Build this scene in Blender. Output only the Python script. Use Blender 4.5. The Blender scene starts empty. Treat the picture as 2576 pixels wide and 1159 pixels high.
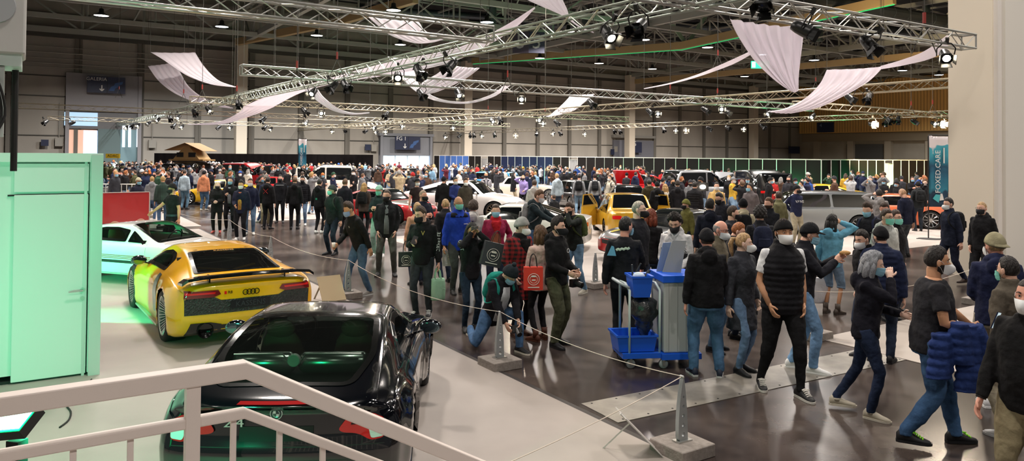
import bpy, bmesh, math, random
import numpy as np
from mathutils import Vector as V, Matrix, Euler
from mathutils.bvhtree import BVHTree
from math import sin, cos, pi, radians as rad, sqrt, atan2
SC = bpy.context.scene
COL = SC.collection
# ------------------------------------------------------------ camera
F = 1850.0; PW = 2576.0; PH = 1159.0; CH = 2.6
PITCH = rad(1.0)
HORIZON = 388.0
SHIFT = -((PH/2-HORIZON) + F*math.tan(PITCH))/PW
RC = (Euler((pi/2+PITCH, 0, 0)).to_matrix() @ Matrix.Rotation(0.008, 3, 'Z'))
cd = bpy.data.cameras.new('camera'); cam = bpy.data.objects.new('camera', cd); COL.objects.link(cam)
cam.location = (0, 0, CH); cam.rotation_euler = RC.to_euler()
cd.sensor_width = 36; cd.sensor_fit = 'HORIZONTAL'; cd.lens = 36*F/PW; cd.shift_y = SHIFT; cd.clip_end = 500
SC.camera = cam
vs = SC.view_settings
vs.view_transform = 'Standard'; vs.look = 'None'; vs.gamma = 1; vs.exposure = 0.3
try: vs.use_curve_mapping = False
except Exception: pass
SC.cycles.max_bounces = 6; SC.cycles.diffuse_bounces = 3; SC.cycles.glossy_bounces = 3
SC.cycles.transmission_bounces = 4; SC.cycles.transparent_max_bounces = 8
SC.cycles.sample_clamp_indirect = 3.0; SC.cycles.sample_clamp_direct = 0
SC.cycles.caustics_reflective = False; SC.cycles.caustics_refractive = False
SC.cycles.use_denoising = True
wd = bpy.data.worlds.new('world'); SC.world = wd; wd.use_nodes = True
wd.node_tree.nodes['Background'].inputs[0].default_value = (1.0, 0.96, 0.93, 1)
wd.node_tree.nodes['Background'].inputs[1].default_value = 0.10  # soft fill added, entering where the hall is left open behind the camera

def ray(px, py):
    return RC @ V(((px-PW/2)/F, (PH/2-py)/F + SHIFT*PW/F, -1))
def G(px, py, z=0.0):            # the point of height z seen at a pixel
    r = ray(px, py); t = (z-CH)/r.z
    return V((r.x*t, r.y*t, z))
def A(px, py, D):                # the point D metres away seen at a pixel
    r = ray(px, py); t = D/r.y
    return V((r.x*t, D, CH+r.z*t))
HA = V((0.84, 0.543, 0)).normalized(); HB = V((-HA.y, HA.x, 0))      # the hall's two axes
# ------------------------------------------------------------ hall lighting
def area_light(name, loc, size, power, col=(1, .9, .8), rot=(0, 0, 0), sy=None, spread=None, parent=None, shape='DISK'):
    l = bpy.data.lights.new(name, 'AREA'); l.shape = shape if sy is None else 'RECTANGLE'; l.size = size
    if sy: l.size_y = sy
    l.energy = power; l.color = col
    if spread: l.spread = spread
    o = bpy.data.objects.new(name, l); COL.objects.link(o); o.location = loc; o.rotation_euler = rot
    if parent: o.parent = parent
    return o
def aim(o, target):
    d = V(target)-V(o.location); o.rotation_euler = d.to_track_quat('-Z', 'Y').to_euler()
# ------------------------------------------------------------ materials
MC = {}
def srgb(c):
    if isinstance(c, str): c = [int(c[i:i+2], 16)/255 for i in (0, 2, 4)]
    return tuple((x/12.92 if x <= .04045 else ((x+.055)/1.055)**2.4) for x in c)
def mat(c, rough=.6, metal=0, key=None, bump=0, bscale=60, var=0, vscale=3, emit=0, spec=.5, coat=0, sheen=0, alpha=1, trans=0, stretch=None, col2=None):
    k = (c if isinstance(c, str) else tuple(c), rough, metal, key, bump, bscale, var, vscale, emit, spec, coat, sheen, alpha, trans, stretch, col2)
    if k in MC: return MC[k]
    m = bpy.data.materials.new((key or 'mat')+'_'+(c if isinstance(c, str) else 'rgb')); m.use_nodes = True
    nt = m.node_tree; N = nt.nodes; L = nt.links; b = N['Principled BSDF']
    rgb = srgb(c)
    b.inputs['Base Color'].default_value = (*rgb, 1); b.inputs['Roughness'].default_value = rough
    b.inputs['Metallic'].default_value = metal; b.inputs['Specular IOR Level'].default_value = spec
    if coat: b.inputs['Coat Weight'].default_value = coat; b.inputs['Coat Roughness'].default_value = .03
    if sheen: b.inputs['Sheen Weight'].default_value = sheen
    if alpha < 1: b.inputs['Alpha'].default_value = alpha
    if trans: b.inputs['Transmission Weight'].default_value = trans
    if emit: b.inputs['Emission Color'].default_value = (*rgb, 1); b.inputs['Emission Strength'].default_value = emit
    if var or bump:
        tc = N.new('ShaderNodeTexCoord'); mp = N.new('ShaderNodeMapping'); L.new(tc.outputs['Object'], mp.inputs[0])
        if stretch: mp.inputs['Scale'].default_value = stretch
    if var:
        n = N.new('ShaderNodeTexNoise'); n.inputs['Scale'].default_value = vscale; n.inputs['Detail'].default_value = 5
        L.new(mp.outputs[0], n.inputs[0]); r = N.new('ShaderNodeValToRGB'); L.new(n.outputs[0], r.inputs[0])
        c2 = srgb(col2) if col2 else tuple(min(1, x*(1+var)+var*.02) for x in rgb)
        c1 = rgb if col2 else tuple(x*(1-var) for x in rgb)
        r.color_ramp.elements[0].position = .35; r.color_ramp.elements[1].position = .68
        r.color_ramp.elements[0].color = (*c1, 1); r.color_ramp.elements[1].color = (*c2, 1)
        L.new(r.outputs[0], b.inputs['Base Color'])
    if bump:
        n2 = N.new('ShaderNodeTexNoise'); n2.inputs['Scale'].default_value = bscale; n2.inputs['Detail'].default_value = 3
        L.new(mp.outputs[0], n2.inputs[0]); bp = N.new('ShaderNodeBump'); bp.inputs['Strength'].default_value = bump
        bp.inputs['Distance'].default_value = .02; L.new(n2.outputs[0], bp.inputs['Height']); L.new(bp.outputs[0], b.inputs['Normal'])
    MC[k] = m
    return m
def cloth(c): return mat(c, .88, key='cloth', bump=.35, bscale=24, spec=.25, var=.22, vscale=9)
def denim(c): return mat(c, .85, key='denim', bump=.3, bscale=30, spec=.2, var=.42, vscale=5)
def paint(c, metal=0.0): return mat(c, .28, metal, key='paint', coat=1.0)
ALU = lambda: mat('c2c2be', .35, .85, key='aluminium')
# ------------------------------------------------------------ mesh building
class MB:
    def __init__(s): s.v = []; s.f = []; s.m = []
    def add(s, vs, fs, mi=0):
        o = len(s.v); s.v.extend([tuple(v) for v in vs]); s.f.extend([tuple(i+o for i in f) for f in fs]); s.m.extend([mi]*len(fs)); return s
    def box(s, c, size, R=None, mi=0):
        hx, hy, hz = size[0]/2, size[1]/2, size[2]/2; c = V(c)
        P = [V((x, y, z)) for x in (-hx, hx) for y in (-hy, hy) for z in (-hz, hz)]
        if R is not None:
            if not isinstance(R, Matrix): R = Matrix.Rotation(R, 3, 'Z')
            P = [R @ p for p in P]
        return s.add([p+c for p in P], [(0,1,3,2),(4,6,7,5),(0,4,5,1),(2,3,7,6),(0,2,6,4),(1,5,7,3)], mi)
    def loft(s, rings, cap=True, closed=True, mi=0):
        n = len(rings[0]); vs = [p for r in rings for p in r]; fs = []
        for i in range(len(rings)-1):
            for j in range(n if closed else n-1):
                k = (j+1) % n; fs.append((i*n+j, i*n+k, (i+1)*n+k, (i+1)*n+j))
        if cap and closed:
            fs.append(tuple(range(n-1, -1, -1))); fs.append(tuple((len(rings)-1)*n+j for j in range(n)))
        return s.add(vs, fs, mi)
    def tube(s, pts, r, n=8, side=None, cap=True, mi=0, rnd=False):
        pts = [V(p) for p in pts]; m = len(pts)
        rs = [r]*m if isinstance(r, (int, float, tuple)) else list(r)
        if rnd:  # rounded ends
            def ex(p, q, rr, t):
                d = (p-q).normalized(); a, b = (rr if isinstance(rr, tuple) else (rr, rr)); k = max(a, b)
                return p+d*k*t
            def sc(rr, f): return (rr[0]*f, rr[1]*f) if isinstance(rr, tuple) else rr*f
            p0, p1, q0, q1 = pts[0], pts[1], pts[-1], pts[-2]
            pts = [ex(p0, p1, rs[0], .62), ex(p0, p1, rs[0], .4)]+pts+[ex(q0, q1, rs[-1], .4), ex(q0, q1, rs[-1], .62)]
            rs = [sc(rs[0], .35), sc(rs[0], .75)]+rs+[sc(rs[-1], .75), sc(rs[-1], .35)]; m += 4
        rings = []; prev = None
        for i in range(m):
            t = (pts[min(i+1, m-1)]-pts[max(i-1, 0)])
            t = t.normalized() if t.length > 1e-9 else V((0, 0, 1))
            if side is not None: sx = V(side)-t*V(side).dot(t)
            elif prev is not None: sx = prev-t*prev.dot(t)
            else: sx = t.cross(V((0, 0, 1)) if abs(t.z) < .9 else V((1, 0, 0)))
            if sx.length < 1e-6: sx = t.cross(V((0, 1, 0)))
            sx.normalize(); prev = sx; sy = t.cross(sx)
            a, b = rs[i] if isinstance(rs[i], tuple) else (rs[i], rs[i])
            rings.append([pts[i]+sx*a*cos(2*pi*k/n)+sy*b*sin(2*pi*k/n) for k in range(n)])
        return s.loft(rings, cap, mi=mi)
    def bar(s, p, q, w, h=None, mi=0):
        p = V(p); q = V(q); d = q-p; L = d.length
        if L < 1e-6: return s
        R = d.to_track_quat('Y', 'Z').to_matrix()
        return s.box((p+q)/2, (w, L, h or w), R, mi)
    def ell(s, c, r, n=16, m=10, R=None, mi=0, fn=None):
        c = V(c); r = V(r) if not isinstance(r, (int, float)) else V((r, r, r)); vs = []; fs = []
        for i in range(m+1):
            th = pi*i/m
            for j in range(n):
                ph = 2*pi*j/n; p = V((sin(th)*cos(ph)*r.x, sin(th)*sin(ph)*r.y, cos(th)*r.z))
                if fn: p = fn(p)
                if R is not None: p = R @ p
                vs.append(p+c)
        for i in range(m):
            for j in range(n):
                k = (j+1) % n; fs.append((i*n+j, (i+1)*n+j, (i+1)*n+k, i*n+k))
        return s.add(vs, fs, mi)
    def lathe(s, prof, c=(0, 0, 0), axis='Z', n=24, mi=0, cap=True):
        c = V(c); rings = []
        for r, h in prof:
            rg = []
            for k in range(n):
                a = 2*pi*k/n; x, y = r*cos(a), r*sin(a)
                p = {'Z': V((x, y, h)), 'X': V((h, x, y)), 'Y': V((y, h, x))}[axis]; rg.append(p+c)
            rings.append(rg)
        return s.loft(rings, cap, mi=mi)
    def prism(s, poly, p0, u, v, w, mi=0):     # polygon in the (u,v) plane, thickened by w
        u = V(u); v = V(v); w = V(w); p0 = V(p0); n = len(poly)
        a = [p0+u*x+v*y for x, y in poly]; vs = a+[p+w for p in a]
        fs = [tuple(range(n-1, -1, -1)), tuple(range(n, 2*n))]+[(i, (i+1) % n, (i+1) % n+n, i+n) for i in range(n)]
        return s.add(vs, fs, mi)
    def build(s, name, m=None, parent=None, smooth=False, base=None, mats=None):
        me = bpy.data.meshes.new(name)
        vv = s.v if base is None else [(a-base[0], b-base[1], c-base[2]) for a, b, c in s.v]
        me.from_pydata(vv, [], s.f); me.update()
        for x in (mats or ([m] if m else [])): me.materials.append(x)
        if mats: me.polygons.foreach_set('material_index', s.m)
        if smooth: me.polygons.foreach_set('use_smooth', [True]*len(me.polygons))
        o = bpy.data.objects.new(name, me); COL.objects.link(o)
        if parent: o.parent = parent
        return o
def tag(o, label, cat, group=None, kind=None):
    o['label'] = label; o['category'] = cat
    if group: o['group'] = group
    if kind: o['kind'] = kind
    return o
def empty(name, loc=(0, 0, 0), rz=0, label=None, cat=None, group=None):
    o = bpy.data.objects.new(name, None); COL.objects.link(o); o.location = loc; o.rotation_euler = (0, 0, rz); o.empty_display_size = .1
    if label: tag(o, label, cat, group)
    return o
def struct(name, mb, m, smooth=False, mats=None):
    o = mb.build(name, m, smooth=smooth, mats=mats); o['kind'] = 'structure'; return o
ORD = ['first', 'second', 'third', 'fourth', 'fifth', 'sixth', 'seventh', 'eighth', 'ninth', 'tenth', 'eleventh', 'twelfth', 'thirteenth', 'fourteenth', 'fifteenth', 'sixteenth', 'seventeenth', 'eighteenth', 'nineteenth']
ORD += ['twentieth']+['twenty-'+o for o in ORD[:9]]+['thirtieth']
def copy_tree(o, parent=None):
    c = o.copy(); COL.objects.link(c)
    if parent is not None: c.parent = parent
    for ch in list(o.children): copy_tree(ch, c)
    return c
def lettering(txt, size, m, parent, loc, rot, name='lettering', ext=.002, align='CENTER', width=None):
    cu = bpy.data.curves.new(name, 'FONT'); cu.body = txt; cu.size = size; cu.extrude = ext; cu.align_x = align; cu.align_y = 'CENTER'
    cu.resolution_u = 2
    cu.materials.append(m); o = bpy.data.objects.new(name, cu); COL.objects.link(o); o.parent = parent; o.location = loc
    o.rotation_euler = rot if not isinstance(rot, Matrix) else rot.to_euler()
    if width: o.scale = (width, 1, 1)
    return o
def catmull(pts, k=4):
    pts = [V(p) for p in pts]; out = []; n = len(pts)
    for i in range(n-1):
        a, b, c, d = pts[max(i-1, 0)], pts[i], pts[i+1], pts[min(i+2, n-1)]
        for j in range(k):
            t = j/k; out.append(.5*((2*b)+(c-a)*t+(2*a-5*b+4*c-d)*t*t+(3*b-a-3*c+d)*t*t*t))
    return out+[pts[-1]]
BAKE = []     # objects whose modifiers get applied in one go
def bake_all():
    bpy.context.view_layer.update()
    dg = bpy.context.evaluated_depsgraph_get(); res = []
    for o in BAKE:
        me = bpy.data.meshes.new_from_object(o.evaluated_get(dg)); res.append(me)
    for o, me in zip(BAKE, res):
        old = o.data; o.modifiers.clear(); o.data = me; me.name = old.name
        me.polygons.foreach_set('use_smooth', [True]*len(me.polygons))
    BAKE.clear()
# ------------------------------------------------------------ hall shell
def plane_hit(px, py, p0, n):
    r = ray(px, py); o = V((0, 0, CH)); t = (V(p0)-o).dot(n)/r.dot(n); return o+r*t
C1 = A(604, 388, 72); C1.z = 0
W0 = C1+HB*2.2; W0.z = 0
def WP(s, z=0, off=0): p = W0+HA*s-HB*off; p.z = z; return p
def wall_s(px, py=300): return (plane_hit(px, py, W0, HB)-W0).dot(HA)
def wall_pt(px, py): p = plane_hit(px, py, W0, HB); return (p-W0).dot(HA), p.z
RZ = atan2(HA.y, HA.x)
WALLG = mat('a59f95', .8, key='wall', var=.12, vscale=.35, stretch=(1, 1, .4))
WALLD = mat('6e6a62', .8, key='wall')
STEEL = mat('8f8a78', .6, .1, key='steel')
STEELD = mat('4c4a44', .6, .2, key='steel')
DARK = mat('1d1c1c', .8, key='dark')
def wallbox(mb, s0, s1, z0, z1, d0, d1, mi=0):   # box on the back wall, d = distance in front of it
    c = WP((s0+s1)/2, (z0+z1)/2, (d0+d1)/2); mb.box(c, (s1-s0, d1-d0, z1-z0), RZ, mi)
SR = wall_s(2012)
# floor
def floor_mat():
    m = bpy.data.materials.new('polished_floor'); m.use_nodes = True; nt = m.node_tree; N = nt.nodes; L = nt.links; b = N['Principled BSDF']
    tc = N.new('ShaderNodeTexCoord')
    n1 = N.new('ShaderNodeTexNoise'); n1.inputs['Scale'].default_value = .45; n1.inputs['Detail'].default_value = 8; n1.inputs['Roughness'].default_value = .65; L.new(tc.outputs['Object'], n1.inputs[0])
    r = N.new('ShaderNodeValToRGB'); L.new(n1.outputs[0], r.inputs[0]); e = r.color_ramp.elements
    e[0].position = .36; e[0].color = (*srgb('322a29'), 1); e[1].position = .66; e[1].color = (*srgb('6b5f58'), 1)
    mu = N.new('ShaderNodeTexNoise'); mu.inputs['Scale'].default_value = 6; mu.inputs['Detail'].default_value = 6; L.new(tc.outputs['Object'], mu.inputs[0])
    mx = N.new('ShaderNodeMix'); mx.data_type = 'RGBA'; mx.blend_type = 'MULTIPLY'; mx.inputs[0].default_value = .45
    L.new(r.outputs[0], mx.inputs[6]); L.new(mu.outputs[0], mx.inputs[7]); L.new(mx.outputs[2], b.inputs['Base Color'])
    rr = N.new('ShaderNodeMapRange'); rr.inputs[3].default_value = .12; rr.inputs[4].default_value = .34
    L.new(n1.outputs[0], rr.inputs[0]); L.new(rr.outputs[0], b.inputs['Roughness'])
    bp = N.new('ShaderNodeBump'); bp.inputs['Strength'].default_value = .06; bp.inputs['Distance'].default_value = .01
    L.new(mu.outputs[0], bp.inputs['Height']); L.new(bp.outputs[0], b.inputs['Normal'])
    return m
mb = MB(); mb.box((10, 50, -.1), (160, 150, .2)); struct('floor', mb, floor_mat())
PLAT = mat('a9a099', .55, key='platform', var=.10, vscale=.8, spec=.35)
def slab(pts, th, m, name='floor_display_area'):
    mb = MB(); mb.prism([(p.x, p.y) for p in pts], (0, 0, .001), (1, 0, 0), (0, 1, 0), (0, 0, th)); return struct(name, mb, m)
PA, PC = G(1720, 1159), G(500, 576)
slab([PA-HB*7, PC, PC-HA*16, PA-HB*7-HA*16], .012, PLAT)
mb = MB(); mb.bar(PA-HB*7+HA*.03+V((0, 0, .006)), PC+HA*.03+V((0, 0, .006)), .07, .010); struct('trim_1', mb, mat('35302f', .6))
Q0 = G(1440, 722)
slab([Q0, Q0+HA*26, Q0+HA*26+HB*9.8, Q0+HB*9.8], .010, PLAT)
slab([Q0+HB*16.8-HA*2, Q0+HA*30+HB*16.8, Q0+HA*30+HB*29, Q0+HB*29-HA*2], .010, PLAT)
slab([Q0+HB*16-HA*14, Q0+HA*-4+HB*16, Q0-HA*4+HB*29, Q0+HB*29-HA*14], .010, PLAT)
K0 = G(2056, 852)
slab([K0, K0-HB*4.2, K0-HB*4.2+HA*9, K0+HA*9], .010, PLAT)
S0, S1 = G(1462, 1016), G(2155, 880)
hs = (S1-S0).normalized(); hn = V((hs.y, -hs.x, 0)); sw = .62
mb = MB(); S1b = S1+hs*.6
mb.prism([(p.x, p.y) for p in (S0, S1b, S1b+hn*sw, S0+hn*sw)], (0, 0, .001), (1, 0, 0), (0, 1, 0), (0, 0, .006))
struct('floor_cover_plates', mb, mat('8f8a82', .4, .3, key='plates', var=.2, vscale=4))
mb = MB(); k = 0
while k*.32 < (S1b-S0).length:
    for e in (.05, sw-.05):
        p = S0+hs*(k*.32+.1)+hn*e; mb.lathe([(.012, .006), (.012, .009)], p, n=8)
    k += 1
struct('trim_2', mb, DARK)
# back wall, its ribs, rails and seams
mb = MB(); wallbox(mb, -60, SR+1, 0, 19, -.3, 0); struct('wall_back', mb, WALLG)
CSP = .3517*72
mb = MB()
for i in range(-14, 22):
    s = i*CSP/5+1.4
    if -58 < s < SR: wallbox(mb, s-.16, s+.16, 0, 13, 0, .25)
    if -58 < s < SR: wallbox(mb, s+.2, s+.42, 0, 13, 0, .12)
struct('trim_3', mb, WALLD)
mb = MB()
for z in (3.9, 7.4, 9.2): wallbox(mb, -58, SR, z, z+.10, 0, .06)
wallbox(mb, -58, SR, 12.7, 13.3, 0, .5); wallbox(mb, -58, SR, 14.6, 14.8, 0, .4)
struct('trim_4', mb, STEELD)
for i, z in enumerate((10.0, 10.35, 10.8, 11.3, 11.8)):
    mb = MB(); mb.tube([WP(-58, z, .35), WP(SR-.3, z, .35)], .055 if i % 2 else .04, 6)
    tag(mb.build('pipe', mat('9b988e', .5, .3)), 'horizontal service pipe high on the back wall, %s of five' % ['lowest', 'second from bottom', 'middle', 'second from top', 'topmost'][i], 'pipe', 'pipes along the back wall')
# structural columns
CM = mat('cfc4b2', .7, key='column'); CM2 = mat('a8a096', .7, key='column')
for i, nm in enumerate(('left', 'centre_left', 'centre_right', 'right')):
    c = C1+HA*(CSP*i); mb = MB(); mb.box((c.x, c.y, 6.7), (1.0, 1.0, 13.4), RZ); struct('wall_column_'+nm, mb, CM)
# near white column and wall at the right
cr = G(2499, 703); cc = cr+HA*.5+HB*.46
mb = MB(); mb.box((cc.x, cc.y, 6), (1.0, .92, 12), RZ); struct('wall_column_near', mb, mat('efe4d0', .75, key='column'))
cc = cr+HA*.12-HB*.04; mb = MB(); mb.box((cc.x, cc.y, 6), (.16, .10, 12), RZ); struct('trim_5', mb, mat('f2ece4', .6))
cc = cr+HA*3.45-HB*.02; mb = MB(); mb.box((cc.x, cc.y, 6), (6.3, .20, 12), RZ); struct('wall_right', mb, mat('eeeae0', .75, key='column'))
# right hand side wall with the balcony front
CR = WP(SR)
def RP(s, z, off=0): p = CR-HB*s-HA*off; p.z = z; return p
RZ2 = atan2(-HB.y, -HB.x)
def rbox(mb, s0, s1, z0, z1, d0, d1): mb.box(RP((s0+s1)/2, (z0+z1)/2, (d0+d1)/2), (s1-s0, d1-d0, z1-z0), RZ2)
mb = MB(); rbox(mb, -1, 75, 0, 19, -.5, 0); struct('wall_side', mb, mat('9c9383', .8, key='wall', var=.1, vscale=.4))
def z_on_right(px, py): p = plane_hit(px, py, CR, HA); return -(p-CR).dot(HB), p.z
sR, zR = z_on_right(2200, 333); _, zT = z_on_right(2200, 228)
mb = MB(); rbox(mb, 1, 60, zR, zT+1.5, 0, 1.5)
corr = mat('d6aa66', .6, key='corrugated')
struct('wall_balcony_front', mb, corr)
mb = MB()
for i in range(130): rbox(mb, 1+i*.45, 1.12+i*.45, zR+.1, zT+1.4, 1.5, 1.58)
struct('trim_6', mb, mat('b08a52', .6))
mb = MB(); rbox(mb, 1, 60, zR-1.3, zR-.1, 0, .9); struct('trim_7', mb, mat('8a7c66', .8))
mb = MB()
for i in range(9): rbox(mb, 3+i*6, 4.0+i*6, 0, zR-1.3, 0, .7)
struct('trim_8', mb, mat('a89c88', .8))
mb = MB(); rbox(mb, 8.6, 14.5, 0, 4.6, .02, .2); tag(mb.build('roller_shutter', mat('4d4b47', .7, bump=.5, bscale=8, stretch=(.01, .01, 2))), 'dark grey roller shutter under the tan balcony', 'shutter')
# dark roof deck
mb = MB(); mb.box((10, 50, 19.2), (170, 160, .3)); struct('ceiling', mb, mat('242628', .9, key='deck', var=.3, vscale=.3))
# roof steelwork
def girder(name, p, q, depth, n, w=.22, m=STEEL, label='', dz=0):
    p = V(p); q = V(q); mb = MB(); up = V((0, 0, depth)); mb.bar(p, q, w*1.3, w*1.6)
    mb.bar(p+up, q+up, w*1.2, w*1.2)
    for i in range(n+1):
        a = p+(q-p)*(i/n); mb.bar(a, a+up, w*.6, w*.6)
        if i < n:
            b_ = p+(q-p)*((i+1)/n)
            mb.bar(a, b_+up, w*.5, w*.5) if i % 2 else mb.bar(a+up, b_, w*.5, w*.5)
    o = mb.build(name, m); tag(o, label, 'girder', 'steel roof girders', None); o['kind'] = 'structure'; return o
BG = mat('a2a49c', .6, .1, key='steel')
for i, off in enumerate((1.2, 9, 17, 25, 33)):
    p = WP(-58, 13.2, off); q = WP(SR, 13.2, off)
    girder('roof_girder', p, q, 3.4, 30, .24 if i else .30, BG, 'long steel lattice roof girder, %s from the back wall' % ['first', 'second', 'third', 'fourth', 'fifth'][i])
for i in range(-1, 5):
    c = C1+HA*(CSP*i)
    girder('roof_girder', V((c.x, c.y, 13.4)), V((c.x, c.y, 13.4))-HB*50, 3.2, 14, .3, BG, 'deep steel cross girder running from the %s hall column' % ['off-frame', 'first', 'second', 'third', 'fourth', 'last'][i+1])
mb = MB()
for i in range(20):
    p = WP(-58+i*7.5, 16.8, -1); mb.bar(p, p-HB*50, .12, .18)
for j in range(16):
    p = WP(-58, 17.2, j*3.2); mb.bar(p, WP(SR, 17.2, j*3.2), .1, .14)
struct('ceiling_purlins', mb, BG)
mb = MB(); random.seed(5)
for i in range(60):
    s = random.uniform(-30, SR); o_ = random.uniform(2, 40); z = random.choice((13.6, 14.2, 15, 15.8)); L = random.uniform(4, 13)
    if random.random() < .5: mb.bar(WP(s, z, o_), WP(s+L, z+random.uniform(0, 2.4), o_), .10)
    else: mb.bar(WP(s, z, o_), WP(s+random.uniform(-4, 4), z+random.uniform(0, 3), o_+L), .10)
struct('ceiling_bracing', mb, BG)
# big tan bottom chords of the near roof trusses
TAN = mat('b39b70', .55, key='steel')
GL = mat('20c070', .5, emit=0.7, key='green_strip')
def chord(pts, w, lab, strip=None):
    t = empty('roof_beam', pts[0], 0, lab, 'roof beam'); mb = MB()
    for a, b_ in zip(pts[:-1], pts[1:]): mb.bar(a-pts[0], b_-pts[0], w, w*1.3)
    mb.build('beam', TAN, t)
    if strip:
        mb = MB()
        for i in strip: mb.bar(pts[i]-pts[0]-V((0, 0, w*.75)), pts[i+1]-pts[0]-V((0, 0, w*.75)), .06, .05)
        mb.build('light_strip', GL, t)
    return t
chord([A(596, 106, 71), A(860, 52, 62), A(1045, -3, 54)], .5, 'tan roof beam rising to the right from the first hall column')
chord([A(1190, 153, 84), A(1716, 115, 66), A(2250, -2, 51)], .5, 'long tan roof beam with a green light strip, kinked above the hanging exit sign', (0, 1))
chord([A(1600, 205, 97), A(2393, 132, 62)], .45, 'tan roof beam passing behind the large sheer drape')
for px, py, D, qx, qy, lab in ((1730, 108, 66, 1810, -10, 'right'), (1724, 108, 66, 1640, -10, 'left')):
    mb = MB(); a = A(px, py, D); b_ = A(qx, qy, D); mb.bar(V((0, 0, 0)), b_-a, .3, .3)
    o = mb.build('roof_strut', mat('7f9a80', .5)); o.location = a  # the green light on the strut is put into its base colour
    tag(o, 'green lit slanting roof strut, the %s arm of the V above the tan beam' % lab, 'roof strut')
# ducts
DUCT = mat('4a5157', .4, .6, key='duct')
for i, (x0, y0, D0_, x1, y1, D1_, r) in enumerate(((1990, -8, 52, 2400, 58, 66, .55), (1180, 60, 80, 2000, 70, 84, .5), (900, 20, 70, 1500, 62, 84, .35), (2100, 60, 70, 2400, 92, 78, .4))):
    a = A(x0, y0, D0_); b_ = A(x1, y1, D1_); mb = MB(); mb.tube([V((0, 0, 0)), b_-a], r, 14)
    n = int((b_-a).length/2.2)
    for k in range(1, n): mb.tube([(b_-a)*(k/n), (b_-a)*(k/n)+(b_-a).normalized()*.12], r*1.06, 14)
    o = mb.build('air_duct', DUCT, smooth=False); o.location = a
    tag(o, ['fat round grey air duct at the top right under the roof', 'long dark air duct above the hanging number sign', 'thin dark air duct near the top centre of the roof', 'short round duct beside the white near column'][i], 'duct')
for i, px in enumerate((1240, 1470, 2060, 2330)):
    a = A(px, 20, 70); mb = MB(); mb.lathe([(.35, -3.2), (.35, 0), (.3, 0), (.3, 1.5)], n=12)
    o = mb.build('drop_duct', mat('5c6a68', .4, .5)); o.location = a+V((0, 0, 0))
    tag(o, 'vertical grey drop duct hanging from the roof, %s of four' % ['first from left', 'second from left', 'third from left', 'last'][i], 'duct', 'drop ducts')
# high-bay lamps: the visible ones and the rows over the rest of the hall
LAMPS = [(255, 40), (558, 68), (797, 90), (990, 27), (1007, 113), (1225, 57), (1430, 80), (1358, 147), (1620, 101), (1507, 160), (1780, 120), (1641, 174), (1920, 138), (1873, 193), (2048, 152), (2270, 178), (2155, 183), (2362, 189)]
WARM = (1.0, .92, .85)
lampmat = mat('fff0e0', .5, emit=9, key='lamp'); lampcool = mat('e9f4ff', .5, emit=9, key='lamp')
HOUS = mat('3a3a3a', .5, .5)
def high_bay(p, lab, power=0, cool=False, r=.42, grp=None):
    t = empty('high_bay_lamp', p, 0, lab, 'lamp', grp)
    mb = MB(); mb.lathe([(.10, .55), (.16, .5), (.18, .25), (r+.06, 0), (r, .02)], n=16, cap=False); mb.build('reflector', HOUS, t, True)
    mb = MB(); mb.lathe([(.001, .0), (r, .03)], n=16, cap=False); mb.build('lamp_glass', lampcool if cool else lampmat, t)
    mb = MB(); mb.tube([(0, 0, .5), (0, 0, 19-p.z)], .02, 4); mb.build('hanging_rod', STEELD, t)
    if power: area_light('lamp_light', (0, 0, -.05), r*1.9, power, WARM if not cool else (.92, .96, 1), parent=t, spread=rad(150))
    return t
for i, (px, py) in enumerate(LAMPS):
    zl = 12.6; p = G(px, py, zl)
    high_bay(p, 'glowing round high bay lamp under the roof, %s one counting from the left' % ORD[sorted(LAMPS).index((px, py))], 2600, cool=px in (1920, 2048, 2270, 1225, 558, 2362), grp='high bay lamps', r=.5)
n = 0
for ia in range(-2, 4):
    for ib in range(0, 5):
        p = V((0, 0, 0))+HA*(ia*11+3)+HB*(ib*10.5-6); p.z = 13.0 if p.y > 25 else 12.2
        if p.y > 46: continue
        n += 1; high_bay(p, 'high bay lamp outside the photo, %s one over the front of the hall' % ORD[n-1], (120 if p.x < -4 else 340) if p.y < 12 else 560 if p.y < 26 else 1300, grp='high bay lamps over the front of the hall', r=.45)
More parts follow.
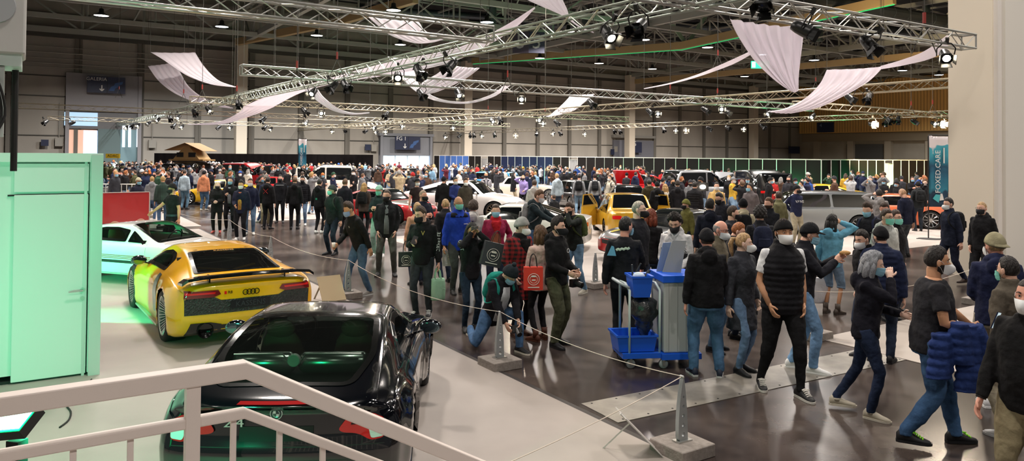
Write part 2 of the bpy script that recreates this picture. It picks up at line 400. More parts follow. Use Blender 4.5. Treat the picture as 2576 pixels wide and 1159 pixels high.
# steel curtain wall partition
def partition():
    PB = A(2066, 388, 46); PB.z = 0; PAt = A(1092, 388, 78); PAt.z = 0
    H = 2.42
    d = (PB-PAt); n1 = 42; step = d/n1
    white = mat('d8d4cc', .4, .3); blackp = mat('15110f', .75, key='panel', spec=.15); bluep = mat('3f5f9c', .6, key='panel', spec=.2); navy = mat('18203a', .7, key='panel', spec=.15)
    greenish = mat('28584a', .5, key='panel')
    def panels(p0, st, n, start, gaps=(), blues=(), navys=(), grn=()):
        for i in range(n):
            p = p0+st*i; q = p+st
            t = empty('partition_panel', p, 0, 'partition wall panel %s' % '', 'partition panel', 'partition wall panels')
            kind = 'blue' if i+start in blues else 'navy' if i+start in navys else 'black'
            t['label'] = '%s upright partition panel with white metal frame behind the crowd' % kind
            t['group'] = kind+' partition wall panels'
            mb = MB(); mb.box((0, 0, H/2), (.05, .05, H)); mb.bar(V((0, 0, H)), st+V((0, 0, H)), .05, .06); mb.build('frame', white, t)
            if i+start in gaps:
                t['label'] = 'partition opening hung with a pale grey curtain in the %s' % {13: 'middle', 8: 'left part of the wall', 49: 'right corner near the banner'}.get(i+start, 'middle'); t['group'] = 'curtained partition openings'; t['category'] = 'doorway'
                mb = MB(); mb.bar(V((0, 0, H-.25)), st+V((0, 0, H-.25)), .04, .05)
                k = 24; rg = [st*(j/k)+V((0, .05*sin(j*1.6), 0)) for j in range(k+1)]
                mb.loft([[v+V((0, 0, .05)) for v in rg], [v+V((0, 0, H-.28)) for v in rg]], closed=False, cap=False)
                mb.build('curtain', mat('8d8b88', .9), t, True)
            else:
                nm = st.normalized(); mb = MB(); c = st/2; mb.bar(V((0, 0, 0))+nm*.025+V((0, 0, H/2)), st-nm*.025+V((0, 0, H/2)), .02, H-.04)
                mb.build('panel', {'blue': bluep, 'navy': navy, 'black': blackp}[kind], t)
    panels(PAt, step, n1, 0, gaps=(8, 20), blues=(1, 2, 3, 4, 5), navys=(11, 12, 13, 14, 15, 16, 17))



    panels(PB, HA*1.0, 16, n1, gaps=(49,), navys=())
    mb = MB(); mb.box(PB+HA*16+V((0, 0, H/2)), (.06, .06, H)); tag(mb.build('partition_post', white), 'last white post of the partition beside the banner', 'post')
    # green uplights at the foot of the partition
    for i, px in enumerate((1846, 1993, 2150, 2199, 1590, 1760, 2242, 1330, 1385)):
        if px < 2066:
            r = ray(px, 388); nn = V((d.y, -d.x, 0)).normalized(); t_ = (PAt.dot(nn))/(V((r.x, r.y, 0)).dot(nn)); p = V((r.x, r.y, 0))*t_
            off = -nn if nn.y > 0 else nn
        else:
            nn = HB; r = ray(px, 388); t_ = PB.dot(nn)/V((r.x, r.y, 0)).dot(nn); p = V((r.x, r.y, 0))*t_; off = -HB
        p = p+off*.18; p.z = 0
        t = empty('uplight', p, 0, 'small green LED uplight at the foot of the partition, %s' % ['left of the estate car', 'behind the yellow sports car', 'right of the yellow sports car', 'beside the curtained doorway', 'behind the red car', 'behind the silver off-roader', 'right of the curtained doorway', 'left by the navy panels', 'right by the navy panels'][i], 'uplight')
        mb = MB(); mb.box((0, 0, .10), (.3, .12, .2)); mb.build('housing', DARK, t)
        mb = MB(); mb.box((0, 0, .205), (.26, .09, .012)); mb.build('led_bar', mat('30ff90', .5, emit=20, key='led'), t)
        l = area_light('uplight_light', (0, 0, .23), .24, 260 if i < 4 else 80, (.05, 1, .35), (pi, 0, 0), sy=.08, parent=t)
partition()
# black stage curtain along the left of the back wall
a = A(388, 388, 67); b_ = A(938, 388, 71); a.z = b_.z = 0
mb = MB(); k = 160; H = 2.45
rg = [a+(b_-a)*(j/k)+V((0, .07*sin(j*1.3), 0)) for j in range(k+1)]
mb.loft([[v+V((0, 0, .02)) for v in rg], [v+V((0, 0, H)) for v in rg], [v+V((0, .12, H)) for v in rg], [v+V((0, .12, .02)) for v in rg]], closed=False, cap=False)
tag(mb.build('stage_curtain', mat('080606', 1.0, spec=.05), smooth=True), 'long black pleated curtain wall behind the crowd on the left', 'curtain')
# ------------------------------------------------------------ gates, signs
BLUES = mat('232a45', .5, key='sign'); WHT = mat('e8e6e2', .5)
def gate(x0, x1, ytop, lab, cat='gate'):
    s0, z1 = wall_pt(x0, ytop); s1, _ = wall_pt(x1, ytop); return s0, s1, z1
def wall_thing(name, s, lab, cat, off=0, z=0):
    t = empty(name, WP(s, z, off), RZ, lab, cat); return t
# local frame on the wall: x along the wall, -y towards the hall, z up
s0, z1 = wall_pt(166, 183); s1, _ = wall_pt(356, 190)
t = wall_thing('gate_surround', s0, 'tall grey gate with a blue map sign and bright opening on the back wall', 'gate'); w = s1-s0
mb = MB(); mb.box((w/2, -.3, z1-1.7), (w, .5, 3.4)); mb.box((.15, -.35, z1/2), (.3, .6, z1)); mb.box((w-.15, -.35, z1/2), (.3, .6, z1)); mb.build('frame', mat('8d8a8c', .6), t)
_, zb = wall_pt(260, 262); _, zc = wall_pt(260, 325)
mb = MB(); mb.box((w/2, -.2, (zb+zc)/2), (w-.6, .3, zb-zc))
for k in range(4): mb.box((w*(k+.5)/4, -.38, zb-.5), (w/4-.3, .08, .5))
mb.build('transom', mat('6d6c6c', .6), t)
_, z5 = wall_pt(210, 300); mb = MB()
mb.box((w*.2, -.4, z5), (2.6, .05, 1.2)); mb.build('lit_window', mat('a8c8e0', .5, emit=.7, key='daylight'), t)
mb = MB(); sa, _ = wall_pt(245, 350); mb.box(((sa-s0)/2+.1, -.1, zc/2), (sa-s0-.3, .1, zc-.2)); mb.build('bright_opening', mat('e2b49c', .5, emit=.45, key='daylight'), t)
mb = MB(); mb.box(((sa-s0)*.78, -.17, zc/2), (1.1, .05, zc-.3)); mb.build('daylight_strip', mat('bcd8ff', .5, emit=1.3, key='daylight'), t)
sb, _ = wall_pt(300, 350)
mb = MB(); mb.box(((sa+sb)/2-s0, -.5, zc/2), (sb-sa, .8, zc)); mb.build('door_panel', mat('5f7272', .6), t)
mb = MB(); mb.box(((sb+s1)/2-s0-.1, -.2, zc/2), (s1-sb-.3, .3, zc)); dp = mb.build('door', mat('7f9da4', .6), t)
mb = MB()
for px in (310, 325, 346):
    sx, zz = wall_pt(px, 343); mb.box((sx-s0, -.37, zz), (.22, .04, 2.0))
mb.build('narrow_window', mat('e8f4ff', .5, emit=1.5, key='daylight'), dp)
def wall_sign(x0, y0, x1, y1, txt, lab, arrow=True, tsize=.5, off=1.0, m=None):
    (a, za), (b_, zb_) = wall_pt(x0, y0), wall_pt(x1, y1); w = b_-a; h = za-zb_
    t = empty('wall_sign', WP((a+b_)/2, (za+zb_)/2, off), RZ, lab, 'sign')
    mb = MB(); mb.box((0, 0, 0), (w, .12, h)); mb.build('board', BLUES, t)
    if txt: lettering(txt, tsize, WHT, t, (-w*.26, -.07, h*.33), (pi/2, 0, 0))
    if arrow:
        mb = MB(); mb.box((-w*.12, -.075, -h*.2), (.09, .02, h*.34))
        for sg in (-1, 1): mb.bar(V((-w*.12, -.075, -h*.38)), V((-w*.12+sg*h*.12, -.075, -h*.25)), .02, .09)
        mb.build('arrow', WHT, t)
        mb = MB(); pts = [(.06, -.35), (.12, -.1), (.2, -.02), (.22, .12), (.34, .2), (.44, .25), (.42, .08), (.36, .04), (.32, -.1), (.24, -.18), (.2, -.36)]
        mb.prism([(x*w, y*h) for x, y in pts], (0, -.066, 0), (1, 0, 0), (0, 0, 1), (0, -.01, 0)); mb.build('map', mat('3c5f94', .6), t)
        mb = MB(); mb.box((.02*w, -.065, 0), (.03, .01, h)); mb.build('divider', DARK, t)
    return t
wall_sign(218, 193, 312, 238, 'GALERIA', 'blue hall sign with white capitals, an arrow and a small map above the left gate', tsize=.42)
wall_sign(985, 343, 1047, 377, 'FG 1', 'blue hall sign reading FG 1 with an arrow above the bright windows', tsize=.62)
wall_sign(1576, 357, 1604, 384, 'FG', 'blue hall sign reading FG partly behind the third hall column', False, tsize=.9, off=.8)
wall_sign(1972, 368, 1998, 386, '', 'small blue sign low on the back wall near the right corner', False)
wall_sign(103, 351, 122, 367, '', 'small dark box with two white dots left of the gate', False, off=.4)
wall_sign(915, 363, 929, 378, '', 'small dark sign board left of the FG 1 gate', False, off=.4)
wall_sign(1532, 375, 1540, 389, '', 'tiny dark sign left of the third hall column', False, off=.4)
sA, zA = z_on_right(2072, 309); sB, zB = z_on_right(2114, 333)
t = empty('wall_sign', RP((sA+sB)/2, (zA+zB)/2, 1.7), RZ2, 'dark blue sign with the number 4 on the tan balcony front', 'sign')
mb = MB(); mb.box((0, 0, 0), (abs(sB-sA), .1, abs(zA-zB))); mb.build('board', BLUES, t)
t2 = lettering('4', .8, mat('7f8dac', .5), t, (-.8, -.07 if RZ2 else 0, .3), (pi/2, 0, 0))
# gate of the FG 1 sign
s0, z1 = wall_pt(952, 338); s1, _ = wall_pt(1082, 345)
t = wall_thing('gate_surround', s0, 'grey gate with bright daylight windows below the FG 1 sign', 'gate'); w = s1-s0
_, zw = wall_pt(1012, 391)
mb = MB(); mb.box((w/2, -.3, (z1+zw)/2), (w, .4, z1-zw)); mb.box((.15, -.35, z1/2), (.3, .6, z1)); mb.box((w-.15, -.35, z1/2), (.3, .6, z1)); mb.box((w/2, -.35, z1), (w+.3, .7, .3)); mb.build('frame', mat('84868c', .6), t)
for k in range(4):
    mb = MB(); mb.box((w*(.06+.235*k)+.8, -.25, zw/2+.1), (w*.2, .1, zw-.3)); mb.build('daylight_window', mat('cfe8ff', .5, emit=3.0, key='daylight'), t)
s0, z1 = wall_pt(1540, 352); s1, _ = wall_pt(1640, 352)
t = wall_thing('gate_surround', s0, 'grey gate behind the third hall column', 'gate'); w = s1-s0
mb = MB(); mb.box((w/2, -.2, z1/2), (w, .3, z1)); mb.build('gate_leaf', mat('6f7078', .6), t); mb = MB(); mb.box((w/2, -.3, z1+.5), (w+.4, .5, .35)); mb.build('frame', mat('8c8a84', .5), t)
# hanging hall number
t = empty('hanging_number_sign', A(1330, 106, 62), 0, 'dark hanging two-sided sign with the figure 5 on each face', 'sign')
d1 = V((-1.35, .25, 0)); d2 = V((1.35, .25, 0)); hh = 1.8
for d, c, nm in ((d1, '3a3040', 'left'), (d2, '2b2c44', 'right')):
    mb = MB(); mb.bar(V((0, 0, 0)), d, .04, hh); mb.build('face', mat(c, .6), t)
    lettering('5', 1.7, mat('a8a2a8', .5), t, (d.x/2, d.y/2-.06, 0), (pi/2, 0, atan2(d.y, d.x) if d.x > 0 else atan2(-d.y, -d.x)))
mb = MB(); mb.tube([(0, 0, hh/2), (0, 0, 6)], .02, 4); mb.build('hanging_rod', STEELD, t)
# exit sign
t = empty('exit_sign', A(1912, 163, 46), 0, 'green lit emergency exit sign hanging behind the sheer drape', 'exit sign')
mb = MB(); mb.box((0, 0, 0), (1.12, .1, .46)); mb.build('light_box', mat('12a878', .5, emit=1.6, key='exit'), t)
ex = mat('f2fffa', .5, emit=2.2, key='exit'); mb = MB()
mb.box((-.42, -.06, 0), (.2, .02, .34)); mb.bar(V((-.1, -.06, 0)), V((.15, -.06, 0)), .02, .06)
for sg in (-1, 1): mb.bar(V((.15, -.06, 0)), V((.05, -.06, sg*.1)), .02, .05)
mb.bar(V((.38, -.06, .14)), V((.38, -.06, -.14)), .02, .06)
for sg in (-1, 1): mb.bar(V((.38, -.06, -.15)), V((.38+sg*.1, -.06, -.04)), .02, .05)
mb.build('pictogram', ex, t); mb = MB(); mb.tube([(-.5, 0, .2), (-.5, 0, 12)], .012, 4); mb.tube([(.5, 0, .2), (.5, 0, 12)], .012, 4); mb.build('wire', STEELD, t)
# small yellow club sign
t = empty('hanging_sign', A(284, 392, 46), 0, 'small yellow sign above the crowd on the left', 'sign')
mb = MB(); mb.box((0, 0, 0), (.88, .06, .27)); mb.build('board', mat('d8b324', .5, key='sign'), t)
lettering('ADAC', .24, mat('2a2410', .5), t, (0, -.035, 0), (pi/2, 0, 0)); mb = MB(); mb.tube([(.32, 0, -.1), (.32, 0, 0.1-A(284, 392, 46).z)], .02, 6); mb.build('pole', ALU(), t)
# wall boxes and conduits near the gates
for i, (px, py) in enumerate(((148, 357), (938, 372), (382, 362), (1545, 375))):
    s, z = wall_pt(px, py); mb = MB(); wb = MB(); mb.box((0, -.2, 0), (.6, .35, .75)); mb.tube([(0, -.15, .35), (0, -.15, 3.5)], .04, 6)
    o = mb.build('switch_box', mat('97938a', .6)); o.location = WP(s, z, 0); o.rotation_euler = (0, 0, RZ)
    tag(o, 'grey electrical switch box with conduit on the back wall, %s' % ['left of the left gate', 'left of the FG 1 gate', 'right of the left gate', 'by the third hall column'][i], 'switch box')
# ------------------------------------------------------------ lighting trusses
SILV = mat('b9b9b4', .35, .75, key='truss'); TRUSS_GREENLIT = mat('b4bcb0', .35, .75, key='truss'); TRUSS_WARMLIT = mat('b7ae98', .38, .7, key='truss')  # green and warm copies hold the coloured light on the trusses in their colour
def light_truss(p, q, lab, size=.29, m=None, bay=.42, lod=0):
    p = V(p); q = V(q); d = q-p; L = d.length; t = empty('lighting_truss', p, atan2(d.y, d.x), lab, 'truss')
    h = size/2; r = .026 if lod < 2 else .022; n = 8 if lod == 0 else 5; sl = d.z/L
    cor = [(-h, -h), (h, -h), (h, h), (-h, h)]
    mb = MB()
    for y, z in cor: mb.tube([(0, y, z), (L, y, z+d.z)], r, n)
    mb.build('chord', m or SILV, t, smooth=True)
    mb = MB(); k = int(L/bay); bay = L/k
    for i in range(k):
        x0, x1 = i*bay, (i+1)*bay; z0, z1 = sl*x0, sl*x1
        for f in range(4):
            a, b_ = cor[f], cor[(f+1) % 4]
            if lod >= 2 and f % 2 == 0 and f == 2: continue
            if (i+f) % 2: a, b_ = b_, a
            A_, B_ = V((x0, a[0], a[1]+z0)), V((x1, b_[0], b_[1]+z1))
            mb.tube([A_, B_], r*.45, 4 if lod else 5, cap=False)
    for x in (0, L):
        for f in range(4):
            a, b_ = cor[f], cor[(f+1) % 4]; mb.tube([V((x, a[0], a[1]+sl*x)), V((x, b_[0], b_[1]+sl*x))], r*.7, 5)
    mb.build('lattice', m or SILV, t)
    return t
TZ = 5.05
def tr(x0, y0, x1, y1, lab, ext0=0, ext1=0, **k):
    a, b_ = G(x0, y0, TZ), G(x1, y1, TZ); d = (b_-a).normalized(); return light_truss(a-d*ext0, b_+d*ext1, lab, **k)
TR = []
tr(860, 45, 1233, 87, 'big silver lighting truss crossing the top left toward the centre', ext0=7, ext1=0)
light_truss(G(1716, 15, 4.91)+V((0, 0, .15))-HA*4.2, G(2437, 124, 4.91)+V((0, 0, .15)), 'silver lighting truss ending at the white near column')
tr(283, 316, 1578, 31, 'long green lit lighting truss slanting from far left up to the top centre', ext1=4.5, m=TRUSS_GREENLIT)
tr(606, 176, 1720, 250, 'silver lighting truss passing under the centre of the hall behind the green one', ext1=9, lod=1)
tr(478, 250, 1579, 300, 'middle distance truss ending right of centre', m=TRUSS_WARMLIT, lod=2)
tr(30, 265, 1280, 315, 'far truss starting at the left wall edge', m=TRUSS_WARMLIT, lod=2, bay=.6)
tr(120, 297, 1170, 327, 'farthest truss low over the left gate', m=TRUSS_WARMLIT, lod=2, bay=.8)
tr(725, 327, 2393, 209, 'warm lit truss rising to the right behind the sheer drapes', m=TRUSS_WARMLIT, lod=1, ext1=2)
tr(1095, 336, 2390, 285, 'lower warm lit truss rising to the right above the partition', m=TRUSS_WARMLIT, lod=2, ext1=3)
tr(2000, 262, 2393, 292, 'short truss crossing in front of the tan balcony', m=TRUSS_WARMLIT, lod=2)
# hoists, chains and wires that carry them
def hoist(px, py0, py1, D, i):
    a = A(px, py1, D); top = A(px, py0, D); t = empty('chain_hoist', a, 0, 'thin hanging chain with a small red hook, %s' % i, 'hoist', 'chain hoists')
    mb = MB(); mb.tube([(0, 0, 0), (0, 0, 18.9-a.z)], .012, 4); mb.tube([(0, 0, 0), (-.25, 0, -.6)], .012, 4); mb.tube([(0, 0, 0), (.25, 0, -.6)], .012, 4); mb.build('chain', STEELD, t)
    mb = MB(); mb.box((0, 0, .12), (.05, .05, .22)); mb.build('hook', mat('8c2f28', .5), t)
for i, (px, y0, y1, D) in enumerate(((1277, 0, 195, 24), (2325, 0, 60, 14.8), (1806, 110, 140, 30), (2052, 100, 205, 40), (596, 180, 230, 28), (747, 100, 172, 22), (848, 100, 150, 22), (1371, 80, 280, 45), (509, 40, 225, 34), (462, 40, 235, 40), (299, 60, 225, 52), (1805, 190, 235, 33), (1686, 140, 225, 34), (2346, 215, 262, 40), (2292, 240, 265, 40), (1228, 260, 275, 50))):
    hoist(px, y0, y1, D, '%s' % ['above the centre drape', 'red one beside the white near column', 'left of the large sheer drape', 'behind the right swag', 'beside the first hall column', 'at the end of the centre truss', 'second on the centre truss', 'over the middle trusses', 'between the left drapes', 'before the left drape', 'before the gate sign', 'right of centre on the warm truss', 'left of it on the warm truss', 'in front of the tan balcony', 'left in front of the tan balcony', 'on the far middle truss'][i])
# ------------------------------------------------------------ stage spotlights
BLK = mat('0a0a0a', .4, .0, key='lamp_black')
lens_on = mat('fff0d0', .4, emit=60, key='lens'); lens_off = mat('30343a', .15, .6, key='lens')
def spot_proto():
    t = empty('stage_spotlight')
    mb = MB(); mb.lathe([(.04, -.30), (.08, -.29), (.10, -.2), (.115, 0), (.12, .02)], axis='Y', n=16)   # faces -Y reversed below
    mb.v = [(x, -y, z) for x, y, z in mb.v]
    mb.build('housing', BLK, t, True)
    mb = MB()
    for k in range(4):
        R = Matrix.Rotation(k*pi/2, 3, 'Y')
        P = [V((-.085, -.02, .105)), V((.085, -.02, .105)), V((.10, -.12, .145)), V((-.10, -.12, .145))]
        mb.add([R @ p for p in P]+[R @ (p+V((0, -.004, .006))) for p in P], [(0, 1, 2, 3), (7, 6, 5, 4), (0, 4, 5, 1), (1, 5, 6, 2), (2, 6, 7, 3), (3, 7, 4, 0)])
    mb.build('barn_doors', BLK, t)
    mb = MB(); mb.tube([(-.15, .12, 0), (-.16, .12, .15), (-.08, .12, .25), (0, .12, .27), (.08, .12, .25), (.16, .12, .15), (.15, .12, 0)], .012, 6); mb.box((0, .12, .31), (.06, .06, .12)); mb.build('yoke', BLK, t)
    mb = MB(); mb.lathe([(.001, -.03), (.05, -.028), (.105, -.005)], axis='Y', n=16, cap=False); mb.build('lens', lens_off, t, True)
    return t
sp = spot_proto(); first = [True]
SPOTS = []
def spot(px, py, on, D=None, big=1.0, yaw=None, pitch=None, lab='', power=0):
    if D is None: D = (4.62-CH)*F/(HORIZON+.008*(px-1288)-py)
    o = sp if first[0] else copy_tree(sp); first[0] = False
    p = A(px, py, D); o.location = p; rnd = random.Random(px*7+py)
    yaw = rnd.uniform(-70, 70)*(.45 if on else 1) if yaw is None else yaw; pitch = rnd.uniform(15, 32) if pitch is None and on else rnd.uniform(20, 50) if pitch is None else pitch
    o.rotation_euler = Euler((rad(pitch), 0, rad(yaw)), 'XYZ'); o.scale = (big,)*3
    SPOTS.append([o, px, py, on])
    for c in o.children:
        if c.name.startswith('lens'):
            c.material_slots[0].link = 'OBJECT'; c.material_slots[0].material = lens_on if on else lens_off
    if power:
        l = bpy.data.lights.new('spot_light', 'SPOT'); l.energy = power*.35; l.color = (1, .84, .64); l.spot_size = rad(75); l.spot_blend = .6; l.shadow_soft_size = .1
        lo = bpy.data.objects.new('spot_light', l); COL.objects.link(lo); lo.parent = o; lo.location = (0, -.2, 0); lo.rotation_euler = (rad(90)*1, 0, 0)
        lo.rotation_euler = Euler((rad(90), 0, 0)); lo.rotation_euler = V((0, -1, 0)).to_track_quat('-Z', 'Y').to_euler()
    return o
L_ = [(1537, 95, 1, 25, 40, 900), (1603, 74, 0, -30, 30, 0), (1128, 172, 0, -40, 40, 0), (1057, 185, 0, 35, 45, 0), (1001, 196, 1, 10, 30, 600), (872, 219, 0, 40, 40, 0), (833, 222, 0, -35, 40, 0), (784, 236, 1, -15, 35, 500),
      (600, 264, 0, 30, 40, 0), (527, 279, 1, 60, 40, 0), (490, 286, 0, 40, 40, 0), (447, 297, 1, 0, 30, 0), (428, 300, 0, 40, 40, 0), (395, 303, 1, -20, 40, 0), (372, 311, 1, -30, 40, 0), (346, 317, 1, 0, 30, 0), (332, 318, 0, 0, 30, 0), (316, 322, 1, 0, 25, 0),
      (1920, 14, 0, -30, 50, 0), (2037, 82, 0, 60, 30, 0), (2195, 122, 0, 30, 50, 0), (2381, 146, 1, -20, 30, 900),
      (1062, 240, 0, 40, 40, 0), (1155, 240, 1, 30, 45, 0), (1312, 250, 1, 0, 12, 500), (1490, 263, 0, 40, 40, 0), (1655, 286, 1, 0, 15, 400), (1638, 284, 0, 50, 40, 0), (1815, 275, 1, 0, 8, 500), (1779, 279, 0, 50, 30, 0), (1833, 284, 1, 50, 30, 0), (1932, 287, 1, -60, 30, 0), (2042, 295, 1, -50, 30, 0),
      (2143, 250, 0, 40, 40, 0), (2183, 250, 0, -40, 40, 0)]
FARL = [(769, 283, 0), (769, 310, 1), (808, 285, 1), (680, 326, 1), (665, 322, 0), (548, 322, 0), (578, 322, 1), (456, 320, 1), (436, 318, 0), (112, 309, 0), (178, 311, 0), (970, 291, 0), (1012, 318, 1), (970, 332, 2), (945, 333, 1), (918, 331, 0), (1240, 306, 1), (1258, 305, 0), (1357, 303, 1), (1366, 311, 1), (1403, 311, 0), (1120, 345, 1), (1155, 343, 0), (1183, 342, 0), (1192, 342, 0), (1212, 342, 1), (1244, 341, 0), (1297, 341, 2), (1350, 338, 0), (1391, 337, 1), (1410, 337, 0), (1471, 338, 1), (1546, 331, 0), (1560, 332, 0), (1670, 328, 0), (1700, 329, 1), (1725, 328, 2), (1787, 325, 0), (1834, 323, 0), (1871, 325, 1), (1922, 320, 0), (2197, 313, 2), (2228, 310, 0), (2240, 305, 0), (2259, 304, 0), (2305, 309, 0), (2352, 312, 1), (2370, 312, 2), (1140, 322, 1), (868, 330, 0), (660, 303, 0), (940, 322, 1), (835, 331, 1)]
L_.sort(); n = len(L_)
ordw = lambda i, n: ORD[i]+' one from the left'
lit = [x for x in L_ if x[2]]; unl = [x for x in L_ if not x[2]]
for x in L_:
    px, py, on, yaw, pitch, pw = x
    o = spot(px, py, on, yaw=yaw, pitch=pitch, power=pw, big=1.0 if px == 1920 else 1.05)
    g = lit if on else unl
    tag(o, ('lit stage spotlight with barn doors on the near trusses, ' if on else 'unlit black stage spotlight hanging from the near trusses, ')+ordw(g.index(x), len(g)), 'spotlight', 'stage spotlights on the near trusses')
FARL.sort(); lit = [x for x in FARL if x[2]]; unl = [x for x in FARL if not x[2]]
for x in FARL:
    px, py, on = x; o = spot(px, py, on, D=min(68, (4.6-CH)*F/(HORIZON+.008*(px-1288)-py)), big=1.5 if on == 2 else 1.15, yaw=0 if on == 2 else None, pitch=8 if on == 2 else None)
    g = lit if on else unl
    tag(o, ('small lit spotlight on the far trusses, ' if on else 'small dark spotlight on the far trusses, ')+ordw(g.index(x), len(g)), 'spotlight', 'stage spotlights on the far trusses')
# ------------------------------------------------------------ white fabric drapes
def drape_mat():
    m = bpy.data.materials.new('sheer_fabric'); m.use_nodes = True; nt = m.node_tree; N = nt.nodes; L = nt.links
    out = N['Material Output']; b = N['Principled BSDF']; b.inputs['Base Color'].default_value = (*srgb('faf4f8'), 1); b.inputs['Roughness'].default_value = .9
    tl = N.new('ShaderNodeBsdfTranslucent'); tl.inputs[0].default_value = (*srgb('f4ecf6'), 1); tp = N.new('ShaderNodeBsdfTransparent')
    a = N.new('ShaderNodeMixShader'); a.inputs[0].default_value = .42; L.new(b.outputs[0], a.inputs[1]); L.new(tl.outputs[0], a.inputs[2])
    c = N.new('ShaderNodeMixShader'); c.inputs[0].default_value = .2; L.new(a.outputs[0], c.inputs[1]); L.new(tp.outputs[0], c.inputs[2]); L.new(c.outputs[0], out.inputs[0])
    return m
DM = drape_mat()
def drape(Ls, Rs, D0, D1, lab, folds=5, amp=.05, DR0=None, DR1=None):
    DR0 = DR0 or D0; DR1 = DR1 or D1; n = 28; m = 20
    def samp(pts, k):
        pts = catmull([V((x, y, 0)) for x, y in pts], 10); t = k*(len(pts)-1); i = min(int(t), len(pts)-2); return pts[i].lerp(pts[i+1], t-i)
    mb = MB(); rings = []
    for i in range(n+1):
        t = i/n; a = samp(Ls, t); b_ = samp(Rs, t); pa = A(a.x, a.y, D0+(D1-D0)*t); pb = A(b_.x, b_.y, DR0+(DR1-DR0)*t)
        rings.append([pa.lerp(pb, j/m)+V((0, amp*sin(j/m*2*pi*folds+t*2)*min(1, (pb-pa).length), -amp*.5*sin(j/m*pi))) for j in range(m+1)])
    base = rings[0][0].copy()
    mb.loft(rings, cap=False, closed=False); o = mb.build('fabric_drape', DM, smooth=True, base=base); o.location = base
    sm = o.modifiers.new('thickness', 'SOLIDIFY'); sm.thickness = .004
    wr = MB()
    for p in (rings[0][0], rings[0][-1], rings[-1][0]): wr.tube([p-base, p-base+V((0, 0, 18.9-p.z))], .008, 4)
    wr.build('hanging_wire', STEELD, o)
    return tag(o, lab, 'drape')
drape([(378, 131), (410, 150), (470, 190), (530, 212), (590, 219)], [(491, 132), (508, 160), (530, 186), (555, 205), (594, 218)], 40, 37, 'pale pink fabric sail hanging at the upper left')
drape([(372, 166), (400, 205), (445, 238), (510, 262), (583, 273)], [(437, 157), (452, 180), (475, 218), (520, 250), (586, 271)], 43, 39, 'grey shaded fabric sail below the pink one at the upper left')
drape([(470, 313), (560, 312), (640, 288), (690, 268)], [(470, 312), (550, 306), (600, 283), (612, 268)], 42, 38, 'low end of the long white swag beside the first hall column')
drape([(612, 268), (690, 235), (800, 205), (960, 160), (1150, 120), (1260, 70), (1345, 17)], [(688, 269), (760, 232), (850, 208), (980, 188), (1140, 155), (1280, 82), (1347, 20)], 36, 17, 'long white fabric ribbon rising from left of centre to the top')
drape([(750, 208), (780, 240), (830, 275), (880, 288), (930, 284)], [(800, 225), (815, 245), (850, 272), (890, 284), (930, 282)], 28, 28, 'short white ribbon hanging below the centre left truss')
drape([(925, 42), (955, 68), (985, 90), (1040, 108), (1085, 107), (1115, 98)], [(1052, 54), (1060, 65), (1066, 85), (1078, 100), (1095, 100), (1115, 97)], 24, 20, 'white fabric sail seen through the big top left truss')
drape([(1318, -4), (1360, 15), (1420, 42), (1455, 65), (1493, 80)], [(1412, -6), (1425, 20), (1435, 45), (1462, 68), (1494, 80)], 15, 14, 'white fabric sail dropping from the top edge above the number sign')
drape([(975, 142), (1000, 180), (1035, 222), (1090, 252), (1170, 261), (1240, 244), (1285, 214)], [(1052, 150), (1050, 180), (1055, 215), (1100, 246), (1170, 256), (1235, 238), (1268, 214)], 29, 25, 'curved white swag hanging in the middle below the green truss')
drape([(1128, 163), (1100, 185), (1065, 205), (1050, 225), (1060, 236)], [(1207, 171), (1175, 195), (1130, 218), (1095, 232), (1070, 238)], 27, 27, 'white fabric corner beside the second hall column')
drape([(1437, 238), (1415, 262), (1385, 288), (1372, 292)], [(1497, 236), (1470, 258), (1440, 280), (1385, 293)], 42, 40, 'small white fabric sail right of the middle')
drape([(1836, 47), (1858, 90), (1900, 150), (1950, 200), (1988, 228)], [(2022, 68), (2020, 110), (2016, 150), (2011, 195), (2009, 227)], 17, 18, 'large sheer triangular drape hanging at the upper right', folds=6, amp=.09)
drape([(1885, 130), (1830, 155), (1760, 185), (1690, 207), (1620, 222)], [(1888, 138), (1840, 163), (1760, 192), (1690, 211), (1620, 224)], 22, 30, 'thin white ribbon running left from the large sheer drape', amp=.02)
drape([(2080, 175), (2062, 212), (2025, 248), (1975, 273), (1930, 280)], [(2223, 167), (2185, 205), (2120, 243), (2060, 270), (1990, 285)], 25, 26, 'lilac tinted fabric sail hanging at the right above the balcony', amp=.06)
drape([(2215, 166), (2270, 150), (2330, 126), (2396, 78)], [(2218, 174), (2280, 163), (2340, 148), (2398, 120)], 24, 18, 'pale fabric ribbon rising to the white near column', amp=.04)
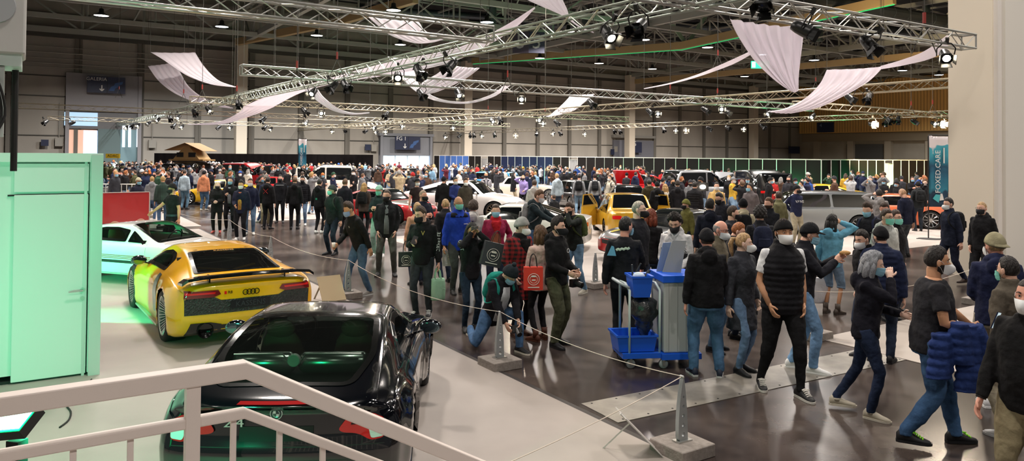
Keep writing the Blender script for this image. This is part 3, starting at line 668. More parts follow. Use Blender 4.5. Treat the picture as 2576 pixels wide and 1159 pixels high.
# ------------------------------------------------------------ foreground: stair railing
RW = mat('f2e6de', .45, key='railing', spec=.4)
def railing():
    P0 = A(615, 928, 2.08); P0z = P0.z; K = V((P0.x, P0.y, 0))
    t = empty('stair_railing', (K.x, K.y, 1.0), 0, 'white painted steel stair railing in front of the stairs', 'railing')
    O = V((K.x, K.y, 1.0)); slope = .573
    def pt(s, z): # s along the rail, z relative to upper rail
        return V((K.x, K.y, P0z))+HA*s+V((0, 0, z-(slope*s if s > 0 else 0)))-O
    def rail(s0, s1, z, w, h):
        mb = MB(); side = HA.cross(V((0, 0, 1))); 
        ss = [s0, 0, s1]; rings = []
        for s in ss:
            c = pt(s, z); up = V((0, 0, 1))
            rings.append([c+side*w/2+up*h/2, c-side*w/2+up*h/2, c-side*w/2-up*h/2, c+side*w/2-up*h/2])
        mb.loft(rings); return mb
    a = rail(-2.2, 2.6, 0, .045, .048).build('handrail', RW, t); b_ = rail(-2.2, 2.6, -.122, .03, .028).build('lower_rail', RW, t)
    for o in (a, b_): m_ = o.modifiers.new('bevel', 'BEVEL'); m_.width = .004; m_.segments = 2
    s = -1.0
    for s in (-.135, -1.6, 1.25):
        mb = MB(); mb.box(pt(s, -.62), (.036, .036, 1.24), RZ); mb.build('post', RW, t)
    for i in range(-16, 20):
        s = i*.128-.028
        if abs(s+.135) < .03: continue
        mb = MB(); mb.box(pt(s, -.122-.47), (.0145, .0145, .92), RZ); mb.build('baluster', RW, t)
    for z in (-1.04,): rail(-2.2, 2.6, z, .03, .025).build('bottom_rail', RW, t)
railing()
# ------------------------------------------------------------ container with door, mint in the green light
KW = mat('dfe6e2', .5, key='container', spec=.4)
KR = G(249, 938); KL = KR-HA*7
def cpt(px, py): # point on the container front
    n_ = HB; return plane_hit(px, py, KR, n_)
t = empty('site_container', KR, RZ, 'white container cabin with a closed door, tinted mint by green light', 'container')
zc_ = cpt(255, 390).z
mb = MB(); mb.box((-3.5, 1.5, zc_/2+.05), (7, 3, zc_-.1)); mb.build('cabin', KW, t)
def loc(px, py): p = cpt(px, py)-KR; return p.dot(HA), p.z
mb = MB(); mb.box((-.06, -.03, zc_/2), (.12, .16, zc_)); mb.box((-.17, -.02, zc_/2), (.03, .08, zc_)); mb.build('corner_post', mat('cfd6d4', .35, .3), t)
mb = MB(); mb.box((-3.5, -.02, zc_-.03), (7, .14, .10)); mb.build('top_rail', KW, t)
xd0, _ = loc(15, 700); xd1, _ = loc(233, 700); _, zs = loc(120, 490)
mb = MB(); mb.box(((xd0+xd1)/2, -.03, zs/2+.02), (xd1-xd0-.12, .05, zs-.03)); dr = mb.build('door', KW, t); bv = dr.modifiers.new('b', 'BEVEL'); bv.width = .006
mb = MB(); mb.box(((xd0+xd1)/2, -.03, (zs+zc_)/2-.03), (xd1-xd0-.12, .05, zc_-zs-.14)); mb.build('transom_panel', KW, t)
mb = MB(); mb.box((xd1-.03, -.05, zc_/2), (.035, .05, zc_-.1)); mb.build('door_frame', KW, t)
mb = MB(); mb.box(((xd0+xd1)/2, -.006, zs), (xd1-xd0, .02, .016)); mb.box((xd1-.05, -.004, zs/2), (.01, .02, zs)); mb.build('door_gap', DARK, t)
hx, hz = loc(207, 727); mb = MB(); mb.tube([(hx, -.05, hz), (hx, -.11, hz), (hx-.14, -.11, hz-.004)], .009, 8); mb.lathe([(.027, 0), (.027, .012)], (hx, -.068, hz), 'Y', 12); mb.build('door_handle', ALU(), dr)
mb = MB(); mb.lathe([(.022, 0), (.022, .012)], (hx, -.068, hz-.095), 'Y', 12); mb.build('door_lock', ALU(), dr)
mb = MB(); mb.box((-3.5, 1.4, -.0), (7.0, 2.8, .09)); mb.build('plinth', DARK, t)
# red board
p0, p1 = A(258, 388, 23.5), A(377, 388, 24.3); p0.z = p1.z = 0
t = empty('red_board', (p0+p1)/2, atan2((p1-p0).y, (p1-p0).x), 'plain red display board standing behind the white coupe', 'display board')
L_b = (p1-p0).length; zt_ = A(320, 484, 23.9).z
mb = MB(); mb.box((-.6, 0, zt_/2+.02), (L_b+1.2, .05, zt_-.04)); mb.build('panel', mat('b02428', .35, key='red_board', coat=.5), t)
mb = MB(); mb.box((L_b/2+.01, 0, zt_/2), (.03, .07, zt_)); mb.box((-.6, 0, zt_+.005), (L_b+1.2, .07, .02)); mb.build('edge', mat('b9a8a4', .5), t)
# barrier bars beyond the board
t = empty('crowd_barrier', A(290, 388, 31)-V((0, 0, A(290, 388, 31).z)), .1, 'white metal barrier with upright bars behind the red board', 'barrier')
mb = MB(); z2 = A(290, 463, 31).z; mb.tube([(-1.2, 0, z2), (.9, 0, z2)], .025, 6); mb.tube([(-1.2, 0, .2), (.9, 0, .2)], .025, 6)
for k in range(11): mb.tube([(-1.2+k*.21, 0, .2), (-1.2+k*.21, 0, z2)], .018, 6)
mb.build('bars', mat('d8d8d4', .4, .4), t)
# grey box unit at the top left with cables
p = A(30, 60, 5.2); t = empty('ceiling_unit', p, RZ, 'pale grey box unit with a round dial at the top left corner', 'equipment box')
mb = MB(); mb.box((-.42, .25, .1), (1.0, .5, .62)); o = mb.build('housing', mat('c3c3c0', .5), t); bv = o.modifiers.new('b', 'BEVEL'); bv.width = .012
mb = MB(); mb.lathe([(.12, -.012), (.125, 0), (.10, .0)], (-.10, 0, .12), 'Y', 24); mb.build('dial', mat('a9adb0', .4), t)
mb = MB(); mb.box((-.42, .25, -.25), (.96, .44, .09)); mb.build('tray', mat('cfe0da', .5), t)
mb = MB(); mb.box((-.1, .1, -.55), (.12, .1, .5)); mb.build('junction_box', mat('c5cecb', .5), t)
mb = MB(); mb.tube([(.02, .3, -.3), (.02, .3, -1.05)], .022, 8); mb.build('black_pole', DARK, t)
for k in range(4):
    mb = MB(); mb.tube(catmull([(-.13-.012*k, -.01-.01*k, -.3-.02*k), (-.06-.02*k, -.03, -.45), (-.03-.02*k, 0, -.65), (-.10, -.03, -.85-.05*k), (-.13, 0, -1.2)], 4), .009, 6); mb.build('cable', DARK, t, True)
mb = MB(); mb.tube([(-.15, .25, .4), (-.15, .25, 8)], .02, 6); mb.build('hanging_rod', STEELD, t)
# green led floodlight by the railing
p = A(26, 1066, 3.6); t = empty('led_floodlight', p, rad(-12), 'bright green LED floodlight behind the railing at the lower left', 'floodlight')
R = Euler((rad(-58), rad(-9), 0)).to_matrix()
mb = MB(); mb.box((0, 0, 0), (.26, .05, .15), R); mb.build('housing', DARK, t)
for k in range(5):
    mb = MB(); mb.box(R @ V((-.098+k*.049, -.03, 0)), (.043, .012, .12), R); mb.build('led_panel', mat('b8ffe0', .5, emit=7, key='led'), t)
mb = MB(); mb.box(R @ V((0, -.027, 0)), (.25, .008, .14), R); mb.build('glow_frame', mat('00ff78', .5, emit=2.5, key='led'), t)
mb = MB(); mb.box((-.02, .06, -p.z/2-.05), (.07, .06, p.z-.1)); mb.build('stand', DARK, t)
l_ = area_light('led_light', (.05, .1, .05), .2, 40, (.02, 1, .42), parent=t, sy=.1, spread=rad(140)); l_.rotation_euler = (t.rotation_euler.to_matrix().inverted() @ V((-.55, 2.2, -1.7))).to_track_quat('-Z', 'Y').to_euler()
mb = MB(); pts = [G(*q) for q in ((150, 1080), (172, 1062), (178, 1040), (165, 1020), (180, 1000), (206, 985), (230, 958))]
mb.tube(catmull([q+V((0, 0, .02)) for q in pts], 4), .009, 6); tag(mb.build('power_cable', DARK, smooth=True), 'black power cable lying on the floor beside the container', 'cable')
def green_light(loc_, target, power, size=.5, col=(.02, 1, .42), sp=None, lab=''):
    t = empty('green_floodlight', loc_, 0, lab, 'floodlight'); d = V(target)-V(loc_); q = d.to_track_quat('-Z', 'Y').to_matrix()
    mb = MB(); mb.box(q @ V((0, 0, .06)), (size+.05, size+.05, .1), q); mb.build('housing', DARK, t)
    mb = MB(); mb.box(q @ V((0, 0, .004)), (size*.9, size*.9, .006), q); mb.build('led_panel', mat('20ff90', .5, emit=3, key='led'), t)
    o = area_light('green_light', q @ V((0, 0, -.03)), size, power, col, sy=size, parent=t, spread=sp); o.rotation_euler = q.to_euler()
    mb = MB(); mb.tube([(0, 0, -.05), (0, 0, -loc_[2]+.02)], .03, 8); mb.build('stand', DARK, t)
# ------------------------------------------------------------ banners
def banner(px, pyt, pyb, w, lab, D, yaw=0, flip=False):
    b0 = A(px, pyb, D); zb = b0.z; H = A(px, pyt, D).z-zb; P = V((b0.x, b0.y, 0))
    t = empty('feather_banner', P, yaw, lab, 'banner')
    m = bpy.data.materials.new('banner_print'); m.use_nodes = True; nt = m.node_tree; N = nt.nodes; L = nt.links; b = N['Principled BSDF']; b.inputs['Roughness'].default_value = .7
    tc = N.new('ShaderNodeTexCoord'); sp_ = N.new('ShaderNodeSeparateXYZ'); L.new(tc.outputs['Object'], sp_.inputs[0])
    nz = N.new('ShaderNodeTexNoise'); nz.inputs['Scale'].default_value = 3.2; nz.inputs['Detail'].default_value = 1; L.new(tc.outputs['Object'], nz.inputs[0])
    ad = N.new('ShaderNodeMath'); ad.operation = 'MULTIPLY_ADD'; ad.inputs[1].default_value = .7; L.new(nz.outputs[0], ad.inputs[0]); L.new(sp_.outputs['Z'], ad.inputs[2])
    mr = N.new('ShaderNodeMapRange'); mr.inputs[1].default_value = zb+.35; mr.inputs[2].default_value = zb+H+.35; L.new(ad.outputs[0], mr.inputs[0])
    r = N.new('ShaderNodeValToRGB'); L.new(mr.outputs[0], r.inputs[0]); e = r.color_ramp.elements; e[0].position = 0; e[0].color = (*srgb('16324a'), 1); e[1].position = .86; e[1].color = (*srgb('e8dfe2'), 1)
    for p_, c in ((.18, '1a3850'), (.24, '2e7f96'), (.45, '1f5f7c'), (.52, '16445f'), (.66, '277c94'), (.84, '3f9fb2')):
        q = e.new(p_); q.color = (*srgb(c), 1)
    L.new(r.outputs[0], b.inputs['Base Color'])
    mb = MB(); n = 20; rg = []
    for i in range(n+1):
        z = zb+H*i/n; rg.append([V((w*j/8, .03*sin(j*.9+i*.3), z+(.03 if i == n and j < 2 else 0))) for j in range(9)])
    mb.loft(rg, closed=False, cap=False); o = mb.build('flag', m, t, True); sm = o.modifiers.new('s', 'SOLIDIFY'); sm.thickness = .006
    mb = MB(); mb.tube([(-.02, 0, .03), (-.02, 0, zb+H), (0, 0, zb+H+.05), (w, 0, zb+H+.04)], .018, 8); mb.build('pole', DARK, t)
    mb = MB(); mb.lathe([(.32, .0), (.32, .02), (.05, .04)], n=20); mb.tube([(-.4, 0, .015), (.4, 0, .015)], .02, 6); mb.build('foot', DARK, t)
    lettering('FOXED.CARE', w*.37, WHT, t, (w*.42, -.06, zb+H*.50), Euler((pi/2, 0, 0)).to_matrix() @ Matrix.Rotation(pi/2, 3, 'Z'))
    mb = MB(); mb.prism([(w*.15, zb+H*.12), (w*.45, zb+H*.06), (w*.55, zb+H*.17), (w*.3, zb+H*.18)], (0, -.05, 0), (1, 0, 0), (0, 0, 1), (0, -.004, 0)); mb.build('emblem', mat('49b0b8', .6), t)
    mb = MB(); mb.prism([(w*.5, zb+H*.09), (w*.72, zb+H*.10), (w*.64, zb+H*.19), (w*.54, zb+H*.19)], (0, -.05, 0), (1, 0, 0), (0, 0, 1), (0, -.004, 0)); mb.build('emblem_white', WHT, t); mb = MB(); mb.tube([(w*.74, -.04, zb+H*.62), (w*.74, -.04, zb+H*.84)], .02, 6); mb.build('printed_drip', WHT, t)
    return t
banner(2337, 343, 520, .62, 'tall blue and white banner with white upright lettering beside the white near column', 23.5)
banner(750, 350, 436, .52, 'tall blue and white banner among the crowd left of centre', 48)
# ------------------------------------------------------------ rope barrier
CONC = mat('8f8780', .85, key='concrete', bump=.3, bscale=40, var=.15, vscale=20)
def rope_post(p, rz, lab, lean=0):
    t = empty('rope_post', p, rz, lab, 'barrier post')
    mb = MB(); mb.box((0, 0, .055), (.40, .40, .11)); o = mb.build('concrete_base', CONC, t); bv = o.modifiers.new('b', 'BEVEL'); bv.width = .006
    cu = bpy.data.curves.new('upright', 'CURVE'); cu.dimensions = '2D'; cu.fill_mode = 'BOTH'; cu.extrude = .02
    def poly(pts):
        s = cu.splines.new('POLY'); s.points.add(len(pts)-1)
        for i, (x, y) in enumerate(pts): s.points[i].co = (x, y, 0, 1)
        s.use_cyclic_u = True
    H = .57; out = [(-.045, 0), (.05, 0)]
    for i in range(1, 13): k = i/12; out.append((.05-.052*k**1.0+.012*sin(k*pi), H*k))
    for i in range(0, 12): k = 1-i/12; out.append((-.008-.055*sin(min(1, (1-k)*1.15)*pi*.55)**1.0, H*k))
    poly(out)
    for i in range(5):
        r = .021-.0024*i; cy = .06+.082*i
        poly([(-.004+r*cos(a*pi/8), cy-r*sin(a*pi/8)) for a in range(16)])
    cu.materials.append(mat('a4a9aa', .4, .35, key='post')); o = bpy.data.objects.new('upright', cu); COL.objects.link(o); o.parent = t; o.location = (0, 0, .11)
    o.rotation_euler = (pi/2, 0, 0)
    mb = MB(); mb.box((0, 0, .115), (.16, .09, .014)); mb.build('foot_plate', ALU(), t)
    mb = MB(); mb.lathe([(.006, -.03), (.006, .03)], (-.01, 0, .11+H-.01), 'Y', 8); mb.build('rope_eye', ALU(), t)
    return V((p[0], p[1], .11+H-.01))
ropes = {}
PD = [('A', 1716, 1140, 'nearest rope barrier post on a concrete block at the bottom right of the grey platform'), ('B', 1257, 922, 'rope barrier post in front of the kneeling man'), ('C', 876, 748, 'rope barrier post at the feet of the leaning man'),
      ('D', 681, 668, 'rope barrier post behind the yellow sports car'), ('E', 577, 612, 'rope barrier post beyond the white coupe bonnet'), ('F', 1498, 722, 'rope barrier post alone on the pale floor right of the olive backpack'),
      ('G', 2044, 850, 'rope barrier post behind the man in the padded vest'), ('H', 2462, 765, 'rope barrier post beside the black hooded man at the right'), ('I', 376, 548, 'rope barrier post beside the red board')]
for k, px, py, lab in PD: ropes[k] = rope_post(G(px, py), RZ, lab)
RM = mat('d8cdbf', .8, key='rope')
def rope(a, b_, sag, lab):
    n = 16; mb = MB(); pts = [(a.lerp(b_, i/n))-V((0, 0, sag*4*(i/n)*(1-i/n))) for i in range(n+1)]
    mb.tube([p-a for p in pts], .004, 5); o = mb.build('rope', RM, smooth=True); o.location = a; tag(o, lab, 'rope')
rope(ropes['A'], ropes['B'], .08, 'white rope sagging between the two nearest barrier posts')
e = G(1235, 1163, .45); rope(ropes['A'], e-(ropes['A']-e)*.5, .06, 'white rope running from the nearest post toward the bottom edge')
rope(ropes['B'], ropes['C'], .14, 'white rope between the post at the kneeling man and the post at the leaning man')
rope(ropes['C'], ropes['D'], .10, 'thin rope behind the yellow sports car'); rope(ropes['D'], ropes['E'], .10, 'thin rope running to the white coupe')
rope(ropes['G'], ropes['H'], .15, 'white rope crossing behind the people at the right'); rope(ropes['E'], ropes['I'], .2, 'thin rope running to the red board')
rope(ropes['F'], ropes['F']+HA*4.5, .1, 'thin rope running right from the lone post on the pale floor')
# small info stand at the bottom right
t = empty('info_stand', G(1610, 1150), rad(30), 'white slanting info board stand by the nearest barrier post', 'info stand')
mb = MB(); mb.bar(V((.22, 0, 0)), V((-.12, .12, .36)), .02, .02); mb.bar(V((-.18, .3, 0)), V((-.03, .1, .27)), .012, .012); mb.build('legs', mat('d6d0cc', .5), t)
mb = MB(); mb.bar(V((.2, .01, .02)), V((-.11, .13, .36)), .30, .008); mb.build('board', mat('cfcac6', .5), t)
t = empty('info_stand', G(842, 762), rad(40), 'tan tilted info board on the platform right of the yellow sports car', 'info stand')
mb = MB(); mb.prism([(-.22, 0), (.22, 0), (.22, .5), (-.22, .5)], (0, 0, .04), (1, 0, 0), (0, .5, .8), (0, .01, -.01)); mb.build('board', mat('b8a684', .6), t)
mb = MB(); mb.bar(V((.15, .5, 0)), V((.12, .22, .38)), .02); mb.bar(V((-.15, .5, 0)), V((-.12, .22, .38)), .02); mb.build('legs', mat('8d8470', .5), t)
# ------------------------------------------------------------ cleaning trolley
def trolley():
    P = G(1672, 912); P.z = 0; t = empty('cleaning_trolley', P, RZ-.45, 'grey cleaning trolley with blue trays and bucket', 'trolley')
    GP = mat('b5b7b6', .5, key='trolley', spec=.3); BL = mat('1c5fd8', .4, key='plastic', spec=.5); WP_ = mat('c9d8d6', .45)
    # local: x along the trolley (to the right), y away
    mb = MB(); mb.box((.12, 0, .62), (.44, .52, .86)); o = mb.build('cabinet', GP, t); bv = o.modifiers.new('b', 'BEVEL'); bv.width = .02; bv.segments = 3
    mb = MB()
    for k in range(4): mb.box((-.04+k*.11, -.262, .62), (.006, .006, .84))
    mb.build('panel_rib', mat('9a9c9b', .5), t)
    mb = MB(); mb.box((.12, 0, 1.09), (.47, .55, .08)); mb.build('lid', BL, t)
    mb = MB(); mb.box((-.12, 0, .16), (.98, .5, .06)); mb.box((.12, -.02, .15), (.50, .54, .07)); mb.build('base_tray', BL, t)
    def tub(name, c, sx, sy, h, taper=.8):
        mb = MB(); r0 = [V((x*sx/2*taper, y*sy/2*taper, 0)) for x, y in ((-1, -1), (1, -1), (1, 1), (-1, 1))]; r1 = [V((x*sx/2, y*sy/2, h)) for x, y in ((-1, -1), (1, -1), (1, 1), (-1, 1))]
        r2 = [V((x*(sx/2-.015), y*(sy/2-.015), h)) for x, y in ((-1, -1), (1, -1), (1, 1), (-1, 1))]; r3 = [V((x*(sx/2*taper-.01), y*(sy/2*taper-.01), .02)) for x, y in ((-1, -1), (1, -1), (1, 1), (-1, 1))]
        mb.loft([r0, r1, r2, r3]); lip = [V((x*(sx/2+.012), y*(sy/2+.012), h-.02)) for x, y in ((-1, -1), (1, -1), (1, 1), (-1, 1))]; lip2 = [p+V((0, 0, .025)) for p in lip]; mb.loft([r1, lip, lip2, r2], cap=False)
        mb.v = [(a+c[0], b_+c[1], d_+c[2]) for a, b_, d_ in mb.v]; return mb.build(name, BL, t)
    tub('bucket', (-.36, -.08, .86), .26, .30, .26); tub('lower_box', (-.42, -.02, .20), .50, .40, .20, .88)
    mb = MB(); mb.ell((-.36, -.06, 1.10), (.08, .07, .05), 10, 6); mb.build('cleaning_cloth', mat('cfe0ea', .8), t)
    for x in (-.52, -.14):
        mb = MB(); mb.tube([(x, -.22, .15), (x, -.22, .95), (x-.02, -.1, 1.02), (x, .22, 1.0), (x, .22, .15)], .016, 8); mb.build('frame_tube', WP_, t, True)
    mb = MB(); mb.tube(catmull([(-.52, -.2, .98), (-.62, -.2, 1.03), (-.64, 0, 1.04), (-.62, .2, 1.03), (-.52, .2, .98)], 3), .018, 8); mb.build('push_handle', mat('a9b4b8', .4), t, True)
    m_ = mat('23282a', .25, key='bag', bump=1.0, bscale=14, var=.4, vscale=12, spec=.8)
    mb = MB()
    def fn(p): k = .75+.25*sin(p.z*9); return V((p.x*k*(1+.18*sin(p.z*40)), p.y*k, p.z))
    mb.ell((-.29, -.06, .60), (.20, .20, .27), 24, 16, fn=fn); mb.build('rubbish_bag', m_, t, True)
    for i, (x, y) in enumerate(((-.50, -.2), (-.1, -.24), (.30, -.2), (-.5, .2), (.3, .2))):
        mb = MB(); mb.lathe([(.02, -.016), (.055, -.018), (.06, 0), (.055, .018), (.02, .016)], (x, y, .06), 'Y', 18); w = mb.build('castor', mat('9aa0a2', .5), t, True)
        mb = MB(); mb.box((x, y, .115), (.03, .05, .04)); mb.box((x, y-.025, .08), (.03, .006, .08)); mb.build('castor_fork', ALU(), w)
        mb = MB(); mb.lathe([(.058, -.015), (.064, 0), (.058, .015), (.05, .015), (.05, -.015)], (x, y, .06), 'Y', 18); mb.build('castor_tyre', mat('3a3d3f', .6), w, True)
    # tilted grey signs and a brush standing at the back
    mb = MB(); mb.prism([(-.10, 0), (.10, 0), (.08, .52), (-.08, .52)], (-.02, .10, 1.02), (.95, .3, 0), (.22, .10, .9), (0, .015, 0)); mb.build('floor_sign', mat('7b8fb0', .4), t)
    mb = MB(); mb.prism([(-.12, 0), (.12, 0), (.09, .5), (-.09, .5)], (.08, .0, 1.1), (.9, -.3, 0), (.25, .1, .85), (0, .015, 0)); mb.build('floor_sign', mat('8f9294', .4), t)
    mb = MB(); mb.tube([(-.46, .1, .9), (-.30, .05, 1.24)], .012, 6); mb.tube([(-.34, .0, .98), (-.20, 0, 1.16)], .02, 6); mb.tube([(-.42, -.04, .95), (-.44, -.04, 1.24)], .012, 6); mb.build('brush_handle', mat('34383a', .5), t)
trolley()
# ------------------------------------------------------------ people
SKIN = {'light': 'e3b49c', 'pale': 'ecc6b2', 'tan': 'cf9b78', 'pink': 'e2a48e'}
def skin(k='light'): return mat(SKIN.get(k, k), .5, key='skin', spec=.35)
HAIRC = {'dark': '1c1512', 'brown': '3d2a1d', 'blond': 'b08a54', 'ginger': '9a5a2a', 'grey': '8c8884', 'black': '100d0d', 'lbrown': '5e4128', 'red': '7a3318', 'fair': 'b99668'}
def hairm(k): return mat(HAIRC.get(k, k), .55, key='hair', bump=.9, bscale=90, var=.35, vscale=40, stretch=(1, 1, .25))
def headpt(d, s=1.0, off=0.0):     # unit direction (x lateral, y back, z up) -> skull surface
    x, y, z = d
    px, py, pz = .076*x, .097*y, .118*z
    if z < 0:
        t = -z; px *= 1-.30*t*t-.04*t; 
        if y > 0: py *= 1-.42*t
        else: py *= 1-.03*t
    if z > 0: px *= 1+.06*z*(1-z)
    if y < 0:   # the face
        f = min(1, -y*1.6)
        g = lambda cx, cz, wx, wz: math.exp(-((px-cx)/wx)**2-((pz-cz)/wz)**2)
        py += .006*f*max(0, 1-abs(pz)/.08)
        py -= f*(.026*g(0, -.030, .012, .017)+.013*g(0, -.008, .009, .022)+.006*g(0, .026, .045, .010)+.005*g(0, -.066, .022, .007)+.006*g(0, -.078, .018, .005)+.008*g(0, -.103, .02, .012))
        py += f*(.012*(g(.032, .004, .015, .011)+g(-.032, .004, .015, .011))+.004*g(0, -.072, .02, .003))
        py -= f*.004*(g(.045, -.025, .02, .018)+g(-.045, -.025, .02, .018))
    if off:
        L = sqrt(px*px+py*py+pz*pz); k = 1+off/L; px *= k; py *= k; pz *= k
    return V((px*s, py*s, pz*s))
def dirs(th, ph): return (sin(th)*sin(ph), -sin(th)*cos(ph), cos(th))
HANDP = {'down': (.265, -.02, .80), 'back': (.25, -.20, .84), 'swing': (.255, .20, .84), 'pocket': (.175, .095, .905), 'hip': (.24, .05, 1.0), 'phone': (.07, .30, 1.20), 'low': (.10, .26, 1.03), 'cam': (.06, .20, 1.60), 'face': (.04, .15, 1.56), 'reach': (.14, .52, 1.18), 'cross': (-.10, .20, 1.17), 'bag': (.30, .02, .79), 'fold': (.05, .25, 1.08), 'out': (.50, .30, .98), 'fwd': (.22, .42, 1.02), 'behind': (.06, -.18, .98), 'ear': (.13, .06, 1.62), 'knee': (.12, .42, .98), 'strap': (.12, .17, 1.30)}
def ik(a, b_, l1, l2, hint):
    d = b_-a; L = d.length; mx = (l1+l2)*.995
    if L > mx: b_ = a+d*(mx/L); d = b_-a; L = mx
    t = (l1*l1-l2*l2+L*L)/(2*L); h = sqrt(max(0, l1*l1-t*t)); u = d/L
    hv = hint-u*hint.dot(u); hv = hv.normalized() if hv.length > 1e-5 else V((0, 1, 0))
    return a+u*t+hv*h, b_
class Pose: pass
def pose(s, lean=0, side=0, feet=None, hl='down', hr='down', pz=None, hyaw=0, hpitch=0, feet3=None, kn=None, twist=0):
    """joints in the figure's frame: x to the viewer's right when it faces the viewer, -y forward"""
    P = Pose(); pel = V((0, 0, (.93 if pz is None else pz)))*1.0
    if pz is None: pel.z = .945
    R = Matrix.Rotation(rad(lean), 3, 'X') @ Matrix.Rotation(rad(side), 3, 'Y') @ Matrix.Rotation(rad(twist), 3, 'Z')
    T = lambda x, f, z: pel+R @ V((x, -f, z-.945))
    P.T, P.R, P.pel = T, R, pel
    P.neck = T(0, .0, 1.49)
    HR = Matrix.Rotation(rad(lean*.45), 3, 'X') @ Matrix.Rotation(rad(side*.5), 3, 'Y') @ Matrix.Rotation(rad(hyaw), 3, 'Z') @ Matrix.Rotation(rad(hpitch), 3, 'X')
    P.HR = HR; P.head = P.neck+HR @ V((0, -.020, .136))
    P.sh = {}; P.el = {}; P.wr = {}; P.hd = {}
    for k, sg in (('l', -1), ('r', 1)):
        hp = hl if k == 'l' else hr
        if isinstance(hp, str): hp = HANDP[hp]
        S = T(sg*.163, -.01, 1.395); W = T(sg*hp[0], hp[1], hp[2])
        hint = R @ V((sg*.55, .8, -.45)) if hp[2] < 1.4 else R @ V((sg*.8, 0, -1))
        E, W = ik(S, W, .285, .255, hint); P.sh[k], P.el[k], P.wr[k] = S, E, W
        P.hd[k] = (W-E).normalized()
    P.hip = {}; P.knee = {}; P.ank = {}; P.toe = {}
    ft = feet or ((-.10, .02), (.10, -.02))
    for i, (k, sg) in enumerate((('l', -1), ('r', 1))):
        Hh = pel+Matrix.Rotation(rad(twist), 3, 'Z') @ V((sg*.09, 0, -.03)); f = ft[i]
        z = f[2] if len(f) > 2 else .09
        a = V((f[0], -f[1], z)); hint = V((sg*.12, -1, .15))
        kn_, a = ik(Hh, a, .435, .425, hint); P.hip[k], P.knee[k], P.ank[k] = Hh, kn_, a
        P.toe[k] = f[3] if len(f) > 3 else sg*12
    P.s = s
    return P
def tors(P, prof, n=20):
    rings = []
    for z, a, b_, *o in prof:
        f = o[0] if o else 0; c = P.T(0, f, z); sx = P.R @ V((1, 0, 0)); sy = P.R @ V((0, 1, 0))
        rings.append([c+sx*a*(abs(cos(q))**.85*(1 if cos(q) >= 0 else -1))+sy*b_*sin(q) for q in [2*pi*j/n for j in range(n)]])
    return rings
def sleeve(mb, P, k, r0, r1, r2, upto=1.0, n=12, puff=0):
    S, E, W = P.sh[k], P.el[k], P.wr[k]; inn = P.T((-1 if k == 'l' else 1)*.08, -.0, 1.395)
    pts = [inn, S, S.lerp(E, .3), S.lerp(E, .65), E, E.lerp(W, .35), E.lerp(W, .7), W]
    rs = [r0*.95, r0, r0*.96, (r0+r1)/2, r1*1.02, r1*.95, (r1+r2)/2, r2]
    if upto < 1: pts = pts[:3]+[S.lerp(E, .66)]; rs = [r0*.95, r0, r0*.97, r0*.96]
    if puff:
        q = []; w = []
        for i in range(len(pts)-1):
            for j in range(5): t = j/5; q.append(pts[i].lerp(pts[i+1], t)); w.append((rs[i]+(rs[i+1]-rs[i])*t)*(1+puff*(abs(sin(j/5*pi*1.0+i*0))-.5)))
        pts = q+[pts[-1]]; rs = w+[rs[-1]]
    mb.tube(pts, rs, n)
def hand(mb, P, k, s=1.0, curl=.5, lod=0, grip=False):
    W = P.wr[k]; d = P.hd[k]; sg = -1 if k == 'l' else 1
    nrm = (P.R @ V((-sg, 0, 0))); nrm = (nrm-d*nrm.dot(d)); nrm = nrm.normalized() if nrm.length > .2 else P.R @ V((0, -1, 0)).normalized()
    wd = d.cross(nrm).normalized()
    if (P.R @ V((0, -1, 0))).dot(wd) < 0: wd = -wd   # thumb side
    mb.tube([W-d*.02, W+d*.02, W+d*.06, W+d*.092], [(.020, .026), (.016, .033), (.015, .041), (.012, .038)], 10, side=nrm, rnd=False)
    c = 1.15 if grip else curl
    for i, (o, L) in enumerate(((.030, .072), (.011, .080), (-.009, .074), (-.028, .060))):
        p = W+d*.082+wd*o; a = c*.35; dirv = (d*cos(a)+nrm*sin(a)).normalized(); pts = [p-d*.015, p]
        for q in range(3 if lod == 0 else 2):
            p = p+dirv*(L/(3 if lod == 0 else 2)); pts.append(p); a += c*(.75 if lod == 0 else 1.0); dirv = (d*cos(a)+nrm*sin(a)).normalized()
        r = .0092 if i < 3 else .008
        mb.tube(pts, [r]*(len(pts)-1)+[r*.8], 7 if lod == 0 else 5, rnd=lod == 0)
    p = W+d*.03+wd*.028; q = p+(d*.6+wd*.75+nrm*.25).normalized()*.038; e = q+(d*.85+wd*.2+nrm*.5).normalized()*.032
    mb.tube([p-wd*.01, p, q, e], [.012, .0125, .0105, .008], 7, rnd=lod == 0)
    return W+d*.09+nrm*.02
GARM = {   # profile: (z, half width, half depth, forward offset)
 'torso': [(.84, .160, .122), (.90, .166, .126), (1.0, .156, .118), (1.10, .153, .116, .01), (1.22, .164, .128, .015), (1.32, .176, .13, .01), (1.39, .165, .115, 0), (1.435, .132, .096, -.005), (1.47, .088, .076, 0), (1.50, .066, .066, .004)],
}
def grow(prof, g, z0=None, hemw=1.0):
    out = []
    for i, r in enumerate(prof):
        z, a, b_ = r[:3]; o = r[3] if len(r) > 3 else 0; out.append((z, a*hemw+g if i < 3 else a+g, b_*hemw+g if i < 3 else b_+g, o))
    return out
TOPS = {}
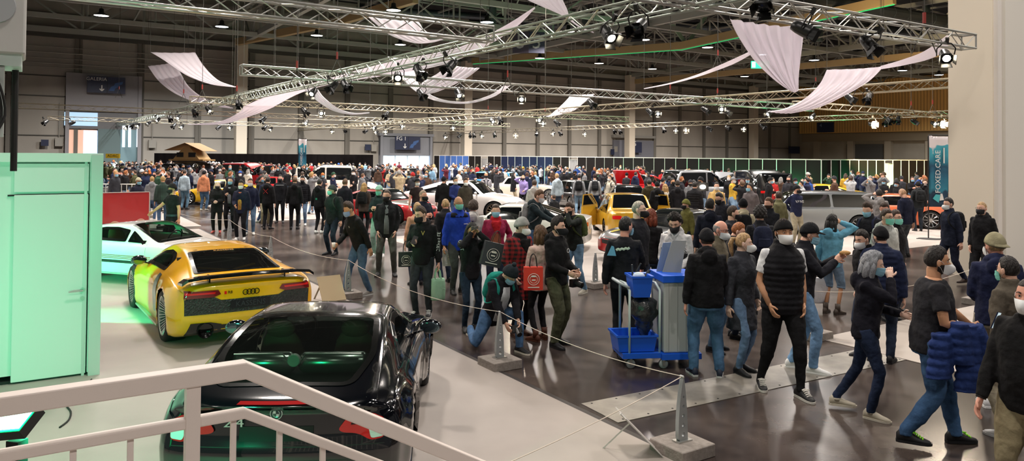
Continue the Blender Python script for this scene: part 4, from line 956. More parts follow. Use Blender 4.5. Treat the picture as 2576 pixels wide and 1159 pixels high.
def garment(P, kind, w=1.0, lod=0, belly=0, female=False):
    mb = MB(); base = [(z, a*w*(.92 if female and 1.0 < z < 1.2 else 1), b_*w+(belly*math.exp(-((z-1.08)/.13)**2)), (r[0] if r else 0)+(belly*.5*math.exp(-((z-1.08)/.13)**2)) + (.02*math.exp(-((z-1.28)/.07)**2) if female else 0)) for z, a, b_, *r in GARM['torso']]
    n = 22; w2 = (w+1)/2
    if kind in ('hoodie', 'sweater', 'jacket', 'puffer', 'fleece'):
        g = {'hoodie': .016, 'sweater': .012, 'jacket': .02, 'puffer': .035, 'fleece': .025}[kind]
        if kind == 'hoodie' or kind == 'sweater': pr = [(base[0][0]-.01, base[0][1]*.95, base[0][2]*.95, 0)]+grow(base, g)
        else: pr = [(base[0][0]-.06, base[0][1]+g, base[0][2]+g, 0)]+grow(base, g)
        if kind == 'puffer':
            q = []
            for i in range(len(pr)-1):
                for j in range(5):
                    t = j/5; r = [pr[i][m]+(pr[i+1][m]-pr[i][m])*t for m in range(4)]; z = r[0]; k = .014*(abs(sin(z*pi/.075))-.6) if z < 1.44 else 0; q.append((z, r[1]+k, r[2]+k, r[3]))
            pr = q+[pr[-1]]
        mb.loft(tors(P, pr, n))
        if kind in ('jacket', 'puffer', 'fleece'): mb.loft(tors(P, [(1.47, .088, .085, -.005), (1.50, .082, .082, -.002), (1.545, .076, .078, .004)], 18))
        for k in 'lr': sleeve(mb, P, k, .060*w2+g*.55, .050*w2+g*.45, .037+g*.35, puff=.10 if kind == 'puffer' else 0)
        if kind == 'hoodie':   # hood lying on the shoulders
            c = []
            for a in range(9):
                t = -1+2*a/8; ang = t*2.35; x = .088*sin(ang); f = .02-.085*cos(ang); z = 1.475+.035*(cos(ang)) ; c.append(P.T(x, f, z))
            mb.tube(c, [.024, .030, .038, .048, .056, .048, .038, .030, .024], 10, rnd=True)
            mb.ell(P.T(0, -.125, 1.43), (.105, .052, .095), 14, 8, R=P.R)
    elif kind in ('tee',):
        g = .012; pr = [(base[0][0]-.02, base[0][1]+g, base[0][2]+g, 0)]+grow(base, g)[:-1]; mb.loft(tors(P, pr, n))
        for k in 'lr': sleeve(mb, P, k, .062*w2+.008, .06, .045, upto=.5)
    elif kind == 'vest':
        g = .034; pr0 = [(base[0][0]-.03, base[0][1]+g*.6, base[0][2]+g*.6, 0)]+grow(base, g); q = []
        for i in range(len(pr0)-1):
            for j in range(6):
                t = j/6; r = [pr0[i][m]+(pr0[i+1][m]-pr0[i][m])*t for m in range(4)]; z = r[0]; k = .012*(abs(sin(z*pi/.06))-.6) if z < 1.4 else 0; q.append((z, (r[1]+k)*(1 if z < 1.3 else .93), r[2]+k, r[3]))
        mb.loft(tors(P, q+[pr0[-1]], 24)); mb.loft(tors(P, [(1.46, .095, .092, -.01), (1.50, .09, .09, -.005), (1.555, .086, .086, .004)], 18))
    elif kind == 'coat':
        g = .024; pr = [(.56, .225*w, .19*w), (.70, .215*w, .175*w)]+grow(base, g); mb.loft(tors(P, pr, n))
        for k in 'lr': sleeve(mb, P, k, .085, .07, .052)
        mb.loft(tors(P, [(1.47, .09, .085, -.005), (1.53, .078, .08, .004)], 18))
    elif kind == 'parka':
        g = .034; pr = [(.70, .22*w, .17*w)]+grow(base, g); mb.loft(tors(P, pr, n))
        for k in 'lr': sleeve(mb, P, k, .092, .076, .056)
        mb.tube([P.T(.1*sin(a), .02-.1*cos(a), 1.49) for a in [-2.3, -1.5, -.8, 0, .8, 1.5, 2.3]], [.03, .04, .05, .055, .05, .04, .03], 10, rnd=True)
    elif kind == 'polo':
        g = .012; pr = [(base[0][0]-.02, base[0][1]+g, base[0][2]+g, 0)]+grow(base, g); mb.loft(tors(P, pr, n))
        for k in 'lr': sleeve(mb, P, k, .078, .064, .045)
    return mb
def trousers(P, w=1.0, fit=1.0, lod=0, shorts=False, lower=1.0):
    mb = MB(); mb.loft(tors(P, [(1.0, .152*w, .115*w), (.93, .162*w, .122*w), (.86, .168*w, .126*w), (.80, .150*w, .116*w)], 20)) if P.pel.z > .8 else mb.loft(tors(P, [(1.0, .165*w, .12*w), (.93, .175*w, .128*w), (.86, .165*w, .13*w)], 20))
    for k in 'lr':
        H_, K, An = P.hip[k], P.knee[k], P.ank[k]; up = V((0, 0, 1))
        if shorts: mb.tube([H_+up*.03, H_.lerp(K, .25), H_.lerp(K, .6), K, K.lerp(An, .12)], [.10*w, .098*w, .088*w*fit, .078*fit, .078*fit], 14)
        else: mb.tube([H_+up*.03, H_.lerp(K, .25), H_.lerp(K, .6), K, K.lerp(An, .3), K.lerp(An, .65), An+up*.02, An-up*.02], [.10*w, .098*w, .084*w*fit, .068*fit, .066*fit, .058*fit*lower, .052*fit*lower, .054*fit*lower], 14)
    return mb
def shoe(mb, P, k, s=1.0, boot=False, part='upper'):
    An = P.ank[k]; a = rad(P.toe[k]); lift = An.z-.09
    d = V((sin(a), -cos(a), 0)); up = V((0, 0, 1)); b0 = V((An.x, An.y, lift)); side = d.cross(up)
    if lift > .15: # knees on the floor: toe tucked
        up = V((-d.x*.8, -d.y*.8, .6)).normalized(); d = V((d.x*.55, d.y*.55, -.83)); b0 = An-up*.07
    if part == 'upper':
        pr = [(-.075, .030, .040, .040), (-.055, .036, .055, .052), (0, .037, .058, .055), (.05, .039, .045, .042), (.10, .044, .034, .031), (.15, .042, .028, .024), (.185, .028, .022, .018), (.195, .012, .018, .01)]
        rg = []
        for x, w, cz, h in pr: c = b0+d*x+up*cz; rg.append([c+side*w*cos(q)+up*h*sin(q) for q in [2*pi*j/12 for j in range(12)]])
        mb.loft(rg); mb.tube([An-up*.03, An+up*(.10 if boot else .0)], [.045, .045 if boot else .043], 12)
    else:
        o = [(-.08, .022), (-.06, .036), (0, .038), (.06, .042), (.11, .047), (.16, .042), (.19, .026), (.203, .008)]
        L = [b0+d*x+side*w for x, w in o]+[b0+d*x-side*w for x, w in reversed(o)]
        mb.loft([[p+up*.002 for p in L], [p+up*.024 for p in L]])
def headmesh(mb, P, lod, s=1.0):
    nu, nv = (44, 36) if lod == 0 else (24, 20) if lod == 1 else (14, 10); vs = []; fs = []
    for i in range(nv+1):
        th = pi*i/nv
        for j in range(nu):
            vs.append(P.head+P.HR @ headpt(dirs(th, 2*pi*j/nu)))
    for i in range(nv):
        for j in range(nu): k = (j+1) % nu; fs.append((i*nu+j, (i+1)*nu+j, (i+1)*nu+k, i*nu+k))
    mb.add(vs, fs)
    if lod < 2:
        for sg in (-1, 1):
            R = P.HR @ Matrix.Rotation(sg*.25, 3, 'Z')
            mb.ell(P.head+P.HR @ V((sg*.080, .008, -.008)), (.009, .019, .031), 10, 8, R=R)
def hairmesh(P, style, lod):
    mb = MB(); nu, nv = (48, 32) if lod == 0 else (28, 18) if lod == 1 else (16, 10)
    top = {'short': .022, 'buzz': .006, 'curly': .045, 'quiff': .034, 'long': .022, 'bob': .03, 'pony': .014, 'bun': .014, 'bald': .004, 'under': .016}.get(style, .018)
    sidek = {'short': .008, 'buzz': .004, 'curly': .034, 'quiff': .006, 'long': .022, 'bob': .032, 'pony': .010, 'bun': .01, 'bald': .005, 'under': .01}.get(style, .01)
    rnd = random.Random(int(abs(P.head.x*1e4))+len(style)); ph0 = [rnd.uniform(0, 6) for _ in range(6)]
    vs = []; fs = []; keep = {}
    for i in range(nv+1):
        th = pi*.80*i/nv
        for j in range(nu):
            ph = 2*pi*j/nu; d = dirs(th, ph); f = cos(ph)   # f=1 front
            z = d[2]
            line = .55 if f > .55 else (.55-(.55-f)*1.15 if f > .1 else (.03 if f > -.15 else -.42))
            if style in ('long', 'bob') and f < .35: line = min(line, -.55)
            if style == 'bald': line = line if f < .2 else 2
            m_ = z-line; t = max(0, min(1, m_*4.0))
            th_ = (sidek+(top-sidek)*max(0, z)**1.2)*t
            if style == 'quiff' and f > .2: th_ += .014*max(0, f)*max(0, min(1, (z-.5)*3))*t
            nz = (sin(ph*9+ph0[0])*sin(th*11+ph0[1])*.18+sin(ph*17+ph0[2])*sin(th*23+ph0[3])*.12)*(2.2 if style == 'curly' else 1)
            off = th_*(1+nz)-(.006 if m_ < 0 else 0)
            if style == 'bald' and z > .45: off = -.01
            vs.append(P.head+P.HR @ headpt(d, 1, off if abs(off) > 1e-6 else 1e-6)); keep[i*nu+j] = m_ > -.12 and not (style == 'bald' and z > .6)
    for i in range(nv):
        for j in range(nu):
            k = (j+1) % nu; q = (i*nu+j, (i+1)*nu+j, (i+1)*nu+k, i*nu+k)
            if sum(keep[x] for x in q) >= 3: fs.append(q)
    mb.add(vs, fs)
    H = lambda x, y, z: P.head+P.HR @ V((x, y, z))
    if style in ('long',):
        for x, y, w in ((-.07, .03, .03), (-.045, .07, .035), (0, .09, .04), (.045, .07, .035), (.07, .03, .03)):
            mb.tube([H(x, y, .02), H(x*1.15, y*1.05, -.06), H(x*1.25, y*1.2, -.16), H(x*1.2, y*1.25, -.26), H(x*1.05, y*1.2, -.33)], [w, w*1.25, w*1.25, w, w*.4], 8)
    if style == 'bob':
        for x, y, w in ((-.078, .0, .028), (-.07, .05, .035), (-.03, .085, .035), (.03, .085, .035), (.07, .05, .035), (.078, .0, .028)):
            mb.tube([H(x, y, .02), H(x*1.12, y*1.05, -.06), H(x*1.15, y*1.1, -.13), H(x*1.02, y, -.175)], [w, w*1.2, w*1.1, w*.4], 8)
    if style == 'pony':
        mb.tube([H(0, .09, .05), H(0, .135, .05), H(0, .16, -.02), H(.01, .15, -.12), H(.01, .13, -.20)], [.02, .028, .032, .024, .008], 8)
    if style == 'bun': mb.ell(H(0, .10, .07), (.04, .04, .035), 10, 8)
    return mb
def shell(P, th0, th1, ph0, ph1, offf, nu=20, nv=12, zsc=1):
    mb = MB(); rings = []
    for i in range(nv+1):
        v = i/nv
        rings.append([P.head+P.HR @ offf(th0+(th1-th0)*v, ph0+(ph1-ph0)*j/nu, v, j/nu) for j in range(nu+1)])
    mb.loft(rings, cap=False, closed=False); return mb
def maskmesh(P, kind, lod):
    nu, nv = (20, 12) if lod < 2 else (8, 5)
    def f(th, ph, v, u):
        a = (u-.5)*2; z = -.016-.102*v; zz = z*(1-.12*a*a)-.006*a*a*(1-2*v)
        w = .080*(1-.20*v); x = w*sin(a*1.25)/sin(1.25)
        y = -.100*cos(a*1.15)*(1-.10*v)-.002
        yc = sin(v*pi)**.8
        if kind == 'ffp2': y -= yc*(1-abs(a))**1.1*.052+ .008*(1-a*a)
        else: y -= yc*(1-a*a)*.020+.010*(1-a*a)+ (.002*sin(v*18) if lod < 1 else 0)
        y -= .012*math.exp(-(a/.2)**2)*max(0, 1-v*2.5)
        return V((x, y+ (.004 if abs(a) > .95 else 0), zz))
    return shell(P, 0, 1, 0, 1, f, nu, nv)
def capmesh(P, kind, back=False):
    mb = MB(); H = lambda v_: P.head+P.HR @ V(v_)
    vs = []; n = 24; m = 8
    if kind == 'cap':
        rg = []
        for i in range(m+1):
            th = (1-i/m); rg.append([H(headpt(dirs(max(th*pi*(.47-.075*cos(2*pi*j/n)), .02), 2*pi*j/n), 1, .016+.008*cos(th*1.5))) for j in range(n)])
        mb.loft(rg); sg = 1 if back else -1
        br = []
        for j in range(9):
            a = -1+j/4; x = .068*sin(a*1.2)/sin(1.2); y0 = -.105*cos(a*.8); br.append((x, y0, -.070*sqrt(max(0, 1-a*a))))
        up = [H((x, -sg*y0, .028)) for x, y0, e in br]; lo = [H((x, -sg*(y0+e), .018-.012*abs(x)/.068)) for x, y0, e in br]
        if back: up = [H((x, -y0, .020)) for x, y0, e in br]; lo = [H((x, -(y0+e*.9), .0)) for x, y0, e in br]
        else: up = [H((x, y0, .046)) for x, y0, e in br]; lo = [H((x, y0+e, .034-.1*abs(x)**1.3)) for x, y0, e in br]
        d = P.HR @ V((0, 0, .006)); mb.loft([up, lo, [p+d for p in lo], [p+d for p in up]], cap=False, closed=False)
    else:  # beanie
        rg = []
        for i in range(m+1):
            th = (1-i/m); rg.append([H(headpt(dirs(max(th*pi*(.49-.08*cos(2*pi*j/n)), .02), 2*pi*j/n), 1, .018+.012*cos(th*1.5)+(.007 if i < 2 else 0))) for j in range(n)])
        mb.loft(rg)
        if kind == 'pompom': mb.ell(H((0, .03, .155)), .032, 12, 8)
    return mb
def backpack(P, w=.15, h=.24, d=.10):
    mb = MB(); rg = []
    for z, k in ((1.05, .7), (1.08, .95), (1.15, 1.0), (1.28, 1.0), (1.38, .92), (1.44, .7), (1.46, .35)):
        c = P.T(0, -.13-d*.55, z); sx = P.R @ V((1, 0, 0)); sy = P.R @ V((0, 1, 0))
        rg.append([c+sx*w*k*(abs(cos(q))**.6*(1 if cos(q) > 0 else -1))+sy*d*.75*k*(abs(sin(q))**.6*(1 if sin(q) > 0 else -1)) for q in [2*pi*j/16+.01 for j in range(16)]])
    mb.loft(rg)
    st = MB()
    for sg in (-1, 1): st.tube(catmull([P.T(sg*.10, -.15, 1.38), P.T(sg*.105, -.02, 1.475), P.T(sg*.12, .12, 1.40), P.T(sg*.145, .13, 1.25), P.T(sg*.17, 0, 1.10), P.T(sg*.12, -.14, 1.08)], 3), (.022, .007), 8)
    return mb, st
def finish(o, vox, disp=0, smooth=2):
    r = o.modifiers.new('r', 'REMESH'); r.mode = 'VOXEL'; r.voxel_size = vox; r.use_smooth_shade = True
    if smooth: sm = o.modifiers.new('s', 'SMOOTH'); sm.factor = .5; sm.iterations = smooth
    if disp:
        tx = bpy.data.textures.get('folds') or bpy.data.textures.new('folds', 'CLOUDS'); tx.noise_scale = .085; tx.noise_depth = 2
        dm = o.modifiers.new('d', 'DISPLACE'); dm.texture = tx; dm.strength = disp; dm.mid_level = .5; dm.texture_coords = 'LOCAL'
    BAKE.append(o)
def person(loc_, H, head=0, label='', top=('hoodie', '15151a'), legs=('jeans', '2b3548'), shoes='1a1a1a', sole=None, hair=('short', 'brown'), mask='ffp2w', sk='light', group=None,
           w=1.0, fit=1.0, belly=0, female=False, hat=None, beard=None, glasses=False, extra=None, lod=None, grip=(0, 0), boot=False, cat='person', top2=None, **pk):
    loc_ = V(loc_); D = loc_.y; s = H/1.78
    if lod is None: lod = 0 if D < 12.5 else 1 if D < 21 else 2
    t = empty('person', (loc_.x, loc_.y, loc_.z), rad(head), label, cat, group); t.scale = (s, s, s)
    P = pose(s, **pk)
    vox = (.011, .015, .022)[lod]
    tk, tc = top[:2]; short = tk == 'tee' or (top2 and top2[0] == 'tee') or tk == 'bare'
    mb = MB(); headmesh(mb, P, lod)
    mb.loft(tors(P, [(.86, .13, .10), (1.1, .135, .10), (1.3, .15, .105), (1.40, .145, .09), (1.45, .10, .075), (1.485, .062, .064, 0)], 16)+[[c for c in []]] if False else tors(P, [(.86, .13, .10), (1.1, .135, .10), (1.3, .15, .105), (1.40, .145, .09), (1.45, .10, .075), (1.485, .060, .062, 0)], 16))
    mb.tube([P.T(0, 0, 1.44), P.neck, P.neck.lerp(P.head, .45)+P.HR @ V((0, .012, 0)), P.head+P.HR @ V((0, .015, -.03))], [(.062, .062), (.056, .058), (.054, .058), (.05, .05)], 16, side=P.HR @ V((1, 0, 0)))
    palms = {}
    for i, k in enumerate('lr'):
        S, E, W = P.sh[k], P.el[k], P.wr[k]; r = (.048, .040, .027) if not female else (.04, .034, .024)
        mb.tube([P.T((-1 if k == 'l' else 1)*.12, 0, 1.40), S, S.lerp(E, .45), E, E.lerp(W, .3), W], [r[0], r[0]*1.05, r[0], r[1], r[1]*1.05, r[2]], 12)
        palms[k] = hand(mb, P, k, lod=lod, grip=grip[i])
        Hh, K, An = P.hip[k], P.knee[k], P.ank[k]; mb.tube([Hh+V((0, 0, .02)), Hh.lerp(K, .5), K, K.lerp(An, .35), An], [.055, .05, .036, .036, .03], 12)
    mb.build('body', skin(sk), t, True)
    g = garment(P, tk, w, lod, belly, female); vt = vox if tk not in ('puffer', 'vest') else min(vox, .013)
    cm = top[2] if len(top) > 2 else cloth(tc)
    nm = {'hoodie': 'hooded_sweater', 'sweater': 'sweater', 'jacket': 'jacket', 'puffer': 'padded_jacket', 'fleece': 'fleece_jacket', 'tee': 'shirt', 'vest': 'padded_vest', 'coat': 'coat', 'parka': 'parka', 'polo': 'work_shirt'}[tk]
    o = g.build(nm, cm, t); finish(o, vt, (.021 if lod < 2 else 0) if tk not in ('puffer', 'vest') else .012, 2 if tk not in ('puffer', 'vest') else 1)
    if top2:
        g = garment(P, top2[0], w*.97, lod, belly, female); o2 = g.build({'tee': 'shirt', 'sweater': 'sweater', 'hoodie': 'hooded_sweater'}.get(top2[0], 'shirt'), cloth(top2[1]), t); finish(o2, vox, .018 if lod < 2 else 0)
    lk, lc = legs[:2]
    tm = denim(lc) if lk == 'jeans' else cloth(lc)
    g = trousers(P, (w*.98+.02) if not female else .97, fit, lod, shorts=lk == 'shorts', lower=1.0 if lk != 'jogger' else .8)
    o = g.build('trousers', tm, t); finish(o, vox, .019 if lod < 2 else 0)
    for k in 'lr':
        mb = MB(); shoe(mb, P, k, boot=boot); so = mb.build('shoe', mat(shoes, .6, key='shoe'), t, True)
        if lod < 2: mb = MB(); shoe(mb, P, k, part='sole'); mb.build('sole', mat(sole or shoes, .6, key='shoe'), so)
    if hair:
        hm = hairmesh(P, hair[0], lod); hm.build('hair', hairm(hair[1]), t, True)
    if beard and lod < 2:
        def bf(th, ph, v, u): a = (u-.5)*2; d = dirs(pi*(.56+.36*v), a*1.75); return headpt(d, 1, .007*min(1, 6*v+.2) if v < .95 else .001)
        shell(P, 0, 1, 0, 1, bf, 20, 8).build('beard', hairm(beard), t, True)
    if hat:
        capmesh(P, hat[0], len(hat) > 2 and hat[2]).build({'cap': 'cap', 'beanie': 'beanie', 'pompom': 'beanie'}[hat[0]], cloth(hat[1]), t, True)
    if mask:
        mc = {'ffp2w': 'eef1f2', 'blue': '8fc3dc', 'black': '121214', 'green': '7fd0c0', 'ffp2b': '15161a', 'white': 'e8e8e8', 'grey': '9aa2b0', 'lblue': '8fa8d8'}[mask]
        mm = maskmesh(P, 'ffp2' if mask in ('ffp2w', 'ffp2b') else 'surg', lod).build('face_mask', mat(mc, .85, key='mask'), t, True)
        if lod < 2:
            mb = MB(); H_ = lambda v_: P.head+P.HR @ V(v_)
            for sg in (-1, 1):
                mb.tube([H_((sg*.077, -.035, -.01)), H_((sg*.085, -.01, .012)), H_((sg*.088, .015, .012))], .0017, 4); mb.tube([H_((sg*.062, -.035, -.095)), H_((sg*.078, -.01, -.05)), H_((sg*.086, .012, -.03))], .0017, 4)
            mb.build('ear_loop', mat('e8e8e8', .8), mm)
    if lod == 0:
        for sg in (-1, 1):
            mb = MB(); c = P.head+P.HR @ V((sg*.031, -.0725, .003)); mb.ell(c, (.0135, .0115, .0085), 12, 8, R=P.HR); e = mb.build('eye', mat('cfc8c2', .25, key='eye'), t, True)
            mb = MB(); mb.tube([c+P.HR @ V((.0145*cos(a), -.0085-.003*sin(a), .0025+.0068*sin(a))) for a in [pi*j/8 for j in range(9)]], (.0022, .0035), 6); mb.build('eyelid', skin(sk), e, True)
            mb = MB(); mb.ell(c+P.HR @ V((0, -.0082, 0)), (.0052, .0042, .0055), 10, 6, R=P.HR); mb.build('iris', mat('2a1d16', .15, key='eye'), e, True)
        mb = MB()
        for sg in (-1, 1): mb.tube([P.head+P.HR @ V((sg*.018, -.0925, .024)), P.head+P.HR @ V((sg*.034, -.091, .030)), P.head+P.HR @ V((sg*.052, -.080, .024))], [(.0045, .004), (.005, .004), (.002, .003)], 6)
        mb.build('eyebrows', hairm(hair[1] if hair else 'brown'), t, True)
    if glasses and lod < 2:
        mb = MB()
        for sg in (-1, 1):
            c = V((sg*.034, -.104, .004)); mb.tube([P.head+P.HR @ (c+V((.026*cos(a), .004*abs(cos(a)), .017*sin(a)))) for a in [2*pi*j/14 for j in range(15)]], .0018, 4)
            mb.tube([P.head+P.HR @ V((sg*.060, -.098, .006)), P.head+P.HR @ V((sg*.082, 0, .006))], .0018, 4)
        mb.tube([P.head+P.HR @ V((-.008, -.108, .006)), P.head+P.HR @ V((.008, -.108, .006))], .0018, 4)
        mb.build('glasses', mat('181818', .3), t)
    P.palm = palms; P.root = t; P.sc = s
    if extra: extra(P, t)
    return t, P
# things people wear that are parts of them
def x_backpack(col, **k):
    def f(P, t):
        a, b_ = backpack(P, **k); o = a.build('backpack', cloth(col), t); finish(o, .015, .012, 2); b_.build('strap', cloth(col), o, True)
        mb = MB(); c = P.T(0, -.29, 1.2); mb.box(c, (.19, .03, .14), P.R); q = mb.build('front_pocket', cloth(col), o); bv = q.modifiers.new('b', 'BEVEL'); bv.width = .012
    return f
def x_text(txt, size, col, z=1.27, f=.15, x=0, back=False, rot=0, name='print', width=None):
    def g(P, t):
        R = P.R @ Euler((pi/2, rad(rot), pi if back else 0)).to_matrix()
        lettering(txt, size, mat(col, .7, key='print'), t, P.T(x, -f if back else f, z), R, name, .0015, width=width)
    return g
def x_many(*fs):
    def g(P, t):
        for f in fs: f(P, t)
    return g
def x_stripe(z, col, back=True, w=.14, f=.165, h=.012):
    def g(P, t): mb = MB(); mb.box(P.T(0, -f if back else f, z), (w*2, .01, h), P.R); mb.build('print', mat(col, .6), t)
    return g
def x_rag(P, t):
    mb = MB(); mb.prism([(-.02, -.07), (.10, -.07), (.04, .06), (.01, .05)], P.T(.10, -.155, 1.33), P.R @ V((1, 0, 0)), P.R @ V((0, 0, 1)), P.R @ V((0, .006, 0))); mb.build('print', mat('6ab0d0', .7), t)
    mb = MB(); mb.tube([P.T(.08-.025*i, -.158, 1.335+.012*(i % 2)+.004*i) for i in range(8)], (.006, .018), 6); mb.build('print', mat('c8e0c8', .7), t)
def x_scarf(col):
    def g(P, t):
        mb = MB(); mb.loft(tors(P, [(1.40, .12, .11, .01), (1.44, .115, .11, .01), (1.49, .10, .10, .01), (1.53, .085, .09, .012)], 18)); mb.tube([P.T(0, .14, 1.44), P.T(.0, .16, 1.34), P.T(0, .155, 1.24), P.T(0, .15, 1.17)], [(.10, .03), (.09, .03), (.055, .02), (.015, .01)], 12, side=P.R @ V((1, 0, 0)))
        o = mb.build('scarf', cloth(col), t); finish(o, .013, .03)
    return g
def world_palm(P, k):   # where a palm is in the world
    t = P.root; M = Matrix.Translation(t.location) @ Matrix.Rotation(t.rotation_euler.z, 4, 'Z') @ Matrix.Diagonal((P.sc, P.sc, P.sc, 1))
    return M @ P.palm[k]
def carrier_bag(P, k, col, label, w=.30, h=.34, d=.10, logo=None, swing=0, name='shopping_bag', alpha=1, rz=None, drop=.16, soft=False):
    p = world_palm(P, k); t = empty(name, p-V((0, 0, drop+h)), (P.root.rotation_euler.z+pi/2 if rz is None else rz), label, 'bag')
    m = mat(col, .5 if not soft else .35, key='bag', bump=.8 if soft else .15, bscale=10, alpha=alpha)
    mb = MB(); k_ = .82
    rg = []
    for z, sx, sy in ((0, .9, .8), (.02, .96, .95), (h*.5, 1.0, 1.0 if not soft else 1.3), (h*.85, .98, .8), (h, .97, .62)):
        rg.append([V((x*w/2*sx, y*d/2*sy, z)) for x, y in ((-1, -1), (-.33, -1.1), (.33, -1.1), (1, -1), (1, 1), (.33, 1.1), (-.33, 1.1), (-1, 1))])
    mb.loft(rg); o = mb.build('bag_body', m, t, soft)
    mb = MB()
    for y in (-d*.3, d*.3): mb.tube(catmull([(-w*.22, y, h-.01), (-w*.15, y*.6, h+drop*.7), (0, 0, h+drop), (w*.15, y*.6, h+drop*.7), (w*.22, y, h-.01)], 4), (.004, .010) if not soft else .009, 6)
    mb.build('handle', m if soft else mat('202020', .6), t, True)
    if logo: logo(t, w, h, d)
    return t
# ------------------------------------------------------------ the people one by one
def at(px, py): return G(px, py)
def hd(px, yt, H, D=None):   # from the head top
    Y0 = HORIZON+.008*(px-1288)
    D = D or (CH-H)*F/(yt-Y0); return V(((px-PW/2)/F*D, D, 0))
BLKC = '131318'; NAVY = '171d2e'; JB = '4a6583'; JL = '6f8aa6'; JD = '222c40'
# 1 the man at the front right
def jkt(P, t):
    pass
T1, P1 = person(at(2338, 1118), 1.82, 78, 'walking man in a dark grey shirt with bright green laces holding a blue padded jacket', ('tee', '27272c'), ('jeans', '3a5a80'), '15161a', '15161a', ('short', 'dark'), 'ffp2w', 'tan',
    w=1.10, fit=1.12, feet=((-.10, -.22, .13), (.10, .24)), hl=(.17, .26, 1.10), hr=(.27, .50, .98), lean=4, belly=.035, beard='dark', twist=0)
def folded_jacket(P):
    p = world_palm(P, 'l'); c = p+V((-.20, -.05, .04))
    t = empty('folded_jacket', (c.x, c.y, c.z-.42), rad(12), 'blue padded jacket hanging over the arm of the man with green laces', 'jacket')
    m = cloth('22376e'); mb = MB()
    for x0, wd, h0, h1, ph in ((-.20, .26, -.02, .36, 0), (.06, .28, -.14, .44, 1), (-.02, .20, .10, .46, 2)):
        rg = []
        for i in range(25):
            z = h0+(h1-h0)*i/24; k = .80+.20*abs(sin((z+x0*.4)*pi/.075+ph))**.6; a = wd/2*k*(1 if i < 21 else .75); b_ = (.075 if x0 < 0 else .085)*k
            rg.append([V((x0+.03*sin(z*6+ph)+a*cos(q), b_*sin(q)-(.03*ph), z)) for q in [2*pi*j/14 for j in range(14)]])
        mb.loft(rg)
    mb.tube([(.12, -.04, .42), (.20, -.05, .25), (.21, -.04, .05), (.17, -.03, -.08)], [.075, .08, .075, .06], 12)
    o = mb.build('quilted_body', m, t); finish(o, .009, .02, 1)
folded_jacket(P1)
def lace(P, col):
    for k in 'lr':
        An = P.ank[k]; a = rad(P.toe[k]); d = V((sin(a), -cos(a), 0)); mb = MB(); s_ = d.cross(V((0, 0, 1)))
        for i in range(5): c = V((An.x, An.y, An.z-.09))+d*(.055+.018*i)+V((0, 0, .098-.011*i)); mb.tube([c-s_*.03, c+V((0, 0, .008)), c+s_*.03], .006, 5)
        mb.tube([c-d*.07+V((0, 0, .04)), c-d*.05-s_*.04+V((0, 0, .05))], .006, 5); mb.tube([c-d*.07+V((0, 0, .04)), c-d*.05+s_*.04+V((0, 0, .05))], .006, 5)
        mb.build('shoelace', mat(col, .5, key='lace'), P.root)
lace(P1, '9dff2a')
t = empty('smartphone', world_palm(P1, 'l')+V((.12, -.06, .05)), rad(40), 'phone held up by the man with green laces', 'phone'); mb = MB(); mb.box((0, 0, .04), (.078, .009, .155), Euler((.3, .2, 0)).to_matrix()); mb.build('phone_body', mat('1b2440', .2), t); mb = MB(); mb.box((0, -.006, .042), (.07, .003, .145), Euler((.3, .2, 0)).to_matrix()); mb.build('screen', mat('c8e0ea', .2, emit=.5), t)
# 2 grey haired woman
T2, P2 = person(at(2178, 1046), 1.68, 58, 'woman with shoulder length grey hair in a dark hooded sweater, hand at her mask', ('hoodie', '171722'), ('jeans', '1d2a44'), 'b3ab98', 'cfc8b8', ('bob', '8f9298'), 'blue', 'pale', female=True, fit=.86,
    feet=((-.08, .06), (.10, -.30, .12)), hl=(-.03, .20, 1.49), hr=(.10, .32, 1.12), lean=3, hyaw=8, hpitch=8, extra=x_text('C R', .07, 'c9cdd6', 1.26, .165))
# 3 man in padded vest
T3, P3 = person(at(1968, 985), 1.93, 4, 'tall man in a black padded vest over a white shirt, cap worn backwards', ('vest', '15151a'), ('jogger', '0e0e11'), '141416', 'd8d4cc', ('short', 'lbrown'), 'ffp2w', 'tan', top2=('tee', 'e6e8ec'),
    w=1.10, fit=1.02, feet=((-.16, -.16), (.10, .20)), hl='pocket', hr='pocket', hat=('cap', '141416', True), beard='brown', hyaw=2)
lace(P3, 'd8d4cc')
# 4 woman with a ponytail
T4, P4 = person(at(1866, 936), 1.70, 38, 'woman with a fair ponytail in a dark tweed coat and light jeans', ('coat', '33353c'), ('jeans', '6b86a8'), '15161a', '15161a', ('pony', 'fair'), 'ffp2w', 'pale', female=True, w=.92, fit=.84, hyaw=35, hl='down', hr='pocket', feet=((-.10, .03), (.07, -.05)))
# 5 man seen from behind with cap
T5, P5 = person(at(1778, 946), 1.76, 176, 'man seen from behind in a black hooded sweater, black cap and blue jeans', ('hoodie', '101014'), ('jeans', '486a8c'), '1a2236', 'c8c8c8', ('buzz', 'brown'), None, 'pink', w=1.14, belly=.04, fit=1.10, hat=('cap', '14151a'), hyaw=8, hl='low', hr='down', feet=((-.15, .0), (.15, .03)))
# 6 cap man eating
T6, P6 = person(at(2016, 932), 1.83, 72, 'man in a black cap eating a snack behind the man in the vest', ('jacket', '1b1c24'), ('jeans', '6f93b8'), 'e8e8e6', 'f0f0ee', ('short', 'dark'), 'blue', 'light', hat=('cap', '14161a'), hl=(.05, .34, 1.34), hr=(.06, .36, 1.36), lean=4, feet=((-.08, .12), (.10, -.10)), hpitch=10)
t = empty('snack', world_palm(P6, 'r')+V((.03, -.02, .04)), 0, 'small bread snack in the hands of the man in the black cap', 'food'); mb = MB(); mb.ell((0, 0, 0), (.07, .035, .03), 12, 8); mb.build('bread_roll', mat('c89a5e', .7, bump=.5, bscale=40), t, True)
